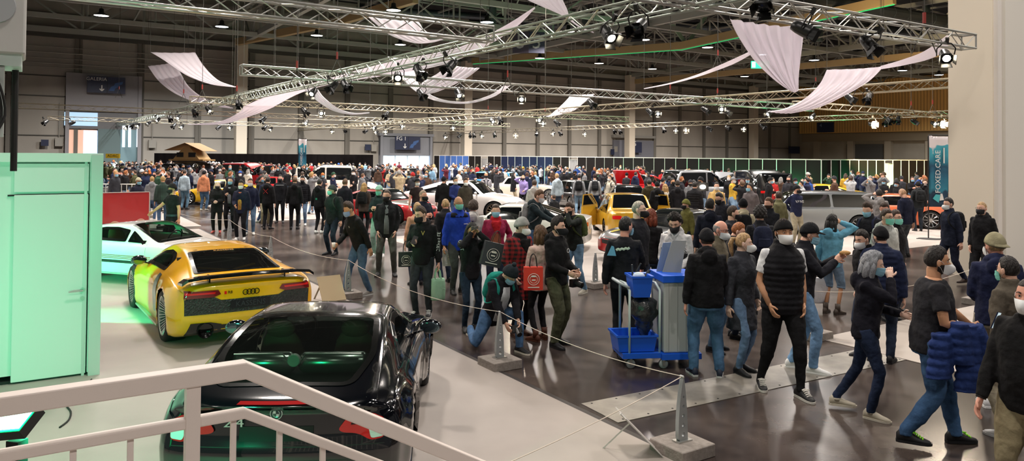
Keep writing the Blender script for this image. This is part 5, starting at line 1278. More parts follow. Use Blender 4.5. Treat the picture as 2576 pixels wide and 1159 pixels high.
# 7 light blue hoodie woman
T7, P7 = person(at(2092, 789), 1.67, 128, 'woman with long black hair in a light blue hooded sweater and denim knee shorts', ('hoodie', '6fb2cf'), ('shorts', '7088a0'), '4a4038', '3a322c', ('long', 'black'), None, 'tan', female=True, fit=.95, boot=True, hr='down', hl='ear', hyaw=-15)
def lg(t, w, h, d):
    mb = MB(); mb.box((0, -d*.58, h*.42), (w*.9, .006, h*.22)); mb.build('print_band', mat('232a55', .6), t); lettering('STAEDTLER', .042, WHT, t, (0, -d*.58-.004, h*.42), (pi/2, 0, 0))
carrier_bag(P7, 'r', 'e2e3e8', 'white carrier bag with a dark blue printed band held by the light blue sweater woman', .34, .42, .12, lg, soft=True, rz=0)
# 8-10 group in front of the estate car
T8, P8 = person(hd(2218, 565, 1.74), 1.74, 150, 'man in a black cap and dark blue padded jacket with olive hood', ('puffer', '1b2440'), ('jeans', JD), BLKC, None, ('buzz', 'dark'), 'ffp2w', 'light', hat=('cap', '16161a'), hyaw=40, w=1.08)
person(hd(2188, 560, 1.70, 9.6), 1.70, -70, 'man with dark brown hair and white mask leaning in beside the black cap', ('jacket', BLKC), ('jeans', JD), BLKC, None, ('short', 'dark'), 'ffp2w', 'light', lean=8, hpitch=12)
person(hd(2228, 523, 1.79, 11.9), 1.79, 15, 'man with glasses and green mask in a pale grey hooded sweater', ('hoodie', 'b9bcb8'), ('jeans', JD), BLKC, None, ('short', 'brown'), 'green', 'light', glasses=True, hyaw=10)
person(hd(2250, 527, 1.74, 12.4), 1.74, 30, 'man in a black jacket with red collar right of the pale grey sweater', ('jacket', '151519'), ('jeans', JD), BLKC, None, ('short', 'brown'), 'green', 'light', glasses=True)
person(hd(2186, 503, 1.80, 13.6), 1.80, -50, 'brown haired man in black with a large dark blue backpack', ('jacket', '15171d'), ('jeans', JD), BLKC, None, ('quiff', 'brown'), 'blue', 'light', extra=x_backpack('1a2038', w=.17), hpitch=15)
person(hd(2225, 498, 1.77, 14.4), 1.77, -30, 'brown haired man looking down between the backpack and the grey sweater', ('jacket', '3c3b44'), ('jeans', JD), BLKC, None, ('short', 'brown'), 'white', 'pink', hpitch=20)
# 11 walker with the backpack
person(at(2392, 713), 1.80, -82, 'walking man in dark blue with a black backpack beside the near column', ('jacket', '1a2032'), ('jeans', '1c2236'), '3a2a20', '2a1e18', ('short', 'dark'), 'ffp2w', 'light', glasses=True, feet=((-.08, .30), (.08, -.24, .12)), hl='down', hr='down', lean=3, extra=x_backpack('15171a', w=.15))
# 12 black hoodie man at right
person(at(2472, 741), 1.80, -62, 'man in a black hooded sweater standing before the cream wall at the right', ('hoodie', '101013'), ('trousers', '17171a'), 'e6e6e4', 'f0f0f0', ('buzz', 'fair'), 'ffp2b', 'light', glasses=True, hl='pocket', hr='pocket')
# 13 beige cap man
person(at(2508, 1024), 1.84, 152, 'man in a beige cap and dark blue hooded sweater with white sleeve lettering', ('hoodie', '1a2140'), ('trousers', 'a39a8c'), 'e8e8ea', 'f2f2f2', ('buzz', 'fair'), 'ffp2w', 'pink', w=1.10, hat=('cap', 'a09a7c', True), hyaw=35, hl='down', hr='low',
    extra=lambda P, t: lettering('JPN', .085, mat('f0f0f0', .7, key='print'), t, P.sh['l'].lerp(P.el['l'], .55)+V((-.118, .0, 0)), Euler((pi/2, 0, rad(-90))), 'print', .002))
# 14 cropped man at the right edge
T14, P14 = person(A(2592, 388, 5.15)-V((0, 0, CH-.055+.0)), 1.80, -55, 'man in a black sweater and khaki trousers cut off by the right edge', ('sweater', '121214'), ('trousers', '8a8064'), BLKC, None, ('buzz', 'dark'), 'ffp2w', 'pink', w=1.12, belly=.03, hl=(.27, .18, .80), hr='down')
T14.location.z = 0
mb = MB(); w_ = P14.wr['l']; e_ = P14.el['l']; d_ = (w_-e_).normalized(); mb.tube([w_-d_*.02, w_+d_*.01], .033, 14); mb.build('wrist_band', mat('1a1a1a', .4), T14, True)
person(A(2540, 388, 6.9)-V((0, 0, 0)), 1.70, -160, 'person half hidden in beige trousers between the cap and the right edge', ('jacket', '5a5348'), ('trousers', 'b0a690'), 'e8e8ea', None, ('short', 'dark'), 'green', 'light')[0].location.z = 0
# 15 staff man with the trolley
person(at(1570, 882), 1.80, 160, 'cleaner in black work clothes seen from behind at the trolley', ('polo', '16181d'), ('trousers', '15161b'), BLKC, None, ('short', 'black'), 'blue', 'pink', hyaw=-32, hr='down', hl=(.16, .40, 1.05), w=1.04,
    extra=x_rag)
person(hd(1604, 493, 1.93, 11.4), 1.93, 50, 'broad man with short grey hair, glasses and black mask', ('sweater', '1c1d24'), ('jeans', JD), BLKC, None, ('buzz', '9a968c'), 'ffp2b', 'pale', glasses=True, w=1.12, hyaw=20)
person(hd(1637, 523, 1.72, 12.3), 1.72, 150, 'person with wavy red hair in black beside the grey haired man', ('sweater', '141316'), ('jeans', JD), BLKC, None, ('bob', 'red'), None, 'light', female=True, w=.95)
person(hd(1703, 528, 1.80, 10.7), 1.80, -25, 'bearded man in a pale grey hooded sweater with black lettering behind the trolley', ('hoodie', 'c5c6c8'), ('jeans', JD), BLKC, None, ('curly', 'dark'), 'ffp2b', 'light', beard='dark', lean=6, hpitch=16, hl='low', hr='low', extra=x_many(x_text('MARKUS', .095, '1a1a1e', 1.25, .158), lambda P, t: (lambda mb: (mb.loft(tors(P, [(.83, .205, .155), (.95, .21, .158), (1.1, .20, .15, .01), (1.2, .205, .152, .015)], 22)), mb.build('black_lower_panel', cloth('131317'), t, True)))(MB())))
person(hd(1795, 541, 1.78, 9.9), 1.78, 55, 'balding man with glasses and a white mask in an olive jacket', ('jacket', '6a6252'), ('jeans', '4a6580'), BLKC, None, ('bald', 'grey'), 'ffp2w', 'pink', glasses=True, lean=5, hpitch=10)
person(hd(1848, 544, 1.68, 10.6), 1.68, 70, 'ginger haired person in black looking down right of the balding man', ('jacket', '17181c'), ('jeans', JD), BLKC, None, ('short', 'ginger'), 'blue', 'light', hpitch=16)
person(hd(1913, 513, 1.78, 12.2), 1.78, 175, 'dark haired man seen from behind with a backpack on blue straps', ('jacket', '16171c'), ('jeans', JD), BLKC, None, ('curly', 'dark'), None, 'light', w=1.1, extra=x_backpack('20263c', w=.16))
person(hd(1786, 495, 1.82, 13.8), 1.82, 168, 'man in a dark blue hooded jacket seen from behind', ('hoodie', '191d2c'), ('jeans', JD), BLKC, None, ('short', 'dark'), 'white', 'light', w=1.12, hyaw=-30)
person(hd(1835, 503, 1.75, 13.0), 1.75, 60, 'young man with short brown hair and bare neck in profile', ('sweater', '2a2a30'), ('jeans', JD), BLKC, None, ('short', 'brown'), 'ffp2b', 'light', hyaw=20, lean=4)
person(hd(1870, 490, 1.78, 14.6), 1.78, 170, 'person in a cream hooded jacket with a black cap and dark backpack', ('hoodie', 'bdb396'), ('jeans', JD), BLKC, None, ('short', 'dark'), None, 'light', hat=('cap', '15171b'), extra=x_backpack('17181c'))
person(hd(1936, 490, 1.80, 14.8), 1.80, -58, 'bearded man in a dark jacket with a coffee cup before the estate car', ('jacket', '1a1c22'), ('jeans', JD), BLKC, None, ('short', 'lbrown'), None, 'light', beard='brown', hr='phone', hl='down')
person(hd(1960, 475, 1.74, 18.6), 1.74, -150, 'person with brown hair in an olive jacket next to the estate car bonnet', ('jacket', '6c6a4c'), ('jeans', JD), BLKC, None, ('short', 'brown'), None, 'light', hyaw=-30)
person(hd(1815, 477, 1.80, 17.0), 1.80, -60, 'man with glasses and grey dark hair bowing his head', ('jacket', '1b1c24'), ('jeans', JD), BLKC, None, ('short', 'dark'), 'ffp2b', 'light', glasses=True, hpitch=18)
# 22 centre: black hoodie with phone
T22, P22 = person(at(1062, 797), 1.80, -12, 'man in a black hooded sweater with gold emblem holding a phone and a green bag', ('hoodie', '121215'), ('jeans', '343c40'), '16161a', 'd8d8d4', ('short', 'brown'), 'ffp2b', 'light', hyaw=-28, hpitch=14, hl='phone', hr='down', fit=.92, feet=((-.09, .05), (.08, -.10)),
    extra=x_many(x_text('V', .10, 'c9a860', 1.33, .152, .05), lambda P, t: lettering('CORVETTE', .075, mat('e8e8e8', .7, key='print'), t, P.el['r']+V((.035, -.045, .04)), Euler((pi/2, rad(-88), rad(20))), 'print', .002)))
lace(P22, 'e8e8e6')
t = empty('smartphone', world_palm(P22, 'l')+V((0, -.03, .03)), 0, 'dark phone in the hand of the man with the gold emblem', 'phone'); mb = MB(); mb.box((0, 0, 0), (.075, .01, .15), Euler((-.7, .3, 0)).to_matrix()); mb.build('phone_body', mat('101010', .2), t)
carrier_bag(P22, 'r', 'a9dcb8', 'thin green white plastic bag carried by the man with the gold emblem', .22, .34, .12, soft=True, rz=.4)
T23, P23 = person(at(972, 693), 1.86, 6, 'man in an open dark bomber jacket over a grey shirt, hands in pockets', ('jacket', '16191c'), ('trousers', '4a4d48'), '131313', None, ('buzz', 'brown'), 'ffp2b', 'light', hl='pocket', hr='pocket', hyaw=-20, feet=((-.16, 0), (.16, .03)), extra=lambda P, t: (lambda mb: (mb.loft(tors(P, [(.86, .055, .02, .145), (1.1, .05, .02, .142), (1.3, .045, .02, .145), (1.44, .04, .02, .10)], 12)), mb.build('shirt_front', cloth('6d7678'), t, True)))(MB()))
T24, P24 = person(at(905, 742), 1.78, -48, 'man in a black sweater and blue jeans leaning to look at the yellow car', ('sweater', '141516'), ('jeans', '4c6885'), '8a8680', 'd0d0cc', ('quiff', 'brown'), 'lblue', 'tan', lean=20, hpitch=8, hl=(.16, .36, 1.08), hr='down', feet=((-.10, .25), (.10, -.14)), extra=x_text('S', .05, 'e8e8e8', 1.34, .15, .07))
t = empty('paper_cup', world_palm(P24, 'l')+V((-.02, -.02, 0)), 0, 'small white paper cup held by the leaning man', 'cup'); mb = MB(); mb.lathe([(.026, 0), (.034, .085), (.031, .085), (.024, .01)], n=16); mb.build('cup_body', mat('f0ece4', .6), t, True)
T25, P25 = person(at(1150, 737), 1.84, 28, 'man in a bright blue work jacket with orange collar and green mask', ('jacket', '1c3fa8'), ('trousers', '3c4440'), '1a1a1a', None, ('bald', 'grey'), 'green', 'tan', glasses=True, hl='down', hr='pocket', w=1.06, extra=lambda P, t: (lambda mb, m2, m3: (mb.loft(tors(P, [(1.36, .05, .02, .125), (1.45, .07, .06, .045), (1.50, .075, .075, .012), (1.53, .074, .076, .008)], 14)), mb.build('collar', cloth('e0602a'), t, True), m2.loft(tors(P, [(1.38, .198, .145, .005), (1.43, .175, .12, 0), (1.46, .13, .10, 0)], 20)), m2.build('yoke', cloth('191b22'), t, True), m3.box(P.T(.09, .163, 1.26), (.09, .008, .01), P.R), m3.build('reflective_piping', mat('e8e8f0', .4), t)))(MB(), MB(), MB()))
T26, P26 = person(hd(1248, 500, 1.72, 13.4), 1.72, 8, 'woman with a red scarf, magenta coat and rust jumper', ('jacket', '8e1f44'), ('jeans', '1e2638'), '2a2a2a', None, ('pony', 'brown'), 'blue', 'light', female=True, extra=x_many(x_scarf('b81d28'), lambda P, t: (lambda mb: (mb.loft(tors(P, [(.84, .10, .05, .125), (1.0, .10, .05, .115), (1.2, .095, .05, .122), (1.34, .07, .05, .11)], 14)), mb.build('jumper_front', cloth('8a4a38'), t, True)))(MB())), hl='pocket', hr='hip')
T27, P27 = person(hd(1186, 559, 1.62, 10.9), 1.62, 24, 'woman with black hair and black sweater taking a photo with both hands', ('hoodie', '141418'), ('jeans', '1c2f40'), '1a1a1a', None, ('long', 'black'), None, 'tan', female=True, fit=.85, hl='cam', hr='cam', hpitch=12, w=.95, extra=lambda P, t: lettering('UNIT', .075, mat('d8dce0', .7, key='print'), t, P.sh['l'].lerp(P.el['l'], .6)+V((-.045, -.055, .0)), Euler((pi/2, rad(75), rad(-30))), 'print', .002))
t = empty('camera', world_palm(P27, 'l').lerp(world_palm(P27, 'r'), .5)+V((0, -.03, .02)), rad(20), 'small silver camera held to her face by the black haired woman', 'camera'); mb = MB(); mb.box((0, 0, 0), (.10, .035, .06)); mb.lathe([(.022, -.05), (.022, 0)], (0, 0, 0), 'Y', 14); mb.build('camera_body', mat('6a6a66', .3, .4), t)
def lg_face(t, w, h, d):
    mb = MB(); n = 28
    mb.tube([(w*.30*cos(a), -d*.58, h*.48+w*.30*sin(a)) for a in [2*pi*j/n for j in range(n+1)]], .004, 5); mb.tube([(w*.20*cos(a), -d*.58, h*.48+w*.20*sin(a)) for a in [2*pi*j/n for j in range(n+1)]], .003, 5)
    mb.box((0, -d*.58, h*.48-.01), (w*.2, .004, w*.06)); mb.box((0, -d*.58, h*.48+.04), (w*.24, .004, w*.08)); mb.box((0, -d*.58, h*.13), (w*.6, .004, .012)); mb.build('print', mat('e8e0d8', .6), t)
def hand_bag(p, rz, col, label, w=.30, h=.34, d=.10, logo=lg_face, tilt=0):
    t = empty('shopping_bag', p, rz, label, 'bag'); t.rotation_euler = (0, tilt, rz); mb = MB(); mb.box((0, 0, h/2), (w, d, h)); mb.build('bag_body', mat(col, .6, key='paperbag'), t)
    mb = MB()
    for y in (-d*.35, d*.35): mb.tube(catmull([(-w*.2, y, h-.01), (-w*.14, y, h+.12), (0, y*.5, h+.17), (w*.14, y, h+.12), (w*.2, y, h-.01)], 3), .005, 5)
    mb.build('handle', mat('1a1a1a', .6), t); logo(t, w, h, d)
hand_bag(A(1231, 668, 10.6), .3, '3b3d42', 'dark grey paper bag with a round printed emblem on the arm of the photographing woman', tilt=.25)
hand_bag(A(1021, 670, 11.9), .2, '2c3030', 'dark paper bag with a round emblem beside the man with the gold emblem', .24, .24)
hand_bag(A(1341, 728, 9.75), .1, 'd83a28', 'bright red paper bag with a round printed emblem', .25, .30)
hand_bag(A(1130, 668, 13.9), .1, 'c8c8c8', 'pale patterned bag hanging beside the blue work jacket', .26, .30)
# 28 kneeling photographer
T28, P28 = person(at(1243, 872), 1.74, 30, 'kneeling photographer with a dark pompom beanie and teal backpack', ('jacket', '15161c'), ('jeans', '4a6a90'), '17181c', 'e0d8c8', ('short', 'brown'), 'blue', 'light', hat=('pompom', '20272e'), pz=.50, lean=30, hpitch=30, hyaw=20,
    feet=((-.16, -.42, .17, 0), (.16, .42)), hl=(.10, .50, 1.12), hr=(.06, .50, 1.18), extra=x_many(x_backpack('1c8a7c', w=.15), lambda P, t: (lambda mb: (mb.loft(tors(P, [(.9, .08, .02, .145), (1.1, .08, .02, .145), (1.3, .07, .02, .15), (1.44, .05, .02, .11)], 12)), mb.build('shirt_front', cloth('c8ccd0'), t, True)))(MB())))
t = empty('camera', world_palm(P28, 'r').lerp(world_palm(P28, 'l'), .5)+V((.04, -.02, -.02)), rad(20), 'black camera held low by the kneeling photographer', 'camera'); mb = MB(); mb.box((0, 0, 0), (.13, .06, .09), Euler((-.5, 0, 0)).to_matrix()); mb.tube([(0, -.02, 0), (0, -.11, -.05)], .035, 14); mb.build('camera_body', mat('141414', .3), t); mb = MB(); mb.tube([(-.07, .03, .03), (-.15, .2, .12), (-.1, .3, .3)], .008, 5); mb.build('neck_strap', DARK, t, True)
# 29 plaid coat
def plaid(a, b_, sc=9):
    m = bpy.data.materials.new('plaid_cloth'); m.use_nodes = True; nt = m.node_tree; N = nt.nodes; L = nt.links; bs = N['Principled BSDF']; bs.inputs['Roughness'].default_value = .9
    tc = N.new('ShaderNodeTexCoord'); outs = []
    for dr in ('X', 'Z'):
        w = N.new('ShaderNodeTexWave'); w.wave_type = 'BANDS'; w.bands_direction = dr; w.inputs['Scale'].default_value = sc; L.new(tc.outputs['Object'], w.inputs[0])
        g = N.new('ShaderNodeMath'); g.operation = 'GREATER_THAN'; g.inputs[1].default_value = .5; L.new(w.outputs[1], g.inputs[0]); outs.append(g)
    ad = N.new('ShaderNodeMath'); ad.operation = 'ADD'; L.new(outs[0].outputs[0], ad.inputs[0]); L.new(outs[1].outputs[0], ad.inputs[1])
    hf = N.new('ShaderNodeMath'); hf.operation = 'MULTIPLY'; hf.inputs[1].default_value = .5; L.new(ad.outputs[0], hf.inputs[0])
    mx = N.new('ShaderNodeMix'); mx.data_type = 'RGBA'; L.new(hf.outputs[0], mx.inputs[0]); mx.inputs[6].default_value = (*srgb(a), 1); mx.inputs[7].default_value = (*srgb(b_), 1); L.new(mx.outputs[2], bs.inputs['Base Color']); return m
person(hd(1308, 543, 1.72, 10.6), 1.72, 40, 'woman in a red and black plaid coat with a black scarf and grey beanie', ('coat', 'plaid', plaid('8e1c20', '191214', 5)), ('trousers', '15151a'), '4a2a1c', None, ('short', 'dark'), 'ffp2w', 'pale', female=True, hat=('beanie', '9a9a98'), hyaw=30, hpitch=8, boot=True, extra=x_scarf('141416'), hl='pocket')
person(hd(1362, 590, 1.62, 10.35), 1.62, 215, 'woman in a pale pink jacket and black leggings with brown boots beside the red bag', ('jacket', 'cdb0a6'), ('trousers', '111114'), '5a2e1c', None, ('bob', 'lbrown'), None, 'light', female=True, boot=True, fit=.8, hl='fold', hr='low')
T31, P31 = person(at(1398, 868), 1.77, 52, 'bearded man in a black hooded sweater and olive cargo trousers', ('hoodie', '121214'), ('trousers', '474a36'), '16161a', None, ('quiff', 'dark'), 'ffp2b', 'light', beard='dark', hl='low', hr='low', fit=1.12, hyaw=15, feet=((-.12, .06), (.10, -.04)), extra=x_text('O', .09, 'e0e0e0', 1.30, .155, .06))
t = empty('camera', world_palm(P31, 'l')+V((0, -.03, -.1)), rad(40), 'black camera hanging from the hand of the man in olive cargo trousers', 'camera'); mb = MB(); mb.box((0, 0, 0), (.14, .07, .10)); mb.tube([(0, -.02, 0), (.02, -.12, -.02)], .04, 14); mb.build('camera_body', mat('141414', .3), t)
person(at(1446, 738), 1.76, -48, 'man in a dark green sweater with an olive backpack taking a photo', ('sweater', '1c221f'), ('jeans', '6f92b0'), 'c9c4b4', 'dcd8cc', ('short', 'brown'), 'ffp2b', 'light', lean=10, hl='face', hr='face', hpitch=10, feet=((-.08, .16), (.10, -.16)), extra=x_backpack('4c5a34', w=.16))
T33, P33 = person(hd(1342, 470, 1.90, 15.6), 1.90, 68, 'tall man in a dark teal hooded jacket reaching forward with a paper', ('hoodie', '1d2b30'), ('jeans', '3f5a7a'), BLKC, None, ('short', 'lbrown'), 'white', 'light', lean=8, hl='reach', hr='reach', hpitch=10, extra=x_backpack('8a8c8c', w=.12))
t = empty('leaflet', world_palm(P33, 'r')+V((.08, -.02, 0)), 0, 'white leaflet in the hand of the tall man in dark teal', 'leaflet'); mb = MB(); mb.box((0, 0, 0), (.22, .15, .004), Euler((.2, -.2, .2)).to_matrix()); mb.build('paper', WHT, t)
person(hd(1192, 497, 1.70, 14.4), 1.70, 178, 'curly haired person in a grey white hooded fleece seen from behind', ('hoodie', 'b5b2ae'), ('jeans', JD), BLKC, None, ('curly', 'brown'), None, 'light', extra=lambda P, t: (lambda mb: (mb.ell(P.T(0, -.15, 1.42), (.06, .02, .07), 12, 8, R=P.R), mb.build('hood_lining', cloth('3d4a66'), t, True)))(MB()))
person(hd(1123, 503, 1.72, 14.9), 1.72, -150, 'man with close cropped fair hair in black behind the blue work jacket', ('jacket', '15161a'), ('jeans', JD), BLKC, None, ('buzz', 'fair'), None, 'pink', w=1.1)
person(hd(956, 463, 1.82), 1.82, -12, 'person in a mint cap with green mask and mint trousers', ('hoodie', '1c272b'), ('trousers', '8fb0a2'), 'e0e0e0', None, ('short', 'dark'), 'green', 'light', hat=('cap', '8fb5a8'), hl='phone', hr='phone')
person(hd(1064, 468, 1.80, 16.8), 1.80, 35, 'man with a shaved head and black mask in a dark blue sweater', ('sweater', '161b2c'), ('jeans', JD), BLKC, None, ('buzz', '9c8470'), 'ffp2b', 'pink', w=1.12, hl='phone', hr='phone', hyaw=20)
person(hd(1052, 505, 1.66, 14.6), 1.66, -160, 'fair haired person in a peach top behind the man with the gold emblem', ('sweater', 'c79478'), ('jeans', JD), BLKC, None, ('bun', 'fair'), None, 'light', female=True)
person(at(836, 640), 1.80, -30, 'man in a striped beanie and dark green jacket with a mint mask', ('jacket', '16201f'), ('jeans', '22303c'), BLKC, None, ('short', 'brown'), 'green', 'light', hat=('beanie', '34383a'), hyaw=-30, extra=x_backpack('2b302c'))
person(at(802, 587), 1.78, 160, 'man in a black hooded sweater and striped joggers with white shoes', ('hoodie', '121216'), ('jogger', '17191d'), 'e0e6e2', None, ('short', 'dark'), None, 'light', extra=x_stripe(1.12, '1f8f6a', True, .03, .16, .06))
person(at(740, 577), 1.80, -170, 'man all in black seen from behind walking right of the red cross sweater', ('hoodie', '0f0f12'), ('trousers', '0f1013'), BLKC, None, ('short', 'lbrown'), None, 'light', hl='down', hr='down')
person(at(760, 567), 1.79, 5, 'man in a black padded jacket and light jeans facing the camera', ('puffer', '17181e'), ('jeans', '6a84a4'), 'd0d0d0', None, ('quiff', 'dark'), 'ffp2b', 'light', hl='down', hr='down')
person(at(672, 577), 1.80, 176, 'man in a black hooded sweater with a red crossed emblem on the back', ('hoodie', '111114'), ('trousers', '14161a'), BLKC, None, ('short', 'dark'), None, 'light', extra=lambda P, t: (lambda mb: ([mb.bar(P.T(-s_*.08, -.172, 1.20), P.T(s_*.08, -.172, 1.36), .014, .006) for s_ in (-1, 1)], mb.build('red_cross_print', mat('c0302c', .7), t)))(MB()))
person(at(704, 560), 1.80, 10, 'man in dark clothing with pale shoulder panels beside the red cross sweater', ('jacket', '1b1d22'), ('trousers', '16181c'), BLKC, None, ('short', 'dark'), 'ffp2b', 'light', extra=x_stripe(1.38, '8f9496', False, .14, .15, .03))
person(at(605, 603), 1.78, 5, 'short haired man in a dark jacket over a colourful printed shirt', ('jacket', '161b30'), ('trousers', '131418'), 'c9cac8', None, ('quiff', 'dark'), 'white', 'tan', hl='low', hr='down', extra=lambda P, t: (lambda mb: (mb.loft(tors(P, [(.9, .05, .02, .14), (1.2, .06, .02, .14), (1.42, .045, .02, .11)], 12)), mb.build('shirt_front', mat('9a4a38', .8, var=.9, vscale=12, col2='c9b040'), t, True)))(MB()))
person(at(578, 580), 1.80, 8, 'man in an open black jacket over a grey shirt wearing a blue mask', ('jacket', '16171b'), ('trousers', '111216'), BLKC, None, ('short', 'dark'), 'blue', 'light', hl='phone', hr='down', extra=lambda P, t: (lambda mb: (mb.loft(tors(P, [(.9, .05, .02, .14), (1.2, .06, .02, .14), (1.42, .045, .02, .11)], 12)), mb.build('shirt_front', cloth('8a8d94'), t, True)))(MB()))
person(at(545, 585), 1.66, 12, 'blond woman in a black fur coat and red trainers', ('parka', '0f0f11'), ('trousers', '0e0f11'), 'b85048', None, ('long', 'd8c49a'), 'ffp2b', 'pale', female=True, hyaw=15, hl='fold', hr='fold')
person(at(628, 590), 1.80, 15, 'man in a dark blue jacket and jeans right of the colourful shirt', ('jacket', '181f38'), ('jeans', '5a7490'), 'd8d8d4', None, ('short', 'brown'), 'white', 'light')
person(hd(437, 457, 1.80, 19.0), 1.80, -35, 'technician in black with a tool belt and a coil of blue cable', ('tee', '131416'), ('trousers', '121418'), BLKC, None, ('short', 'black'), 'ffp2b', 'tan', hat=('beanie', '171214'), hr='down', hl='out', extra=lambda P, t: (lambda a, b_: ([a.tube([P.T(-.2-.02*i, 0, .72), P.T(-.26-.01*i, .05, .55), P.T(-.2, .02, .42-.02*i), P.T(-.15+.01*i, -.02, .56), P.T(-.2-.02*i, 0, .72)], .011, 6) for i in range(4)], a.build('cable_coil', mat('1c4f80', .5), t, True), b_.loft(tors(P, [(.93, .195, .15), (.98, .195, .15)], 20)), b_.build('tool_belt', mat('20303f', .5), t)))(MB(), MB()))
person(hd(412, 440, 1.78, 25.5), 1.78, -150, 'person in a green checked shirt leaning on the red board', ('jacket', 'plaid', plaid('2a4236', '10181a', 6)), ('jeans', JB), BLKC, None, ('short', 'blond'), None, 'tan', hl='fwd', lean=10)
person(hd(349, 449, 1.74, 24.8), 1.74, 60, 'man in a beige cap and blue mask behind the red board', ('jacket', '1d1f30'), ('jeans', JD), BLKC, None, ('short', 'brown'), 'blue', 'tan', hat=('cap', 'b0a68c'))
person(at(463, 527), 1.82, 175, 'man in a light grey blue sweater and jeans seen from behind', ('sweater', '9fb0bb'), ('jeans', '5c7c92'), BLKC, None, ('short', 'brown'), None, 'light')
person(at(512, 530), 1.80, 178, 'man in a peach hooded sweater and jeans with a black cap seen from behind', ('hoodie', 'c9835f'), ('jeans', '4a6684'), 'd0d0c8', None, ('short', 'dark'), None, 'light', hat=('cap', '15161a'), w=1.12)
person(hd(425, 424, 1.78, 31), 1.78, -60, 'man with a pink face in a dark sweater left of the grey sweater', ('sweater', '1f1a1e'), ('jeans', JD), BLKC, None, ('short', 'lbrown'), 'ffp2b', 'pink')
# right middle distance
person(hd(2003, 463, 1.79), 1.79, 12, 'man in a black cap and dark blue sweater with white chest lettering before the estate car', ('sweater', '1d2340'), ('trousers', 'a39a84'), BLKC, None, ('short', 'dark'), 'ffp2b', 'light', hat=('cap', '15161a'), hyaw=30, hl='behind', hr='behind', extra=x_text('VANS', .11, 'e8e8ea', 1.28, .15, .02))
person(at(1926, 513), 1.80, 5, 'man in a pale pink hooded sweater and light jeans with a black cap', ('hoodie', 'dcb9b4'), ('jeans', '7f94a8'), 'd8d8d4', None, ('short', 'dark'), 'ffp2b', 'light', hat=('cap', '15161a'))
person(hd(1888, 454, 1.80, 22.5), 1.80, -40, 'bearded man in a grey brown fleece with a blue mask', ('fleece', '5d5657'), ('jeans', JD), BLKC, None, ('short', 'dark'), 'blue', 'tan', hyaw=-30)
person(hd(1803, 452, 1.82, 22.8), 1.82, -12, 'man in a sand yellow jacket over a white shirt near the bright headlight', ('jacket', 'd0ab6c'), ('jeans', JD), BLKC, None, ('short', 'dark'), 'white', 'light', extra=lambda P, t: (lambda mb: (mb.loft(tors(P, [(.9, .045, .02, .14), (1.2, .05, .02, .14), (1.42, .045, .02, .11)], 12)), mb.build('shirt_front', cloth('e4dcd4'), t, True)))(MB()))
person(hd(2277, 469, 1.84), 1.84, -160, 'man with very short hair in a dark blue sweater and grey trousers bowing his head', ('sweater', '181e36'), ('trousers', '4a4f58'), BLKC, None, ('buzz', 'c09878'), None, 'light', hpitch=25, w=1.06)
person(hd(2212, 470, 1.78, 19.5), 1.78, 172, 'man in a grey hooded sweater seen from behind by the orange car', ('hoodie', '8f8c8c'), ('jeans', JD), BLKC, None, ('short', 'dark'), None, 'light', hr='ear')
person(hd(2310, 442, 1.78, 26), 1.78, 170, 'person in a dark jacket with an orange hood and a backpack near the banner', ('hoodie', '1d2022'), ('jeans', '232a33'), BLKC, None, ('short', 'dark'), 'green', 'light', hat=('cap', '17181a'), extra=x_backpack('1c1e20'))
# centre middle distance
person(at(1222, 536), 1.83, 4, 'bald man in a dark body warmer over a grey shirt and jeans', ('sweater', 'a7a5aa'), ('jeans', '6f8498'), BLKC, None, None, 'ffp2b', 'tan', top2=None, hl='pocket', hr='pocket', extra=lambda P, t: (lambda mb: ([mb.loft([[V(c) for c in r] for r in [[P.T(s_*.195, q, z), P.T(s_*.06, .15, z), P.T(s_*.05, .165, z), P.T(s_*.21, q-.02, z)] for z, q in ((.82, .02), (1.1, .02), (1.3, .02), (1.43, .0))]]) for s_ in (-1, 1)], mb.build('body_warmer', cloth('1f2030'), t)))(MB()))
person(at(1456, 541), 1.80, 172, 'man in a grey sweater and pale jeans with a black backpack seen from behind', ('sweater', '8d8f92'), ('jeans', '7f9cb4'), 'd8d4cc', None, ('short', 'dark'), None, 'light', extra=x_backpack('17181b', w=.16))
person(hd(1497, 436, 1.80, 32), 1.80, 176, 'man in a light grey sweater and red cap with a dark backpack', ('sweater', 'a2a3a4'), ('jeans', '27405f'), BLKC, None, ('short', 'brown'), None, 'light', hat=('cap', '3a2a2a'), extra=x_backpack('24262a'))
person(hd(1535, 440, 1.78, 31), 1.78, -40, 'man in a cream hooded sweater with a backpack on one shoulder', ('hoodie', 'cfc6b6'), ('trousers', '3a2f2c'), BLKC, None, ('short', 'brown'), 'white', 'light', extra=x_backpack('18191c', w=.13))
person(hd(1402, 433, 1.84, 31), 1.84, -150, 'large man in a light blue grey hooded sweater by the white classic car', ('hoodie', 'a5b4bd'), ('jeans', '4a5a70'), BLKC, None, ('short', 'fair'), None, 'light', w=1.18)
person(hd(1395, 476, 1.28, 24.5), 1.28, -160, 'small boy in a dark jacket standing under the grey sweater man', ('jacket', '1e2024'), ('jeans', JB), BLKC, None, ('short', 'brown'), None, 'light', w=.95)
person(hd(1345, 455, 1.80, 24.0), 1.80, 165, 'person in a light grey hooded sweater and black trousers walking away', ('hoodie', 'a9a6a2'), ('trousers', '121214'), BLKC, None, ('short', 'brown'), None, 'light')
person(hd(1317, 433, 1.70, 33), 1.70, -10, 'woman in a lilac hooded sweater holding a phone to her ear', ('hoodie', '9d8cc8'), ('trousers', '131316'), 'd8d8d8', None, ('pony', 'fair'), 'ffp2b', 'pale', female=True, hl='ear', hr='low')
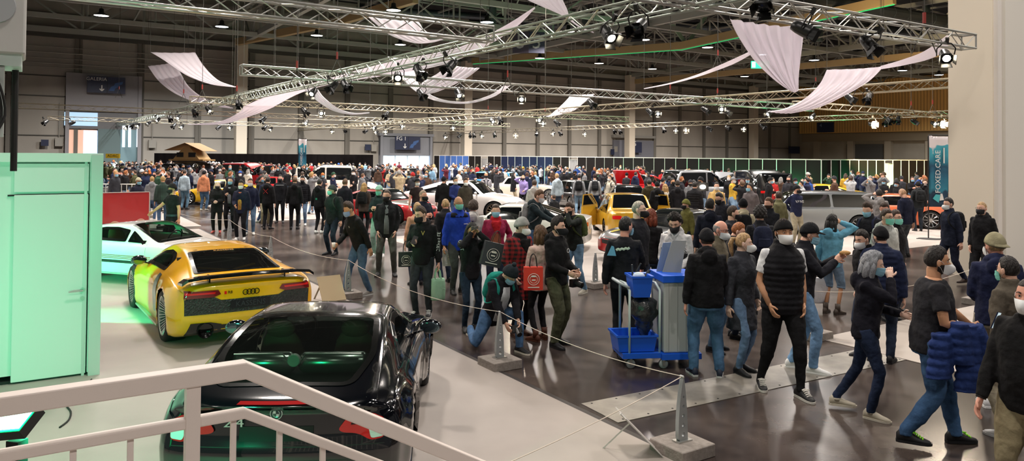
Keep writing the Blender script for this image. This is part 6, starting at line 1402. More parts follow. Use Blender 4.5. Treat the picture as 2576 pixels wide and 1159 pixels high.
person(hd(1146, 440, 1.80, 26), 1.80, 30, 'man in a royal blue sweater with a white mask looking at a phone', ('sweater', '26346c'), ('jeans', '3f5a80'), BLKC, None, ('short', 'dark'), 'white', 'tan', hr='phone', hl='low')
person(hd(1172, 443, 1.80, 25), 1.80, 20, 'man in an olive brown jacket with glasses and white mask by the white off-road coupe', ('jacket', '3a362c'), ('jeans', JD), BLKC, None, ('quiff', 'brown'), 'ffp2w', 'light')
person(hd(1117, 438, 1.82, 26), 1.82, 165, 'person in a long black coat and dark cap before the white off-road coupe', ('coat', '101112'), ('jeans', JB), BLKC, None, ('short', 'grey'), 'ffp2w', 'light', hat=('cap', '1a1e24'))
person(hd(1050, 436, 1.80, 24.6), 1.80, 30, 'man in a black cap and brown shirt in profile left of the white off-road coupe', ('tee', '2a2020'), ('jeans', JD), BLKC, None, ('short', 'dark'), 'ffp2w', 'light', hat=('cap', '15151a'), hr='phone')
person(hd(917, 452, 1.68, 23.5), 1.68, 175, 'blond woman with a black backpack before the red sports car', ('jacket', '4b403a'), ('trousers', '0f1012'), BLKC, None, ('long', 'blond'), None, 'light', female=True, extra=x_backpack('1a1d1e', w=.17))
person(hd(869, 443, 1.82, 23), 1.82, 170, 'man in a dark suit jacket seen from behind left of the red sports car', ('jacket', '14151e'), ('trousers', '15161c'), BLKC, None, ('short', 'lbrown'), None, 'light', w=1.1)
person(hd(1634, 442, 1.82, 25), 1.82, -175, 'person in an olive brown hooded parka seen from behind', ('parka', '3a3420'), ('jeans', JD), BLKC, None, ('short', 'dark'), None, 'light')
person(hd(1654, 452, 1.76, 24.5), 1.76, 178, 'person in a black hooded jacket with grey print and cap seen from behind', ('hoodie', '101114'), ('trousers', '1c2230'), BLKC, None, ('short', 'dark'), None, 'light', hat=('cap', '17181c'), extra=x_stripe(1.28, '6a6c70', True, .1, .17, .04))
person(hd(1674, 452, 1.66, 25), 1.66, 176, 'blond woman in black with a small white backpack', ('jacket', '121214'), ('trousers', '101013'), BLKC, None, ('long', 'blond'), None, 'light', female=True, extra=x_backpack('c9c2b4', w=.09))
person(hd(1705, 455, 1.78, 25), 1.78, 172, 'person in a black hooded sweater and grey cap seen from behind', ('hoodie', '17171c'), ('jeans', '2c3444'), BLKC, None, ('short', 'brown'), 'blue', 'light', hat=('cap', '3c3430'))
person(hd(1748, 455, 1.80, 23.5), 1.80, 150, 'man in a black padded jacket with the hood down seen from behind', ('puffer', '131318'), ('jeans', JD), BLKC, None, ('short', 'dark'), 'white', 'light', w=1.1)
person(hd(1728, 495, 1.60, 17.2), 1.60, -70, 'person with an olive hooded cap bending near the striped black car', ('jacket', '5c5a2c'), ('jeans', JD), BLKC, None, ('short', 'dark'), 'ffp2b', 'light', hat=('beanie', '6a6a32'))
# ------------------------------------------------------------ far crowd: figures copied with their parts
protos = []
random.seed(11)
def hide_proto(i, **k):
    t, P = person((0, 40+i*.01, 0), 1.78, 0, 'x', lod=2, **k); protos.append(t); return t
FK = [dict(top=('hoodie', BLKC), hair=('short', 'dark'), mask='white', hl='down', hr='down'), dict(top=('jacket', BLKC), hair=('short', 'dark'), mask='white', hl='phone', hr='low', feet=((-.12, .1), (.1, -.1))),
      dict(top=('parka', BLKC), hair=('long', 'brown'), mask='white', hl='pocket', hr='pocket', female=True), dict(top=('sweater', BLKC), hair=('short', 'dark'), mask='white', hat=('cap', BLKC), hl='cross', hr='low'),
      dict(top=('jacket', BLKC), hair=('curly', 'dark'), mask='white', hl='cam', hr='cam'), dict(top=('hoodie', BLKC), hair=('buzz', 'dark'), mask='white', hat=('beanie', BLKC), hl='down', hr='phone', lean=6)]
for i, k in enumerate(FK): hide_proto(i, **k)
# ------------------------------------------------------------ cars
from mathutils.geometry import delaunay_2d_cdt
def herm(keys, x):
    n = len(keys); xs = [k[0] for k in keys]
    if x <= xs[0]: return list(keys[0][1:])
    if x >= xs[-1]: return list(keys[-1][1:])
    i = max(j for j in range(n-1) if xs[j] <= x); h = xs[i+1]-xs[i]; t = (x-xs[i])/h; out = []
    for c in range(1, len(keys[0])):
        y = [k[c] for k in keys]; d = lambda a: (y[a+1]-y[a])/(xs[a+1]-xs[a])
        def tan(j):
            if j == 0: return d(0)
            if j == n-1: return d(n-2)
            a, b_ = d(j-1), d(j)
            return 0 if a*b_ <= 0 else 2*a*b_/(a+b_)
        m0, m1 = tan(i)*h, tan(i+1)*h
        out.append((2*t**3-3*t**2+1)*y[i]+(t**3-2*t**2+t)*m0+(-2*t**3+3*t**2)*y[i+1]+(t**3-t**2)*m1)
    return out
def section(w, zs, zb, wb, ze, wt, zt):
    l = lambda t, o=0: (wb+(wt-wb)*t+o, zb+(ze-zb)*t)
    return [(0, zs), (.5*w, zs), (.84*w, zs), (.945*w, zs+.03), (.985*w, zs+.12*(zb-zs)+.04), (w, zs+.45*(zb-zs)), (w*.997, zs+.75*(zb-zs)), (wb+.45*(w-wb), zb-.045), (wb, zb), l(.12), l(.5, .012), l(.88, .004), (wt, ze), (wt*.90, ze+.55*(zt-ze)), (wt*.6, ze+.88*(zt-ze)), (0, zt)]
class Car:
    def __init__(s, L, keys, wheels, R, bowr=.12, bowf=.25, rear=None, sub=3, nx=90, flare=.0, Ra=None, zf=1, xf=1):
        s.zf, s.xf = zf, xf; L *= xf; wheels = tuple(x*xf for x in wheels); rear = [(a*zf, b_) for a, b_ in rear or []]
        keys = [(a[0]*xf, a[1], a[2]*zf, a[3]*zf, a[4], a[5]*zf, a[6], a[7]*zf) for a in keys]
        s.L, s.keys, s.W, s.R = L, keys, max(k[1] for k in keys), R; s.wx = wheels; s.bowr, s.bowf, s.rear = bowr, bowf, rear or []; s.sub = sub; s.nx = nx; s.flare = flare; s.Ra = Ra or R+.035
        s.mesh()
    def warp(s, x, y, z):
        L = s.L; fr = max(0, 1-x/.45)**1.5; ff = max(0, 1-(L-x)/.6)**1.5; q = (abs(y)/s.W)**2.2
        X = x+s.bowr*q*fr-s.bowf*q*ff
        if s.rear: X += fr**.7*float(np.interp(z, [a for a, b in s.rear], [b for a, b in s.rear]))
        return V((X-L/2, y, z))
    def mesh(s):
        L, nx, sub = s.L, s.nx, s.sub; vs = []; fs = []
        xs = [L*(.5-.5*cos(pi*(i/nx)))*.35+L*(i/nx)*.65 for i in range(nx+1)]
        rows = []
        for x in xs:
            sec = section(*herm(s.keys, x)); c = catmull([V((a, b_, 0)) for a, b_ in sec], sub); rows.append([(p.x if p.x > 0 else 0, p.y) for p in c])
        m = len(rows[0])
        for sg in (1, -1):
            o = len(vs)
            for x, r in zip(xs, rows):
                for y, z in r: vs.append(s.warp(x, sg*y, z))
            for i in range(nx):
                for j in range(m-1):
                    q = (o+i*m+j, o+(i+1)*m+j, o+(i+1)*m+j+1, o+i*m+j+1); fs.append(q if sg < 0 else q[::-1])
        nc = 14
        for x, r, rev in ((xs[0], rows[0], 0), (xs[-1], rows[-1], 1)):
            o = len(vs)
            for y, z in r:
                for c in range(nc+1): vs.append(s.warp(x, y*(1-2*c/nc), z))
            for j in range(m-1):
                for c in range(nc): q = (o+j*(nc+1)+c, o+j*(nc+1)+c+1, o+(j+1)*(nc+1)+c+1, o+(j+1)*(nc+1)+c); fs.append(q if rev else q[::-1])
        s.vs, s.fs = vs, fs
        s.bvh = BVHTree.FromPolygons(vs, fs)
    def cast(s, a, b_, ax, off=.004):
        if ax in ('left', 'right'): a *= s.xf; b_ *= s.zf
        elif ax == 'top': a *= s.xf
        else: b_ *= s.zf
        O = {'back': (V((-9, a, b_)), V((1, 0, 0))), 'front': (V((9, a, b_)), V((-1, 0, 0))), 'left': (V((a-s.L/2, 5, b_)), V((0, -1, 0))), 'right': (V((a-s.L/2, -5, b_)), V((0, 1, 0))), 'top': (V((a-s.L/2, b_, 5)), V((0, 0, -1)))}[ax]
        h, n, i, d = s.bvh.ray_cast(*O)
        if h is None:
            h, n, i, d = s.bvh.find_nearest(O[0]+O[1]*(O[0].length*.9) if ax not in ('left', 'right') else V((a-s.L/2, .8 if ax == 'left' else -.8, b_)))
        if n.dot(O[1]) > 0: n = -n
        return h+n*off
    def patch(s, poly, ax, off=.004, step=.06, mb=None):
        poly = dens([V(p) for p in poly], step); n = len(poly); xs = [p.x for p in poly]; ys = [p.y for p in poly]; pts = list(poly)
        x = min(xs)+step
        while x < max(xs):
            y = min(ys)+step
            while y < max(ys):
                if inpoly(x, y, poly) and min((V((x, y))-p).length for p in poly) > step*.55: pts.append(V((x, y)))
                y += step
            x += step
        v, e, f, *_ = delaunay_2d_cdt([p.to_2d() if len(p) > 2 else p for p in pts], [(i, (i+1) % n) for i in range(n)], [list(range(n))], 1, 1e-5)
        mb = mb or MB(); P = [s.cast(p[0], p[1], ax, off) for p in v]; mb.add(P, [tuple(q) for q in f]); return mb
    def ring(s, outer, inner, ax, off=.005, step=.05):
        a, b_ = resamp(outer, 80), resamp(inner, 80); mb = MB(); P = [s.cast(p.x, p.y, ax, off) for p in a]+[s.cast(p.x, p.y, ax, off) for p in b_]
        mb.add(P, [(i, (i+1) % 80, 80+(i+1) % 80, 80+i) for i in range(80)]); return mb
def dens(poly, step):
    out = []; n = len(poly)
    for i in range(n):
        a, b_ = poly[i], poly[(i+1) % n]; k = max(1, int((b_-a).length/step)); out += [a.lerp(b_, j/k).to_2d() for j in range(k)]
    return out
def resamp(poly, n):
    poly = [V(p).to_2d() for p in poly]; m = len(poly); Ls = [(poly[(i+1) % m]-poly[i]).length for i in range(m)]; T = sum(Ls); out = []
    # same relative position per edge so that rings match
    per = [max(1, round(n*l/T)) for l in Ls]
    for q in range(n):
        t = q/n*m; i = int(t); out.append(poly[i].lerp(poly[(i+1) % m], t-i))
    return out
def inpoly(x, y, poly):
    c = False; n = len(poly); j = n-1
    for i in range(n):
        if (poly[i][1] > y) != (poly[j][1] > y) and x < (poly[j][0]-poly[i][0])*(y-poly[i][1])/(poly[j][1]-poly[i][1])+poly[i][0]: c = not c
        j = i
    return c
def inset(poly, d):
    poly = [V(p).to_2d() for p in poly]; n = len(poly); A_ = sum(poly[i].x*poly[(i+1) % n].y-poly[(i+1) % n].x*poly[i].y for i in range(n)); sg = 1 if A_ > 0 else -1; out = []
    for i in range(n):
        a, b_, c = poly[i-1], poly[i], poly[(i+1) % n]; u = (b_-a).normalized(); v = (c-b_).normalized(); n1 = V((-u.y, u.x))*sg; n2 = V((-v.y, v.x))*sg; m = (n1+n2); m = m/max(.35, m.length_squared/2); out.append(b_+m*d)
    return out
def roundp(poly, r=.05, k=3):
    poly = [V(p).to_2d() for p in poly]; n = len(poly); out = []
    for i in range(n):
        a, b_, c = poly[i-1], poly[i], poly[(i+1) % n]; ra = min(r, (a-b_).length*.45); rc_ = min(r, (c-b_).length*.45); p = b_+(a-b_).normalized()*ra; q = b_+(c-b_).normalized()*rc_
        for j in range(k+1): t = j/k; out.append(p*(1-t)**2+b_*2*t*(1-t)+q*t*t)
    return out
mir = lambda poly: [(-a, b_) for a, b_ in poly][::-1]
GLASS_OP = lambda: mat('0d0f11', .06, 0, key='tinted_glass', coat=1)
def glass_clear(c='5f7a70', t=.55):
    k = ('clearglass', c, t)
    if k in MC: return MC[k]
    m = bpy.data.materials.new('car_glass'); m.use_nodes = True; nt = m.node_tree; N = nt.nodes; L = nt.links; out = N['Material Output']; b = N['Principled BSDF']
    b.inputs['Base Color'].default_value = (.01, .01, .01, 1); b.inputs['Roughness'].default_value = .03
    tp = N.new('ShaderNodeBsdfTransparent'); tp.inputs[0].default_value = (*srgb(c), 1); mx = N.new('ShaderNodeMixShader'); mx.inputs[0].default_value = t
    L.new(b.outputs[0], mx.inputs[1]); L.new(tp.outputs[0], mx.inputs[2]); L.new(mx.outputs[0], out.inputs[0]); MC[k] = m; return m
TYRE = mat('141414', .75, key='tyre'); REDL = mat('c01414', .15, key='tail_light', coat=1, emit=.25); REDD = mat('7a0c10', .15, key='tail_light', coat=1)
def wheel(parent, x, y, R, w, rimc='c8ccd0', ns=10, metal=.9, deep=.03, name='wheel', dbl=True, detail=1):
    sg = 1 if y > 0 else -1; t = MB(); r = R*.76
    t.lathe([(r, -w/2), (R*.93, -w/2), (R, -w/2+.03), (R, w/2-.03), (R*.93, w/2), (r, w/2)], (x, y, R), 'Y', 36 if detail else 16, cap=False)
    o = t.build(name, TYRE, parent, True)
    m = mat(rimc, .22, metal, key='rim'); mb = MB(); f = y+sg*w/2
    mb.lathe([(r+.004, f-sg*.0), (r-.015, f-sg*.012), (r-.02, f-sg*w*.75), (r*.98, f-sg*w*.9)], (x, 0, R), 'Y', 36 if detail else 16, cap=False)
    for i in range(ns):
        a = 2*pi*i/ns
        for da in ((-.07, .07) if dbl else (0,)):
            p = V((x+.05*cos(a), f-sg*(deep+.02), R+.05*sin(a))); q = V((x+(r-.015)*cos(a+da*1.6), f-sg*.015, R+(r-.015)*sin(a+da*1.6)))
            mb.tube([p, p.lerp(q, .5)-V((0, sg*.008, 0)), q], [.012, .009, .010] if dbl else [.022, .018, .02], 5)
    mb.lathe([(.001, f-sg*deep*.6), (.06, f-sg*deep*.7), (.065, f-sg*(deep+.04))], (x, 0, R), 'Y', 16, cap=False)
    mb.build('rim', m, o, False)
    mb = MB(); mb.lathe([(.001, f-sg*w*.8), (r*.8, f-sg*w*.8)], (x, 0, R), 'Y', 20, cap=False); mb.build('brake_disc', mat('3a3a3a', .4, .6), o)
def build_car(car, name, loc_, rz, col, label, cat='car', metal=0, windows=(), cut=True, rim='c8ccd0', ns=10, wheel_w=.24, rimmetal=.9, dbl=True, deep=.03, trackin=.0, paintmat=None, detail=1, glass=None):
    t = empty(name, (loc_[0], loc_[1], 0), rz, label, cat); L = car.L
    vs = [v.copy() for v in car.vs]; bad = set(); Ra = car.Ra; zc = car.R
    wc = [x-L/2 for x in car.wx]; inside = [False]*len(vs)
    for i, v in enumerate(vs):
        if abs(v.y) < .56*car.W: continue
        for c in wc:
            dx, dz = v.x-c, v.z-zc; r = sqrt(dx*dx+dz*dz)
            if r < Ra: inside[i] = True
            if car.flare and abs(r-Ra) < .25 and r >= Ra*.98: v.y += (1 if v.y > 0 else -1)*car.flare*math.exp(-((r-Ra)/.09)**2)
    cuts = []
    for w_ in windows:
        if w_[3] == 'clear' and cut: cuts.append((inset(w_[1], .035), w_[2]))
    fs = []
    cen = {}
    for f in car.fs:
        if all(inside[i] for i in f): continue
        if cuts:
            c = sum((vs[i] for i in f), V())/4; n_ = (vs[f[1]]-vs[f[0]]).cross(vs[f[2]]-vs[f[0]]); skip = False
            for poly, ax in cuts:
                if ax == 'top' and c.z > .6 and inpoly((c.x+L/2)/car.xf, c.y, poly): skip = True
                elif ax == 'left' and c.y > .25 and inpoly((c.x+L/2)/car.xf, c.z/car.zf, poly): skip = True
                elif ax == 'right' and c.y < -.25 and inpoly((c.x+L/2)/car.xf, c.z/car.zf, poly): skip = True
            if skip: continue
        fs.append(f)
    for i, v in enumerate(vs):
        if inside[i]:
            for c in wc:
                dx, dz = v.x-c, v.z-zc; r = sqrt(dx*dx+dz*dz)
                if r < Ra and r > .01: v.x = c+dx/r*Ra; v.z = max(car.keys[0][2]*0+.05, zc+dz/r*Ra) if dz > -.2 else v.z
    pm = paintmat or paint(col, metal)
    me = bpy.data.meshes.new('body'); me.from_pydata(vs, [], fs); bm = bmesh.new(); bm.from_mesh(me); bmesh.ops.remove_doubles(bm, verts=bm.verts, dist=.0006)
    lo = [v for v in bm.verts if not v.link_faces]; bmesh.ops.delete(bm, geom=lo, context='VERTS'); bmesh.ops.recalc_face_normals(bm, faces=bm.faces); bm.to_mesh(me); bm.free()
    me.materials.append(pm); me.polygons.foreach_set('use_smooth', [True]*len(me.polygons)); o = bpy.data.objects.new('bodywork', me); COL.objects.link(o); o.parent = t
    mb = MB()
    for c in wc:
        for sg in (-1, 1):
            y1 = sg*(car.W-.06); y0 = sg*car.W*.45; rg = []
            for a in range(15):
                th = pi*(-.08+1.16*a/14); rg.append(V((c+(Ra+.004)*cos(th), 0, zc+(Ra+.004)*sin(th))))
            mb.loft([[p+V((0, y0, 0)) for p in rg], [p+V((0, y1, 0)) for p in rg]], cap=False, closed=False)
            mb.add([V((c, y0, zc-.1))]+[p+V((0, y0, 0)) for p in rg], [(0, i, i+1) for i in range(1, 15)])
    mb.build('wheel_arch', DARK, t)
    for c in car.wx:
        for sg in (-1, 1): wheel(t, c-L/2, sg*(car.W-wheel_w/2-.015-trackin), car.R, wheel_w, rim, ns, rimmetal, deep, dbl=dbl, detail=detail)
    for nm, poly, ax, kind in windows:
        poly_ = poly
        if kind == 'clear' and cut:
            car.ring(poly_, inset(poly_, .05), ax, .006).build('window_seal', mat('0a0a0a', .15, key='seal', coat=1), t, True)
            car.patch(inset(poly_, .045), ax, .005, .08).build(nm, glass or glass_clear(), t, True)
        else: car.patch(poly_, ax, .006, .08).build(nm, GLASS_OP(), t, True)
    return t
def seam(car, t, pts, ax, r=.003, name='panel_gap', m=None):
    mb = MB(); P = [V(p).to_2d() for p in pts]; out = []
    for a, b_ in zip(P[:-1], P[1:]):
        k = max(1, int((b_-a).length/.06)); out += [a.lerp(b_, j/k) for j in range(k)]
    out.append(P[-1]); mb.tube([car.cast(p.x, p.y, ax, .0) for p in out], r, 5); return mb.build(name, m or DARK, t)
def feature(car, t, name, poly, ax, m, off=.008, step=.05, lab=None):
    o = car.patch(poly, ax, off, step).build(name, m, t, True)
    if lab: o['label'] = lab
    return o
def mirror(car, t, x, y, z, col, sg, s=1.0):
    x *= car.xf; z *= car.zf
    mb = MB(); R = Matrix.Rotation(sg*.15, 3, 'Z')
    def fn(p): return V((p.x*(1 if p.x < 0 else 1.6), p.y, p.z*(1-.1*p.y)))
    mb.ell((x-car.L/2, y+sg*.10, z), (.045*s, .105*s, .065*s), 14, 10, R=R, fn=fn); mb.tube([(x-car.L/2+.02, y-sg*.06, z-.07), (x-car.L/2, y+sg*.05, z-.03)], [(.04, .015), (.03, .015)], 8)
    o = mb.build('wing_mirror', paint(col) if isinstance(col, str) else col, t, True); mb = MB(); mb.ell((x-car.L/2-.042*s, y+sg*.10, z), (.006, .09*s, .052*s), 12, 8, R=R); mb.build('mirror_glass', mat('6f8088', .05, .9), o, True)
def seat(t, x, y, z, m, hr=True):
    mb = MB(); mb.ell((x+.22, y, z), (.26, .25, .10), 14, 8); mb.tube([(x, y, z), (x-.08, y, z+.28), (x-.14, y, z+.55)], [(.25, .09), (.24, .08), (.17, .06)], 14, side=(0, 1, 0), rnd=True)
    if hr: mb.ell((x-.17, y, z+.66), (.05, .13, .09), 12, 8)
    return mb.build('seat', m, t, True)
CARBOX = []
def reg(loc_, rz, L, W): CARBOX.append((loc_[0], loc_[1], rz, L, W))
# --- yellow mid-engined coupe
kR8 = [(0, .84, .26, .78, .80, .86, .70, .89), (.10, .91, .20, .82, .86, .90, .72, .925), (.40, .962, .14, .875, .89, .935, .68, .965), (.85, .968, .12, .915, .87, 1.02, .62, 1.06), (1.35, .945, .11, .915, .845, 1.13, .575, 1.175), (1.85, .93, .11, .89, .835, 1.185, .55, 1.235), (2.3, .93, .11, .86, .835, 1.185, .545, 1.24),
       (2.75, .935, .11, .835, .845, 1.09, .58, 1.13), (3.15, .95, .11, .80, .85, .885, .68, .93), (3.5, .955, .11, .765, .85, .80, .70, .85), (4.0, .93, .13, .68, .82, .70, .64, .74), (4.3, .84, .16, .56, .74, .59, .55, .62), (4.43, .70, .22, .44, .62, .47, .5, .5)]
cR8 = Car(4.43, kR8, (.82, 3.47), .352, .10, .28, rear=[(.1, .10), (.42, .0), (.6, -.01), (.84, -.03), (.92, -.05)], nx=110, sub=4, flare=.012, Ra=.372, zf=.935)
def yellow_coupe():
    a, b_ = G(428, 856), G(348, 772); d = (b_-a).normalized(); rz = atan2(d.y, d.x); right = V((d.y, -d.x, 0)); c = a+right*.84+d*(cR8.L/2-.82)
    reg(c, rz, 4.4, 1.95)
    YC = 'ffb800'
    rw = roundp([(.56, -.60), (.56, .60), (1.50, .50), (1.50, -.50)], .06); ws = roundp([(2.42, -.50), (3.12, -.66), (3.12, .66), (2.42, .50)][::-1], .06)
    sw_ = [(1.42, .935), (2.92, .875), (2.72, 1.0), (2.45, 1.115), (2.1, 1.165), (1.75, 1.155), (1.5, 1.09)]
    t = build_car(cR8, 'yellow_sports_coupe', c, rz, YC, 'yellow mid-engined sports coupe seen from behind with black rear wing and wide grille', windows=[('rear_window', rw, 'top', 'clear'), ('windscreen', ws, 'top', 'clear'), ('side_window', roundp(sw_, .05), 'left', 'clear'), ('side_window', roundp(sw_, .05), 'right', 'clear')], ns=16, rim='c9d2d2', deep=.09, wheel_w=.29, glass=glass_clear('8a9a94', .45))
    BL = mat('0e0e10', .2, key='gloss_black', coat=1); GR = mat('111113', .35, bump=1.5, bscale=45, key='honeycomb', spec=.8, var=.6, vscale=30); YP = paint(YC)
    feature(cR8, t, 'rear_grille', [(-.82, .50), (.82, .50), (.825, .735), (.46, .735), (.38, .69), (-.38, .69), (-.46, .735), (-.825, .735)], 'back', GR, .006)
    for sg in (1, -1):
        pl = [(.825*sg, .735), (.47*sg, .738), (.385*sg, .775), (.42*sg, .84), (.82*sg, .835)]
        feature(cR8, t, 'tail_light', pl, 'back', REDD, .012, .03); feature(cR8, t, 'light_strip', [(.81*sg, .785), (.46*sg, .785), (.45*sg, .812), (.81*sg, .81)], 'back', REDL, .016, .03)
        feature(cR8, t, 'exhaust_surround', [(.80*sg, .20), (.36*sg, .20), (.36*sg, .345), (.50*sg, .385), (.74*sg, .385)], 'back', BL, .009)
        mb = MB(); P = cR8.cast(.56*sg, .27, 'back', .0); mb.lathe([(.001, .0), (.088, -.0), (.092, -.05), (.10, -.05), (.10, .05)], P, 'X', 24, cap=False); mb.build('exhaust_pipe', mat('1a1a1a', .25, .9), t, True)
        feature(cR8, t, 'side_blade', [(1.22, .36), (1.52, .33), (1.60, .60), (1.50, .90), (1.30, .90), (1.26, .6)], 'left' if sg > 0 else 'right', mat('8d9696', .25, .8, key='blade'), .008)
        mb = MB(); mb.box((.15-0, sg*.90, .12), (2.0, .05, .03)); mb.build('side_skirt', mat('b9c2c0', .3, .6), t)
        mirror(cR8, t, 2.70, sg*.86, .95, BL, sg, 1.15)
    feature(cR8, t, 'diffuser', [(-.72, .13), (.72, .13), (.66, .30), (.34, .335), (-.34, .335), (-.66, .30)], 'back', BL, .006)
    mb = MB(); xw = .05-cR8.L/2
    pr = [(-.87, -.01, .885), (-.80, -.03, .935), (-.62, -.04, .955), (0, -.05, .965), (.62, -.04, .955), (.80, -.03, .935), (.87, -.01, .885)]
    rg = []
    for y, dx, z in pr: rg.append([V((xw+dx-.07, y, z+.02)), V((xw+dx+.20, y, z-.008)), V((xw+dx+.20, y, z-.03)), V((xw+dx-.07, y, z-.018))])
    mb.loft(rg); mb.build('rear_wing', BL, t)
    for sg in (1, -1):
        mb = MB(); mb.box((xw+.12, sg*.50, .90), (.12, .02, .12)); mb.build('wing_support', BL, t)
    seam(cR8, t, [(.20, -.78), (.20, .78)], 'top', .004); seam(cR8, t, [(.28, -.62), (.28, .62)], 'top', .012, 'air_slot')
    feature(cR8, t, 'number_plate', [(-.26, .555), (.26, .555), (.26, .67), (-.26, .67)], 'back', mat('17191f', .3), .016)
    P = cR8.cast(0, .61, 'back', .02); RB = Euler((pi/2, 0, -pi/2)).to_matrix()
    lettering('KASSENS', .10, mat('55585e', .3, .6), t, P, RB, 'plate_letters', .002)
    for i in range(4):
        P = cR8.cast((i-1.5)*.050, .775, 'back', .012); mb = MB(); mb.tube([P+V((-.002*i, .034*cos(a), .034*sin(a))) for a in [2*pi*j/20 for j in range(21)]], .0055, 6, cap=False); mb.build('badge_ring', mat('2a2418', .2, .8), t, True)
    P = cR8.cast(.27, .79, 'back', .012); lettering('R8', .055, mat('2a2418', .3, .6), t, P, RB, 'badge_letters', .002); P2_ = cR8.cast(.33, .79, 'back', .012); mb = MB(); mb.box(P2_, (.006, .028, .04)); mb.build('badge_mark', REDL, t)
    n = V((1.0, 0, .18)); P = cR8.cast(1.42, 0, 'top', .012); tb = cR8.cast(1.52, 0, 'top', .012); zdir = (tb-P).normalized(); R_ = Matrix((V((0, -1, 0)), zdir, V((0, -1, 0)).cross(zdir))).transposed()
    lettering('KASSENS', .075, mat('d08a20', .5), t, P, R_, 'window_sticker', .001)
    # cabin
    x0 = -cR8.L/2
    mb = MB(); mb.box((x0+2.2, 0, .40), (2.2, 1.3, .06)); mb.box((x0+1.42, 0, .74), (.05, 1.3, .62)); mb.box((x0+3.0, 0, .72), (.35, 1.3, .18)); mb.build('cabin_floor', mat('131313', .8), t)
    mb = MB(); mb.box((x0+1.38, 0, .95), (.03, .75, .20)); mb.build('rear_bulkhead_window', mat('6a726c', .4), t)
    for sg in (1, -1): seat(t, x0+1.75, sg*.36, .38, mat('1a1a1c', .7))
    mb = MB(); mb.bar(V((x0+.62, .42, .86)), V((x0+1.15, -.38, .92)), .045, .02); mb.bar(V((x0+.62, -.42, .86)), V((x0+1.15, .42, .92)), .045, .02); mb.bar(V((x0+.9, -.5, .88)), V((x0+.9, .5, .88)), .035, .02); mb.build('engine_brace', YP, t)
    mb = MB(); mb.box((x0+.95, 0, .70), (1.0, 1.2, .1)); mb.build('engine_bay', mat('0d0d0d', .6), t)
yellow_coupe()
# --- black fastback coupe in the foreground
kZ4 = [(0, .79, .30, .74, .74, .84, .64, .88), (.10, .86, .24, .78, .81, .875, .68, .915), (.35, .90, .17, .86, .82, .95, .67, .985), (.72, .91, .14, .905, .81, 1.06, .66, 1.10), (1.1, .905, .13, .90, .80, 1.155, .645, 1.20), (1.55, .89, .13, .88, .79, 1.20, .62, 1.262), (2.0, .88, .13, .86, .785, 1.19, .61, 1.262), (2.35, .875, .13, .85, .79, 1.11, .62, 1.17),
       (2.72, .88, .13, .845, .80, .93, .66, .965), (3.15, .90, .13, .82, .82, .85, .68, .885), (3.6, .89, .15, .76, .79, .785, .64, .82), (3.92, .81, .18, .66, .71, .68, .55, .71), (4.09, .66, .24, .52, .58, .54, .46, .57)]
cZ4 = Car(4.09, kZ4, (.74, 3.23), .335, .10, .26, rear=[(.14, .09), (.34, .0), (.52, .0), (.62, .035), (.80, .055), (.865, .0), (.92, -.06)], nx=120, sub=4, flare=.035, Ra=.352, zf=.92, xf=.96)
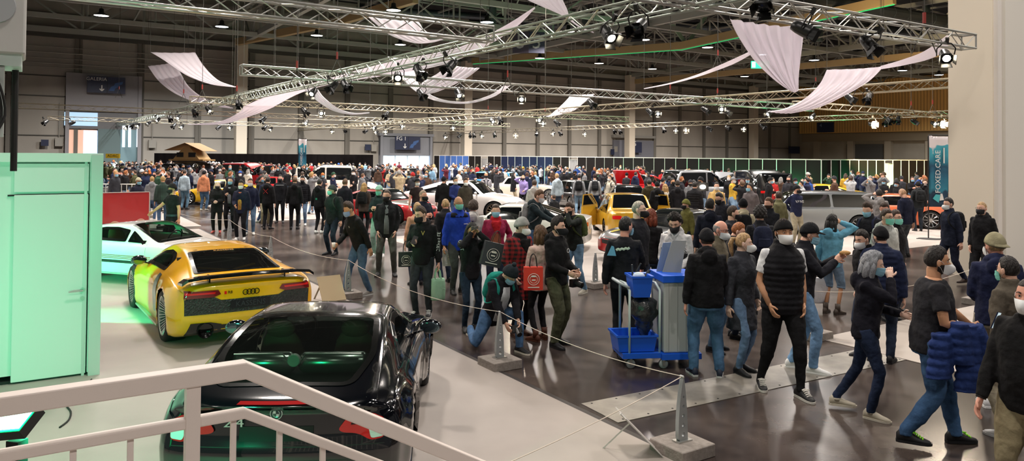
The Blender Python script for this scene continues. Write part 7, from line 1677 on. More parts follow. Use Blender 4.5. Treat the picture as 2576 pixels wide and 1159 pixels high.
def black_coupe():
    rz = rad(93); d = V((cos(rz), sin(rz), 0)); rear = V((-1.655, 5.22, 0)); c = rear+d*(cZ4.L/2); reg(c, rz, 4.1, 1.8)
    PM = mat('06070d', .12, key='black_paint', coat=1); x0 = -cZ4.L/2
    rw = roundp([(.23, -.50), (.23, .50), (.70, .62), (1.42, .56), (1.42, -.56), (.70, -.62)], .12, 4); ws = roundp([(2.18, -.50), (2.70, -.62), (2.70, .62), (2.18, .50)][::-1], .06)
    sw_ = [(1.12, .955), (2.62, .90), (2.42, 1.02), (2.15, 1.14), (1.8, 1.185), (1.5, 1.17), (1.25, 1.09)]
    t = build_car(cZ4, 'black_sports_coupe', c, rz, '06070d', 'glossy black fastback coupe in the foreground with red tail lights behind the railing', paintmat=PM, windows=[('rear_window', rw, 'top', 'clear'), ('windscreen', ws, 'top', 'clear'), ('side_window', roundp(sw_, .05), 'left', 'clear'), ('side_window', roundp(sw_, .05), 'right', 'clear')], ns=12, rim='e2e4e6', rimmetal=1, deep=.06, wheel_w=.26, glass=glass_clear('b4c4ba', .62))
    for sg in (1, -1):
        pl = [(.755*sg, .60), (.755*sg, .73), (.68*sg, .79), (.50*sg, .775), (.43*sg, .68), (.46*sg, .655), (.56*sg, .645), (.66*sg, .585)]
        feature(cZ4, t, 'tail_light', roundp(pl, .03), 'back', mat('c81410', .12, key='tail_light', coat=1, emit=.03), .014, .03)
        feature(cZ4, t, 'reverse_light', roundp([(.75*sg, .61), (.75*sg, .70), (.68*sg, .74), (.64*sg, .69), (.66*sg, .60)], .02), 'back', mat('d8dcdc', .1, .3, coat=1), .019, .02, 'clear white lamp section')
        feature(cZ4, t, 'light_bar', [(.64*sg, .715), (.52*sg, .71), (.52*sg, .725), (.64*sg, .732)], 'back', mat('2a0608', .2), .02, .03)
        mirror(cZ4, t, 2.30, sg*.86, .93, PM, sg, 1.1)
        seam(cZ4, t, [(x, z) for x, z in [(1.12, .955), (1.25, 1.09), (1.5, 1.17), (1.8, 1.185), (2.15, 1.14), (2.42, 1.02), (2.62, .90), (1.12, .955)]], 'left' if sg > 0 else 'right', .008, 'window_chrome', mat('5a5a58', .15, .9))
        seam(cZ4, t, [(1.35, .92), (1.30, .5), (1.42, .22)], 'left' if sg > 0 else 'right'); seam(cZ4, t, [(2.55, .88), (2.6, .5), (2.5, .22)], 'left' if sg > 0 else 'right')
        mb = MB(); P = cZ4.cast(.42*sg, .25, 'back', 0); mb.lathe([(.038, -.06), (.043, -.06), (.043, .05)], P, 'X', 18, cap=False); mb.build('exhaust_pipe', mat('9a9a98', .2, .9), t, True)
    feature(cZ4, t, 'brake_light', [(-.27, .885), (.27, .885), (.25, .902), (-.25, .902)], 'back', mat('a01014', .2, emit=.1), .012, .04, 'slim red high brake light')
    seam(cZ4, t, [(-.62, .905), (-.60, .56), (.60, .56), (.62, .905)], 'back', .0035); seam(cZ4, t, [(-.80, .56), (-.60, .56)], 'back', .0035); seam(cZ4, t, [(.80, .56), (.60, .56)], 'back', .0035)
    seam(cZ4, t, [(-.55, .46), (.55, .46)], 'back', .003)
    P = cZ4.cast(0, .82, 'back', .008); mb = MB(); mb.lathe([(.001, -.008), (.03, -.007), (.041, 0)], P, 'X', 24); mb.build('roundel_badge', mat('20242c', .15, .3, coat=1), t, True); mb = MB(); mb.tube([P+V((-.004, .041*cos(a), .041*sin(a))) for a in [2*pi*j/24 for j in range(25)]], .004, 6, cap=False)
    mb.tube([P+V((-.006, .024*cos(a), .024*sin(a))) for a in [2*pi*j/20 for j in range(21)]], .002, 5, cap=False); mb.box(P+V((-.008, .011, .011)), (.004, .018, .018)); mb.box(P+V((-.008, -.011, -.011)), (.004, .018, .018)); mb.build('badge_trim', mat('d8dade', .2, .9), t)
    P = cZ4.cast(.30, .735, 'back', .010); lettering('Z4', .085, mat('d4d6d8', .2, .9), t, P, Euler((pi/2, 0, -pi/2)).to_matrix(), 'badge_letters', .004, width=1.5)
    feature(cZ4, t, 'number_plate', [(-.26, .60), (.26, .60), (.26, .71), (-.26, .71)], 'back', mat('0c0c0e', .25), .006)
    mb = MB(); mb.tube(catmull([(x0+.55, -.03, 1.03), (x0+.5, 0, 1.10), (x0+.44, 0, 1.12)], 4), .003, 5)
    # cabin
    mb = MB(); mb.box((x0+1.6, 0, .42), (2.3, 1.3, .06)); mb.box((x0+2.45, 0, .80), (.35, 1.3, .2)); mb.build('cabin_floor', mat('17191a', .8), t)
    mb = MB(); mb.box((x0+.82, 0, .78), (.80, 1.24, .05)); mb.box((x0+1.22, 0, .72), (.05, 1.24, .25)); mb.build('boot_floor', mat('20211f', .9), t)
    for sg in (1, -1): seat(t, x0+1.6, sg*.33, .36, mat('6a5a44', .6))
    mb = MB(); mb.tube([(x0+2.18+.05*sin(a), .34+.17*cos(a), .86+.16*sin(a)) for a in [2*pi*j/24 for j in range(25)]], .013, 6); mb.ell((x0+2.2, .34, .86), (.03, .05, .05), 10, 8); mb.build('steering_wheel', mat('141414', .5), t, True)
    for y0, y1 in ((-.50, -.03), (.09, .50)):
        mb = MB(); mb.tube([(x0+.78, y0, .90), (x0+.78, y1, .90)], .085, 20, rnd=True); mb.build('air_tank', mat('b9bcba', .22, .9, key='brushed'), t, True)
    mb = MB(); mb.lathe([(.045, -.02), (.05, -.015), (.05, .02)], (x0+.66, .03, .95), 'X', 20); mb.build('pressure_gauge', mat('d0d4d0', .3), t); mb = MB(); mb.tube([(x0+.66, -.5, 1.0), (x0+.66, -.06, 1.0), (x0+.66, -.03, .95)], .007, 6); mb.tube([(x0+.66, .5, 1.0), (x0+.66, .12, 1.0), (x0+.66, .08, .95)], .007, 6); mb.build('tank_rail', ALU(), t)
black_coupe()
# --- low white fastback from the seventies
kSP = [(0, .68, .30, .70, .66, .72, .56, .74), (.2, .76, .22, .74, .72, .79, .58, .82), (.7, .80, .18, .78, .73, .93, .56, .96), (1.3, .805, .17, .79, .73, 1.07, .535, 1.10), (1.8, .805, .17, .785, .73, 1.115, .525, 1.15), (2.2, .805, .17, .78, .73, 1.11, .525, 1.15), (2.55, .805, .17, .775, .73, 1.0, .55, 1.03), (3.0, .805, .17, .765, .735, .81, .63, .835), (3.5, .80, .17, .73, .73, .745, .62, .77), (4.0, .76, .2, .64, .70, .655, .58, .68), (4.22, .66, .28, .53, .60, .54, .5, .56)]
cSP = Car(4.22, kSP, (.95, 3.35), .31, .08, .2, nx=80, sub=3, flare=.01)
def white_coupe():
    rz = rad(-19); c = V((-7.5, 15.2, 0)); reg(c, rz, 4.2, 1.6); x0 = -cSP.L/2; WC = 'ece8e2'
    ws = roundp([(2.2, -.49), (3.02, -.60), (3.02, .60), (2.2, .49)][::-1], .07); rw = roundp([(.35, -.5), (.35, .5), (1.3, .47), (1.3, -.47)], .07)
    sw1 = [(1.15, .83), (2.28, .82), (2.28, 1.04), (1.95, 1.085), (1.6, 1.075), (1.3, 1.02)]; sw2 = [(2.33, .82), (2.78, .805), (2.36, 1.03)]
    wn = [('windscreen', ws, 'top', 'clear'), ('rear_window', rw, 'top', 'dark')]
    for ax in ('left', 'right'): wn += [('side_window', roundp(sw1, .04), ax, 'clear'), ('quarter_window', roundp(sw2, .02), ax, 'clear')]
    t = build_car(cSP, 'white_classic_coupe', c, rz, WC, 'low white seventies coupe with red side stripes beside the container', windows=wn, ns=8, rim='b8b8b4', wheel_w=.18, glass=glass_clear('c8d8d0', .8))
    for ax in ('left', 'right'):
        for k in range(3): feature(cSP, t, 'side_stripe', [(.35, .575-.028*k), (3.0, .555-.028*k), (3.0, .568-.028*k), (.35, .588-.028*k)], ax, mat('a8432c', .5), .005, .06)
        feature(cSP, t, 'side_moulding', [(.3, .43), (3.0, .42), (3.0, .475), (.3, .485)], ax, mat('17181a', .5), .006, .06)
        seam(cSP, t, [(2.82, .79), (2.86, .6), (2.82, .3), (2.7, .22), (1.6, .22), (1.4, .3), (1.25, .8)], ax)
    seam(cSP, t, [(3.12, -.6), (3.12, .6)], 'top'); seam(cSP, t, [(3.12, -.58), (4.0, -.5)], 'top'); seam(cSP, t, [(3.12, .58), (4.0, .5)], 'top')
    mb = MB(); mb.tube([cSP.cast(2.95-i*.0, -.5+.1*i, 'top', .02) for i in range(11)], .008, 5); mb.build('wiper', DARK, t)
    mb = MB(); mb.box((x0+1.9, 0, .36), (2.0, 1.25, .05)); mb.box((x0+2.85, 0, .70), (.35, 1.25, .18)); mb.build('cabin_floor', mat('20201e', .8), t)
    for sg in (1, -1): seat(t, x0+1.75, sg*.33, .42, mat('8d5a40', .6))
    mb = MB(); mb.tube([(x0+2.5+.06*sin(a), .33+.18*cos(a), .80+.16*sin(a)) for a in [2*pi*j/20 for j in range(21)]], .012, 6); mb.build('steering_wheel', DARK, t, True)
    mb = MB(); mb.box((x0+2.45, 0, 1.05), (.03, .2, .06)); mb.build('rear_view_mirror', DARK, t)
white_coupe()
# --- generic shapes for the middle and far distance
def shape(L, W, H, hood=.26, ws=.40, roof0=.46, roof1=.72, deck=.86, zb=.52, zh=.60, zd=.63, tum=.78, R=.32, wh=(.19, .79), gc=.13, nx=46, bowf=.2, bowr=.1, flare=0):
    """fractions are measured from the front; heights relative to H"""
    X = lambda f: L*(1-f); b_ = zb*H+gc*.25; w = W/2; k = []
    k.append((0, w*.86, gc+.14, zd*H*.92-.04, w*.82, zd*H*.94, w*.72, zd*H*.96))
    k.append((L*.05, w*.97, gc+.04, zd*H*.97-.02, w*.90, zd*H*.985, w*.76, zd*H))
    if deck < .97: k.append((X(deck), w, gc, b_+.04, w*.93, zd*H*1.0, w*.78, zd*H*1.03))
    k.append((X(roof1), w, gc, b_+.03, w*.93, H*.955, w*tum*.86, H*.985))
    k.append((X((roof0+roof1)/2), w, gc, b_+.02, w*.93, H*.96, w*tum*.86, H)); k.append((X(roof0), w, gc, b_, w*.93, H*.945, w*tum*.86, H*.985))
    k.append((X(hood), w, gc, b_-.01, w*.93, zh*H*.96, w*.80, zh*H)); k.append((L*.93, w*.95, gc+.03, zh*H*.80, w*.88, zh*H*.83, w*.74, zh*H*.87)); k.append((L, w*.82, gc+.10, zh*H*.66, w*.76, zh*H*.69, w*.66, zh*H*.72))
    k.sort(); c = Car(L, k, (L*(1-wh[1]), L*(1-wh[0])), R, bowr, bowf, nx=nx, sub=2, flare=flare)
    c.g = dict(hood=hood, roof0=roof0, roof1=roof1, deck=deck, b=b_, H=H, w=w, X=X, tum=tum, zh=zh, zd=zd); return c
def gen_car(c, name, loc_, rz, col, label, metal=0, rim='c8ccd0', ns=10, lights=True, glass='dark', paintmat=None, rimmetal=.9, front='oval', detail=0, stripe=None, pillars=1):
    g = c.g; X, H, w, b_ = g['X'], g['H'], g['w'], g['b']; rw_ = w*g['tum']*.86
    ws = [(X(g['roof0'])-.04, -rw_*.86), (X(g['hood'])-.12, -w*.74), (X(g['hood'])-.12, w*.74), (X(g['roof0'])-.04, rw_*.86)]
    wn = [('windscreen', roundp(ws, .06), 'top', glass)]
    if g['deck']-g['roof1'] > .04: wn.append(('rear_window', roundp([(X(g['deck'])+.08, -w*.70), (X(g['roof1'])-.02, -rw_*.84), (X(g['roof1'])-.02, rw_*.84), (X(g['deck'])+.08, w*.70)], .06), 'top', glass))
    else: wn.append(('rear_window', roundp([(-w*.70, b_+.08), (w*.70, b_+.08), (rw_*.84, H*.93), (-rw_*.84, H*.93)], .05), 'back', glass))
    sx = [(X(g['deck'])+.16 if g['deck'] < .95 else .22, b_+.05), (X(g['hood'])-.22, b_+.03), (X(g['roof0'])+.02, H*.925), (X(g['roof1'])+.02, H*.935)]
    x1, x2 = sx[0][0], sx[1][0]; mid = x1+(x2-x1)*.5; tp = lambda x: H*.93 if X(g['roof1']) <= x <= X(g['roof0']) else 0
    A1 = [sx[0], (mid-.04, b_+.04), (mid-.04, H*.935), sx[3]] if X(g['roof1']) < mid-.1 else [sx[0], (mid-.04, b_+.04), (mid-.04, H*.9)]
    A2 = [(mid+.04, b_+.04), sx[1], sx[2], (mid+.04, H*.932)]
    for ax in ('left', 'right'):
        wn.append(('side_window', roundp(A1, .05), ax, 'dark')); wn.append(('side_window', roundp(A2, .05), ax, 'dark'))
    t = build_car(c, name, loc_, rz, col, label, metal=metal, windows=wn, cut=False, rim=rim, ns=ns, rimmetal=rimmetal, paintmat=paintmat, detail=detail, dbl=False, wheel_w=.2)
    reg(loc_, rz, c.L, c.W*2)
    zl = g['zh']*H*.70; zr = g['zd']*H*.80
    if lights:
        for sg in (1, -1):
            feature(c, t, 'headlight', roundp([(.86*w*sg, zl-.05), (.50*w*sg, zl-.05), (.52*w*sg, zl+.05), (.84*w*sg, zl+.06)], .03), 'front', mat('dfe4e6', .1, .2, coat=1, emit=.3), .01)
            feature(c, t, 'tail_light', roundp([(.84*w*sg, zr-.05), (.52*w*sg, zr-.05), (.52*w*sg, zr+.06), (.84*w*sg, zr+.06)], .03), 'back', REDL, .01)
    feature(c, t, 'front_grille', roundp([(-.40*w, zl-.12), (.40*w, zl-.12), (.42*w, zl+.04), (-.42*w, zl+.04)], .03), 'front', mat('101012', .4), .008)
    feature(c, t, 'number_plate', [(-.26, zr-.16), (.26, zr-.16), (.26, zr-.05), (-.26, zr-.05)], 'back', mat('d8d8d4', .5), .01)
    for ax in ('left', 'right'): seam(c, t, [(mid, b_), (mid, .28)], ax); seam(c, t, [(x2-.1, b_), (x2-.05, .3)], ax)
    for sg in (1, -1): mirror(c, t, X(g['hood'])-.35, sg*w*.96, b_+.08, paint(col, metal), sg, .8)
    return t
def where(px, D): return V(((px-PW/2)/F*D, D, 0))
sSedan = shape(4.33, 1.65, 1.38, hood=.30, roof0=.42, roof1=.69, deck=.82, R=.30, zh=.62, zd=.66, wh=(.175, .77), nx=70)
c = G(1521, 600); c = V((c.x+.78, c.y+1.25, 0))
t = gen_car(sSedan, 'yellow_saloon', c, rad(91), 'cc9f2e', 'golden yellow eighties saloon with square red tail lights and open doors', rim='3a3228')
for sg, a in ((1, 35), (-1, 40)):
    hx = .62; mb = MB(); d = V((-cos(rad(a)), sg*sin(rad(a)), 0)); p = V((hx, sg*.80, 0)); mb.bar(p+V((0, 0, .60)), p+d*1.05+V((0, 0, .60)), .06, .66); o = mb.build('open_door', paint('cc9f2e'), t)
    mb = MB(); mb.bar(p+V((0, 0, .95)), p+d*1.05+V((0, 0, .95)), .03, .03); mb.bar(p+d*1.02+V((0, 0, .95)), p+d*.95+V((0, 0, 1.30)), .03, .03); mb.bar(p+d*.95+V((0, 0, 1.30)), p+d*.40+V((0, 0, 1.30)), .03, .03); mb.bar(p+d*.40+V((0, 0, 1.30)), p+V((0, 0, .95)), .03, .03); mb.build('door_frame', paint('b08824'), o)
    mb = MB(); mb.prism([(.02, .96), (1.0, .96), (.94, 1.28), (.42, 1.28)], p, (d.x, d.y, 0), (0, 0, 1), (0, .004, 0)); mb.build('door_window', GLASS_OP(), o)
sWagon = shape(4.75, 1.85, 1.44, hood=.24, roof0=.40, roof1=.90, deck=.98, R=.34, zh=.62, zd=.66, wh=(.18, .80), nx=60, zb=.60)
gen_car(sWagon, 'grey_estate_car', where(2030, 25.3), rad(174), '8d9296', 'dark metallic grey estate car with silver spoked wheels at the right', metal=.6, ns=12)
sSport = shape(4.4, 1.9, 1.24, hood=.30, roof0=.46, roof1=.62, deck=.88, R=.34, zh=.64, zd=.74, wh=(.2, .8), nx=60, zb=.62, bowf=.3)
gen_car(sSport, 'orange_sports_car', where(2236, 28), rad(155), 'cf6a44', 'orange sports car behind the grey estate car and the bowing man', ns=10, rim='b0b0b0')
gen_car(sSport, 'yellow_sports_car', where(2052, 37.5), rad(176), 'e2a81c', 'low yellow sports car behind the grey estate car')
sBox = shape(4.5, 1.85, 1.95, hood=.25, roof0=.34, roof1=.96, deck=.985, R=.40, zh=.58, zd=.60, zb=.54, tum=1.02, wh=(.17, .77), gc=.3, nx=50)
gen_car(sBox, 'silver_off_roader', where(1728, 35), rad(197), '9a9ca0', 'boxy silver off-road vehicle with a black spare wheel cover', metal=.4)
mb = MB(); p = where(1895, 35); mb.lathe([(.36, 0), (.38, .06), (.36, .22), (.05, .25)], (0, 0, 0), 'Y', 24); 
o = mb.build('spare_wheel_cover', DARK); bpy.data.objects.remove(o)
gen_car(sBox, 'black_off_roader', where(1905, 36.5), rad(95), '17181a', 'black boxy off-road vehicle with a round emblem on its spare wheel cover', metal=.2)
t = bpy.data.objects.get('black_off_roader'); mb = MB(); mb.lathe([(.36, -.10), (.38, -.02), (.36, .1)], (-2.30, 0, 1.05), 'X', 24); mb.build('spare_wheel_cover', DARK, t, True)
mb = MB(); mb.tube([(-2.42, .22*cos(a), 1.05+.22*sin(a)) for a in [2*pi*j/20 for j in range(21)]], .018, 5, cap=False); mb.tube([(-2.42, -.16, .98), (-2.42, -.05, 1.1), (-2.42, 0, 1.05), (-2.42, .08, 1.14), (-2.42, .17, .98)], .02, 5); mb.build('emblem', mat('a9bcc0', .5), t)
sSUV = shape(4.8, 2.0, 1.55, hood=.26, roof0=.42, roof1=.62, deck=.93, R=.39, zh=.66, zd=.72, zb=.62, wh=(.18, .80), gc=.2, nx=60)
gen_car(sSUV, 'white_off_road_coupe', where(1172, 29.6), rad(-17), 'f0ece8', 'large white off-road coupe with multi spoke wheels behind the green masked man', ns=14, rim='c8b8a4')
gen_car(sSport, 'white_sports_car', where(1292, 20.8), rad(168), 'eeeae4', 'low white sports car behind the woman with the red scarf', rim='2a2a2a')
gen_car(sSport, 'red_silver_sports_car', where(968, 28.4), rad(-30), 'c41a20', 'red sports car with silver grey upper body behind the man in the bomber jacket', ns=12)
t = bpy.data.objects['red_silver_sports_car']
for nm, poly in (('silver_bonnet', [(3.0, -.78), (4.2, -.66), (4.2, .66), (3.0, .78)]), ('silver_roof', [(1.7, -.5), (2.4, -.5), (2.4, .5), (1.7, .5)])): feature(sSport, t, nm, poly, 'top', paint('8d8a80', .6), .012, .08, 'silver grey painted area')
sClassic = shape(5.0, 1.85, 1.32, hood=.30, roof0=.42, roof1=.66, deck=.74, R=.31, zh=.66, zd=.68, zb=.62, wh=(.19, .78), gc=.12, nx=46)
gen_car(sClassic, 'white_classic_saloon', where(1312, 43), rad(2), 'e6dccb', 'long low cream white classic saloon with spoked wheels in the middle distance', ns=12)
gen_car(sWagon, 'blue_hatchback', where(1228, 50), rad(150), '2f8fbf', 'bright turquoise hatchback far back in the middle')
gen_car(sSedan, 'black_saloon', where(1448, 36.5), rad(110), '0f1012', 'black saloon behind the two backpack wearers')
gen_car(sSedan, 'dark_grey_coupe', where(1577, 30.5), rad(-88), '2f3436', 'dark grey coupe facing the camera behind the golden yellow saloon', metal=.3)
gen_car(sSUV, 'red_car_open_bonnet', where(1607, 41), rad(-120), 'c01f26', 'red car with raised bonnet behind the dark grey coupe')
t = bpy.data.objects['red_car_open_bonnet']; mb = MB(); mb.prism([(-.8, 0), (.8, 0), (.7, 1.1), (-.7, 1.1)], (1.2, 0, 1.05), (0, 1, 0), (.75, 0, .66), (-.03, 0, .03)); mb.build('raised_bonnet', paint('c01f26'), t)
t = gen_car(sSport, 'black_striped_car', where(1712, 18.9), rad(-152), '15171a', 'black sports car with yellow stripe and a red nose behind the red haired person')
feature(sSport, t, 'yellow_stripe', [(2.6, -.62), (4.1, -.45), (4.1, -.30), (2.6, -.46)], 'top', paint('d8c81e'), .012); feature(sSport, t, 'red_nose', [(-.8, .25), (.8, .25), (.7, .60), (-.7, .60)], 'front', paint('b81c20'), .006)
gen_car(sBox, 'red_pickup', where(606, 47), rad(165), 'b0161c', 'red pickup truck under the first hall column')
t = gen_car(sBox, 'dark_camper_vehicle', where(486, 50), rad(78), '1c1c1c', 'dark off-road vehicle carrying a beige roof tent')
def tent():
    p = where(484, 50); t = empty('roof_tent', (p.x, p.y, 1.98), rad(-12), 'beige roof tent with a pitched canopy on top of the dark vehicle', 'tent'); m = mat('b08d5c', .85, key='canvas'); m2 = mat('9a7a4c', .85, key='canvas')
    mb = MB(); mb.box((0, 0, .06), (2.6, 1.4, .1)); mb.build('floor_board', m2, t)
    mb = MB(); mb.add([(-1.0, -.65, .1), (1.0, -.65, .1), (1.0, .65, .1), (-1.0, .65, .1), (-.15, -.65, 1.0), (.2, -.65, 1.0), (.2, .65, 1.0), (-.15, .65, 1.0)], [(0, 1, 5, 4), (3, 7, 6, 2), (0, 4, 7, 3), (1, 2, 6, 5), (4, 5, 6, 7)]); mb.build('tent_body', m, t)
    mb = MB(); mb.add([(-1.55, -.8, .72), (0, -.8, 1.22), (0, .8, 1.22), (-1.55, .8, .72), (-1.55, -.8, .70), (0, -.8, 1.20), (0, .8, 1.20), (-1.55, .8, .70)], [(0, 1, 2, 3), (7, 6, 5, 4), (0, 4, 5, 1), (1, 5, 6, 2), (2, 6, 7, 3), (3, 7, 4, 0)])
    mb.add([(0, -.8, 1.22), (1.35, -.8, .68), (1.35, .8, .68), (0, .8, 1.22), (0, -.8, 1.20), (1.35, -.8, .66), (1.35, .8, .66), (0, .8, 1.20)], [(0, 1, 2, 3), (7, 6, 5, 4), (0, 4, 5, 1), (1, 5, 6, 2), (2, 6, 7, 3), (3, 7, 4, 0)]); mb.build('rain_canopy', m2, t)
    for x in (-.45, .45): mb = MB(); mb.box((x, -.66+.02, .42), (.5, .08, .3)); mb.build('tent_window', DARK, t)
tent()
gen_car(sSport, 'red_yellow_sports_car', where(676, 42), rad(200), 'b81a20', 'red sports car with yellow parts behind the man with the red cross emblem')
gen_car(sBox, 'white_van', where(850, 40), rad(10), 'e6e0d6', 'small white van left of the white masked crowd')
gen_car(sSedan, 'cream_saloon', where(716, 56), rad(5), 'cfc4ae', 'cream roofed saloon far back behind the banner crowd')
gen_car(sSUV, 'white_far_car', where(1035, 54), rad(90), 'dedad4', 'white car below the bright daylight windows')
gen_car(sSport, 'yellow_far_car', where(556, 37), rad(190), 'd8a818', 'yellow car behind the peach sweater')
# the bright headlight facing the camera, built as a lone lamp on a stand
p = A(1768, 470, 24.2); t = empty('lone_headlight', (p.x, p.y, 0), 0, 'bright white lamp shining toward the camera beside the sand yellow jacket', 'lamp'); mb = MB(); mb.ell((0, 0, p.z), (.10, .05, .07), 14, 8); mb.build('lamp_face', mat('fff2e0', .4, emit=20, key='lens'), t, True); mb = MB(); mb.box((0, .08, p.z), (.4, .1, .28)); mb.tube([(0, .08, 0), (0, .08, p.z)], .02, 6); mb.build('stand', DARK, t)
green_light((-8.6, 11.3, 1.5), (-6.1, 9.9, .0), 210, .4, sp=rad(100), lab='green floodlight hidden behind the container lighting the yellow coupe')
green_light((-4.9, 3.9, .9), (-6.4, 8.6, 1.0), 26, .4, (.10, 1, .50), sp=rad(110), lab='green floodlight at the left lighting the container door')
green_light((-9.9, 8.2+2.4, .9), (-8.6, 14.2, .3), 90, .4, sp=rad(80), lab='green floodlight behind the container lighting the white coupe')
for px, py, tx, ty, pw in ((2197, 313, 2200, 285, 32000), (2370, 312, 2300, 270, 32000), (1725, 328, 1760, 340, 500), (1297, 341, 1330, 330, 500)):
    o = next(q[0] for q in SPOTS if q[1] == px and q[2] == py); l = bpy.data.lights.new('spot_light', 'SPOT'); l.energy = pw; l.color = (1, .74, .42); l.spot_size = rad(110); l.spot_blend = .8; l.shadow_soft_size = .2
    lo = bpy.data.objects.new('spot_light', l); COL.objects.link(lo); w = plane_hit(tx, ty, CR, HA) if px > 2000 else plane_hit(tx, ty, W0, HB); M = o.rotation_euler.to_matrix(); lo.parent = o; lo.location = (0, -.2, 0); lo.rotation_euler = (M.inverted() @ (w-o.location)).to_track_quat('-Z', 'Y').to_euler()
bake_all()
# lettering becomes plain meshes
def letters_to_mesh():
    bpy.context.view_layer.update(); dg = bpy.context.evaluated_depsgraph_get(); L = [o for o in bpy.data.objects if o.type in ('FONT', 'CURVE')]
    ms = [bpy.data.meshes.new_from_object(o.evaluated_get(dg)) for o in L]
    for o, me in zip(L, ms):
        n = bpy.data.objects.new(o.name, me); COL.objects.link(n); n.parent = o.parent; n.location = o.location; n.rotation_euler = o.rotation_euler; n.scale = o.scale
        nm = o.name; bpy.data.objects.remove(o); n.name = nm
letters_to_mesh()
# crowd placement (after the shapes have been applied)
COLN = [('black', '141418', 26), ('dark grey', '2e2f35', 10), ('dark blue', '1c2440', 12), ('grey', '77797c', 7), ('light grey', 'a9abae', 4), ('olive', '4a4a30', 5), ('brown', '4c382c', 5), ('white', 'd2cfca', 3), ('red', 'a32222', 3), ('beige', 'a8977a', 4), ('green', '2c4a38', 2), ('orange', 'c8703a', 1), ('yellow', 'c9a23a', 1), ('light blue', '7fa6c4', 2), ('burgundy', '5a1c2a', 2), ('blue', '2a4a8c', 2)]
TROU = [('blue jeans', '3f5876'), ('black trousers', '15161a'), ('dark jeans', '232c3e'), ('grey trousers', '4a4b4e'), ('light jeans', '7690ab'), ('beige trousers', '9c8f76')]
MSK = [('white mask', 'e6e6e6'), ('black mask', '141416'), ('blue mask', '86b4cc')]
HRC = ['dark', 'brown', 'lbrown', 'black', 'blond', 'brown', 'dark', 'grey', 'ginger']
TOPN = {'hooded_sweater': 'hooded sweater', 'jacket': 'jacket', 'parka': 'parka', 'sweater': 'sweater'}
used_lab = {}
rc = random.Random(77)
def pick(L): 
    t = sum(x[2] for x in L); r = rc.uniform(0, t)
    for x in L:
        r -= x[2]
        if r <= 0: return x
    return L[0]
PLACES = []
def crowd(px0, px1, D0, D1, n, where, seeds=None, minsep=.42, Hm=1.76, gap=None):
    k = 0; tries = 0
    while k < n and tries < n*30:
        tries += 1; px = rc.uniform(px0, px1); D = rc.uniform(D0, D1); x = (px-PW/2)/F*D
        if any((x-a)**2+(D-b_)**2 < minsep**2 for a, b_ in PLACES): continue
        if any(abs(x-cx)*1 < 6 and inside_car(x, D, cx, cy, rz, L, W) for cx, cy, rz, L, W in CARBOX): continue
        PLACES.append((x, D)); k += 1
        pt = rc.choice(protos); H = rc.gauss(Hm, .06)
        o = pt if not pt.get('used') else copy_tree(pt)
        pt['used'] = 1
        if 'used' in o and o is not pt: del o['used']
        o.location = (x, D, 0); o.rotation_euler.z = rc.uniform(-pi, pi) if rc.random() < .5 else rc.choice((rc.gauss(0, .6), pi+rc.gauss(0, .6))); o.scale = (H/1.78,)*3
        cn, cc, _ = pick(COLN); tn, tc_ = rc.choice(TROU); mn, mc = rc.choice(MSK); hc = rc.choice(HRC); kind = 'jacket'
        capn = ''
        for c in o.children:
            nm = c.name.split('.')[0]
            if nm in TOPN: kind = TOPN[nm]; m = cloth(cc)
            elif nm == 'trousers': m = denim(tc_) if 'jeans' in tn else cloth(tc_)
            elif nm == 'face_mask': m = mat(mc, .85, key='mask')
            elif nm == 'hair': m = hairm(hc)
            elif nm in ('cap', 'beanie'): ccn, ccc, _ = pick(COLN); m = cloth(ccc); capn = ' and %s %s' % (ccn, nm)
            elif nm == 'shoe': m = mat(rc.choice(('17171a', 'd6d4d0', '3a3028')), .6, key='shoe')
            elif nm == 'body': m = skin(rc.choice(('light', 'pale', 'tan', 'pink')))
            else: continue
            if c.material_slots: c.material_slots[0].link = 'OBJECT'; c.material_slots[0].material = m
        lab = 'person in %s %s, %s, %s%s %s' % (cn, kind, tn, mn, capn, where)
        if len(lab.split()) > 16: lab = 'person in %s %s, %s%s %s' % (cn, kind, tn, capn, where)
        if len(lab.split()) > 15: lab = 'person in %s %s%s %s' % (cn, kind, capn, where)
        while lab in used_lab: lab = lab.replace('person in', 'second person in') if 'person in' in lab and 'second' not in lab else lab.replace('second person', 'third person')+' ' if 'third' not in lab else lab.replace('third', 'another')+' '
        used_lab[lab] = 1; lab = ' '.join(lab.replace(', dark jeans', '').split()) if len(lab.split()) > 16 else lab.strip()
        g = 'crowd '+where
        o['label'] = lab; o['category'] = 'person'; o['group'] = g+' / '+cn+' '+kind if False else g
def inside_car(x, y, cx, cy, rz, L, W):
    dx, dy = x-cx, y-cy; u = dx*cos(rz)+dy*sin(rz); v = -dx*sin(rz)+dy*cos(rz); return abs(u) < L/2+.2 and abs(v) < W/2+.2
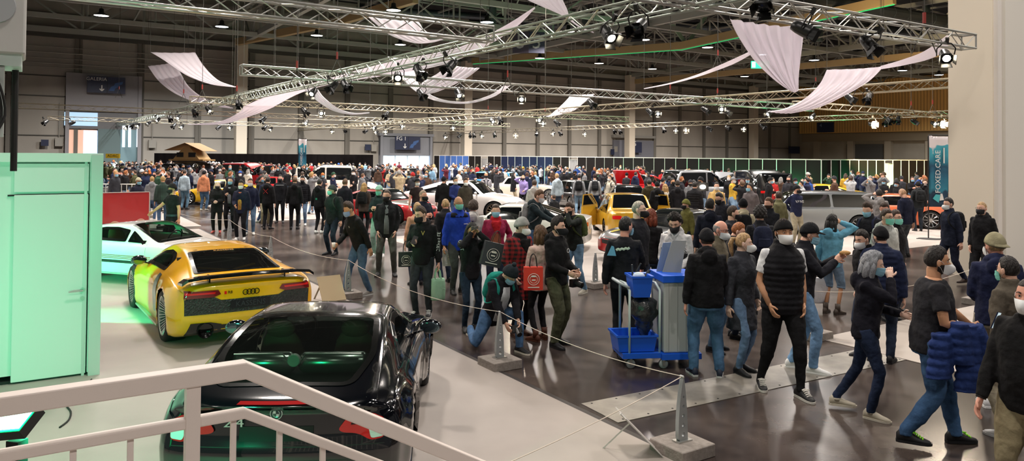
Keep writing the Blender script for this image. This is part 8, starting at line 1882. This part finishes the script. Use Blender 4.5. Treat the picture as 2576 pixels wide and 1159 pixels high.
def crowds():
    for o in bpy.data.objects:
        if o.type == 'EMPTY' and o.name.startswith('person') and o not in protos and o.get('category') == 'person': PLACES.append((o.location.x, o.location.y))
    crowd(262, 420, 36, 62, 34, 'below the small yellow sign')
    crowd(262, 400, 27, 36, 9, 'just behind the red board')
    crowd(400, 560, 34, 60, 28, 'around the roof tent')
    crowd(560, 740, 31, 60, 30, 'near the red pickup')
    crowd(760, 935, 30, 62, 30, 'before the black curtain')
    crowd(935, 1095, 32, 62, 28, 'below the bright windows')
    crowd(1095, 1290, 38, 66, 26, 'in front of the blue panels')
    crowd(1290, 1480, 36, 60, 30, 'in front of the navy panels')
    crowd(1480, 1640, 34, 56, 26, 'around the red car with raised bonnet')
    crowd(1640, 1850, 27, 50, 32, 'around the silver off-roader')
    crowd(1850, 2060, 27, 44, 15, 'near the yellow sports car')
    crowd(2060, 2330, 28, 45, 20, 'beside the tall banner')
    crowd(640, 780, 25.5, 31, 4, 'right of the peach sweater')
    crowd(262, 700, 50, 68, 60, 'far left'); crowd(700, 1300, 50, 68, 60, 'far middle'); crowd(1300, 1640, 46, 58, 25, 'far right')
def merge_far(keep=300):
    E = [o for o in bpy.data.objects if o.type == 'EMPTY' and o.name.startswith('person') and o.get('category') == 'person']
    far = sorted([o for o in E if str(o.get('group', '')).startswith('crowd')], key=lambda o: o.location.y)[keep-len([o for o in E if not str(o.get('group', '')).startswith('crowd')]):]
    vs = []; fs = []; mi = []; mats = []; off = 0; cache = {}
    for e in far:
        M = Matrix.LocRotScale(e.location, e.rotation_euler, e.scale)
        for c in e.children:
            if c.data.name not in cache:
                a = np.empty(len(c.data.vertices)*3); c.data.vertices.foreach_get('co', a); cache[c.data.name] = (a.reshape(-1, 3), [tuple(p.vertices) for p in c.data.polygons])
            a, f = cache[c.data.name]; w = a @ np.array(M.to_3x3()).T+np.array(M.translation); m = c.material_slots[0].material
            if m not in mats: mats.append(m)
            vs.extend(map(tuple, w)); fs.extend([tuple(i+off for i in p) for p in f]); mi.extend([mats.index(m)]*len(f)); off += len(a)
    for e in far:
        for c in list(e.children):
            for g in list(c.children): bpy.data.objects.remove(g)
            bpy.data.objects.remove(c)
        bpy.data.objects.remove(e)
    me = bpy.data.meshes.new('crowd'); me.from_pydata(vs, [], fs); me.update()
    for m in mats: me.materials.append(m)
    me.polygons.foreach_set('material_index', mi); me.polygons.foreach_set('use_smooth', [True]*len(me.polygons))
    o = bpy.data.objects.new('crowd', me); COL.objects.link(o); tag(o, 'dense far crowd of masked visitors in mostly dark clothes below the back wall', 'crowd', None, 'stuff')
crowds(); merge_far()
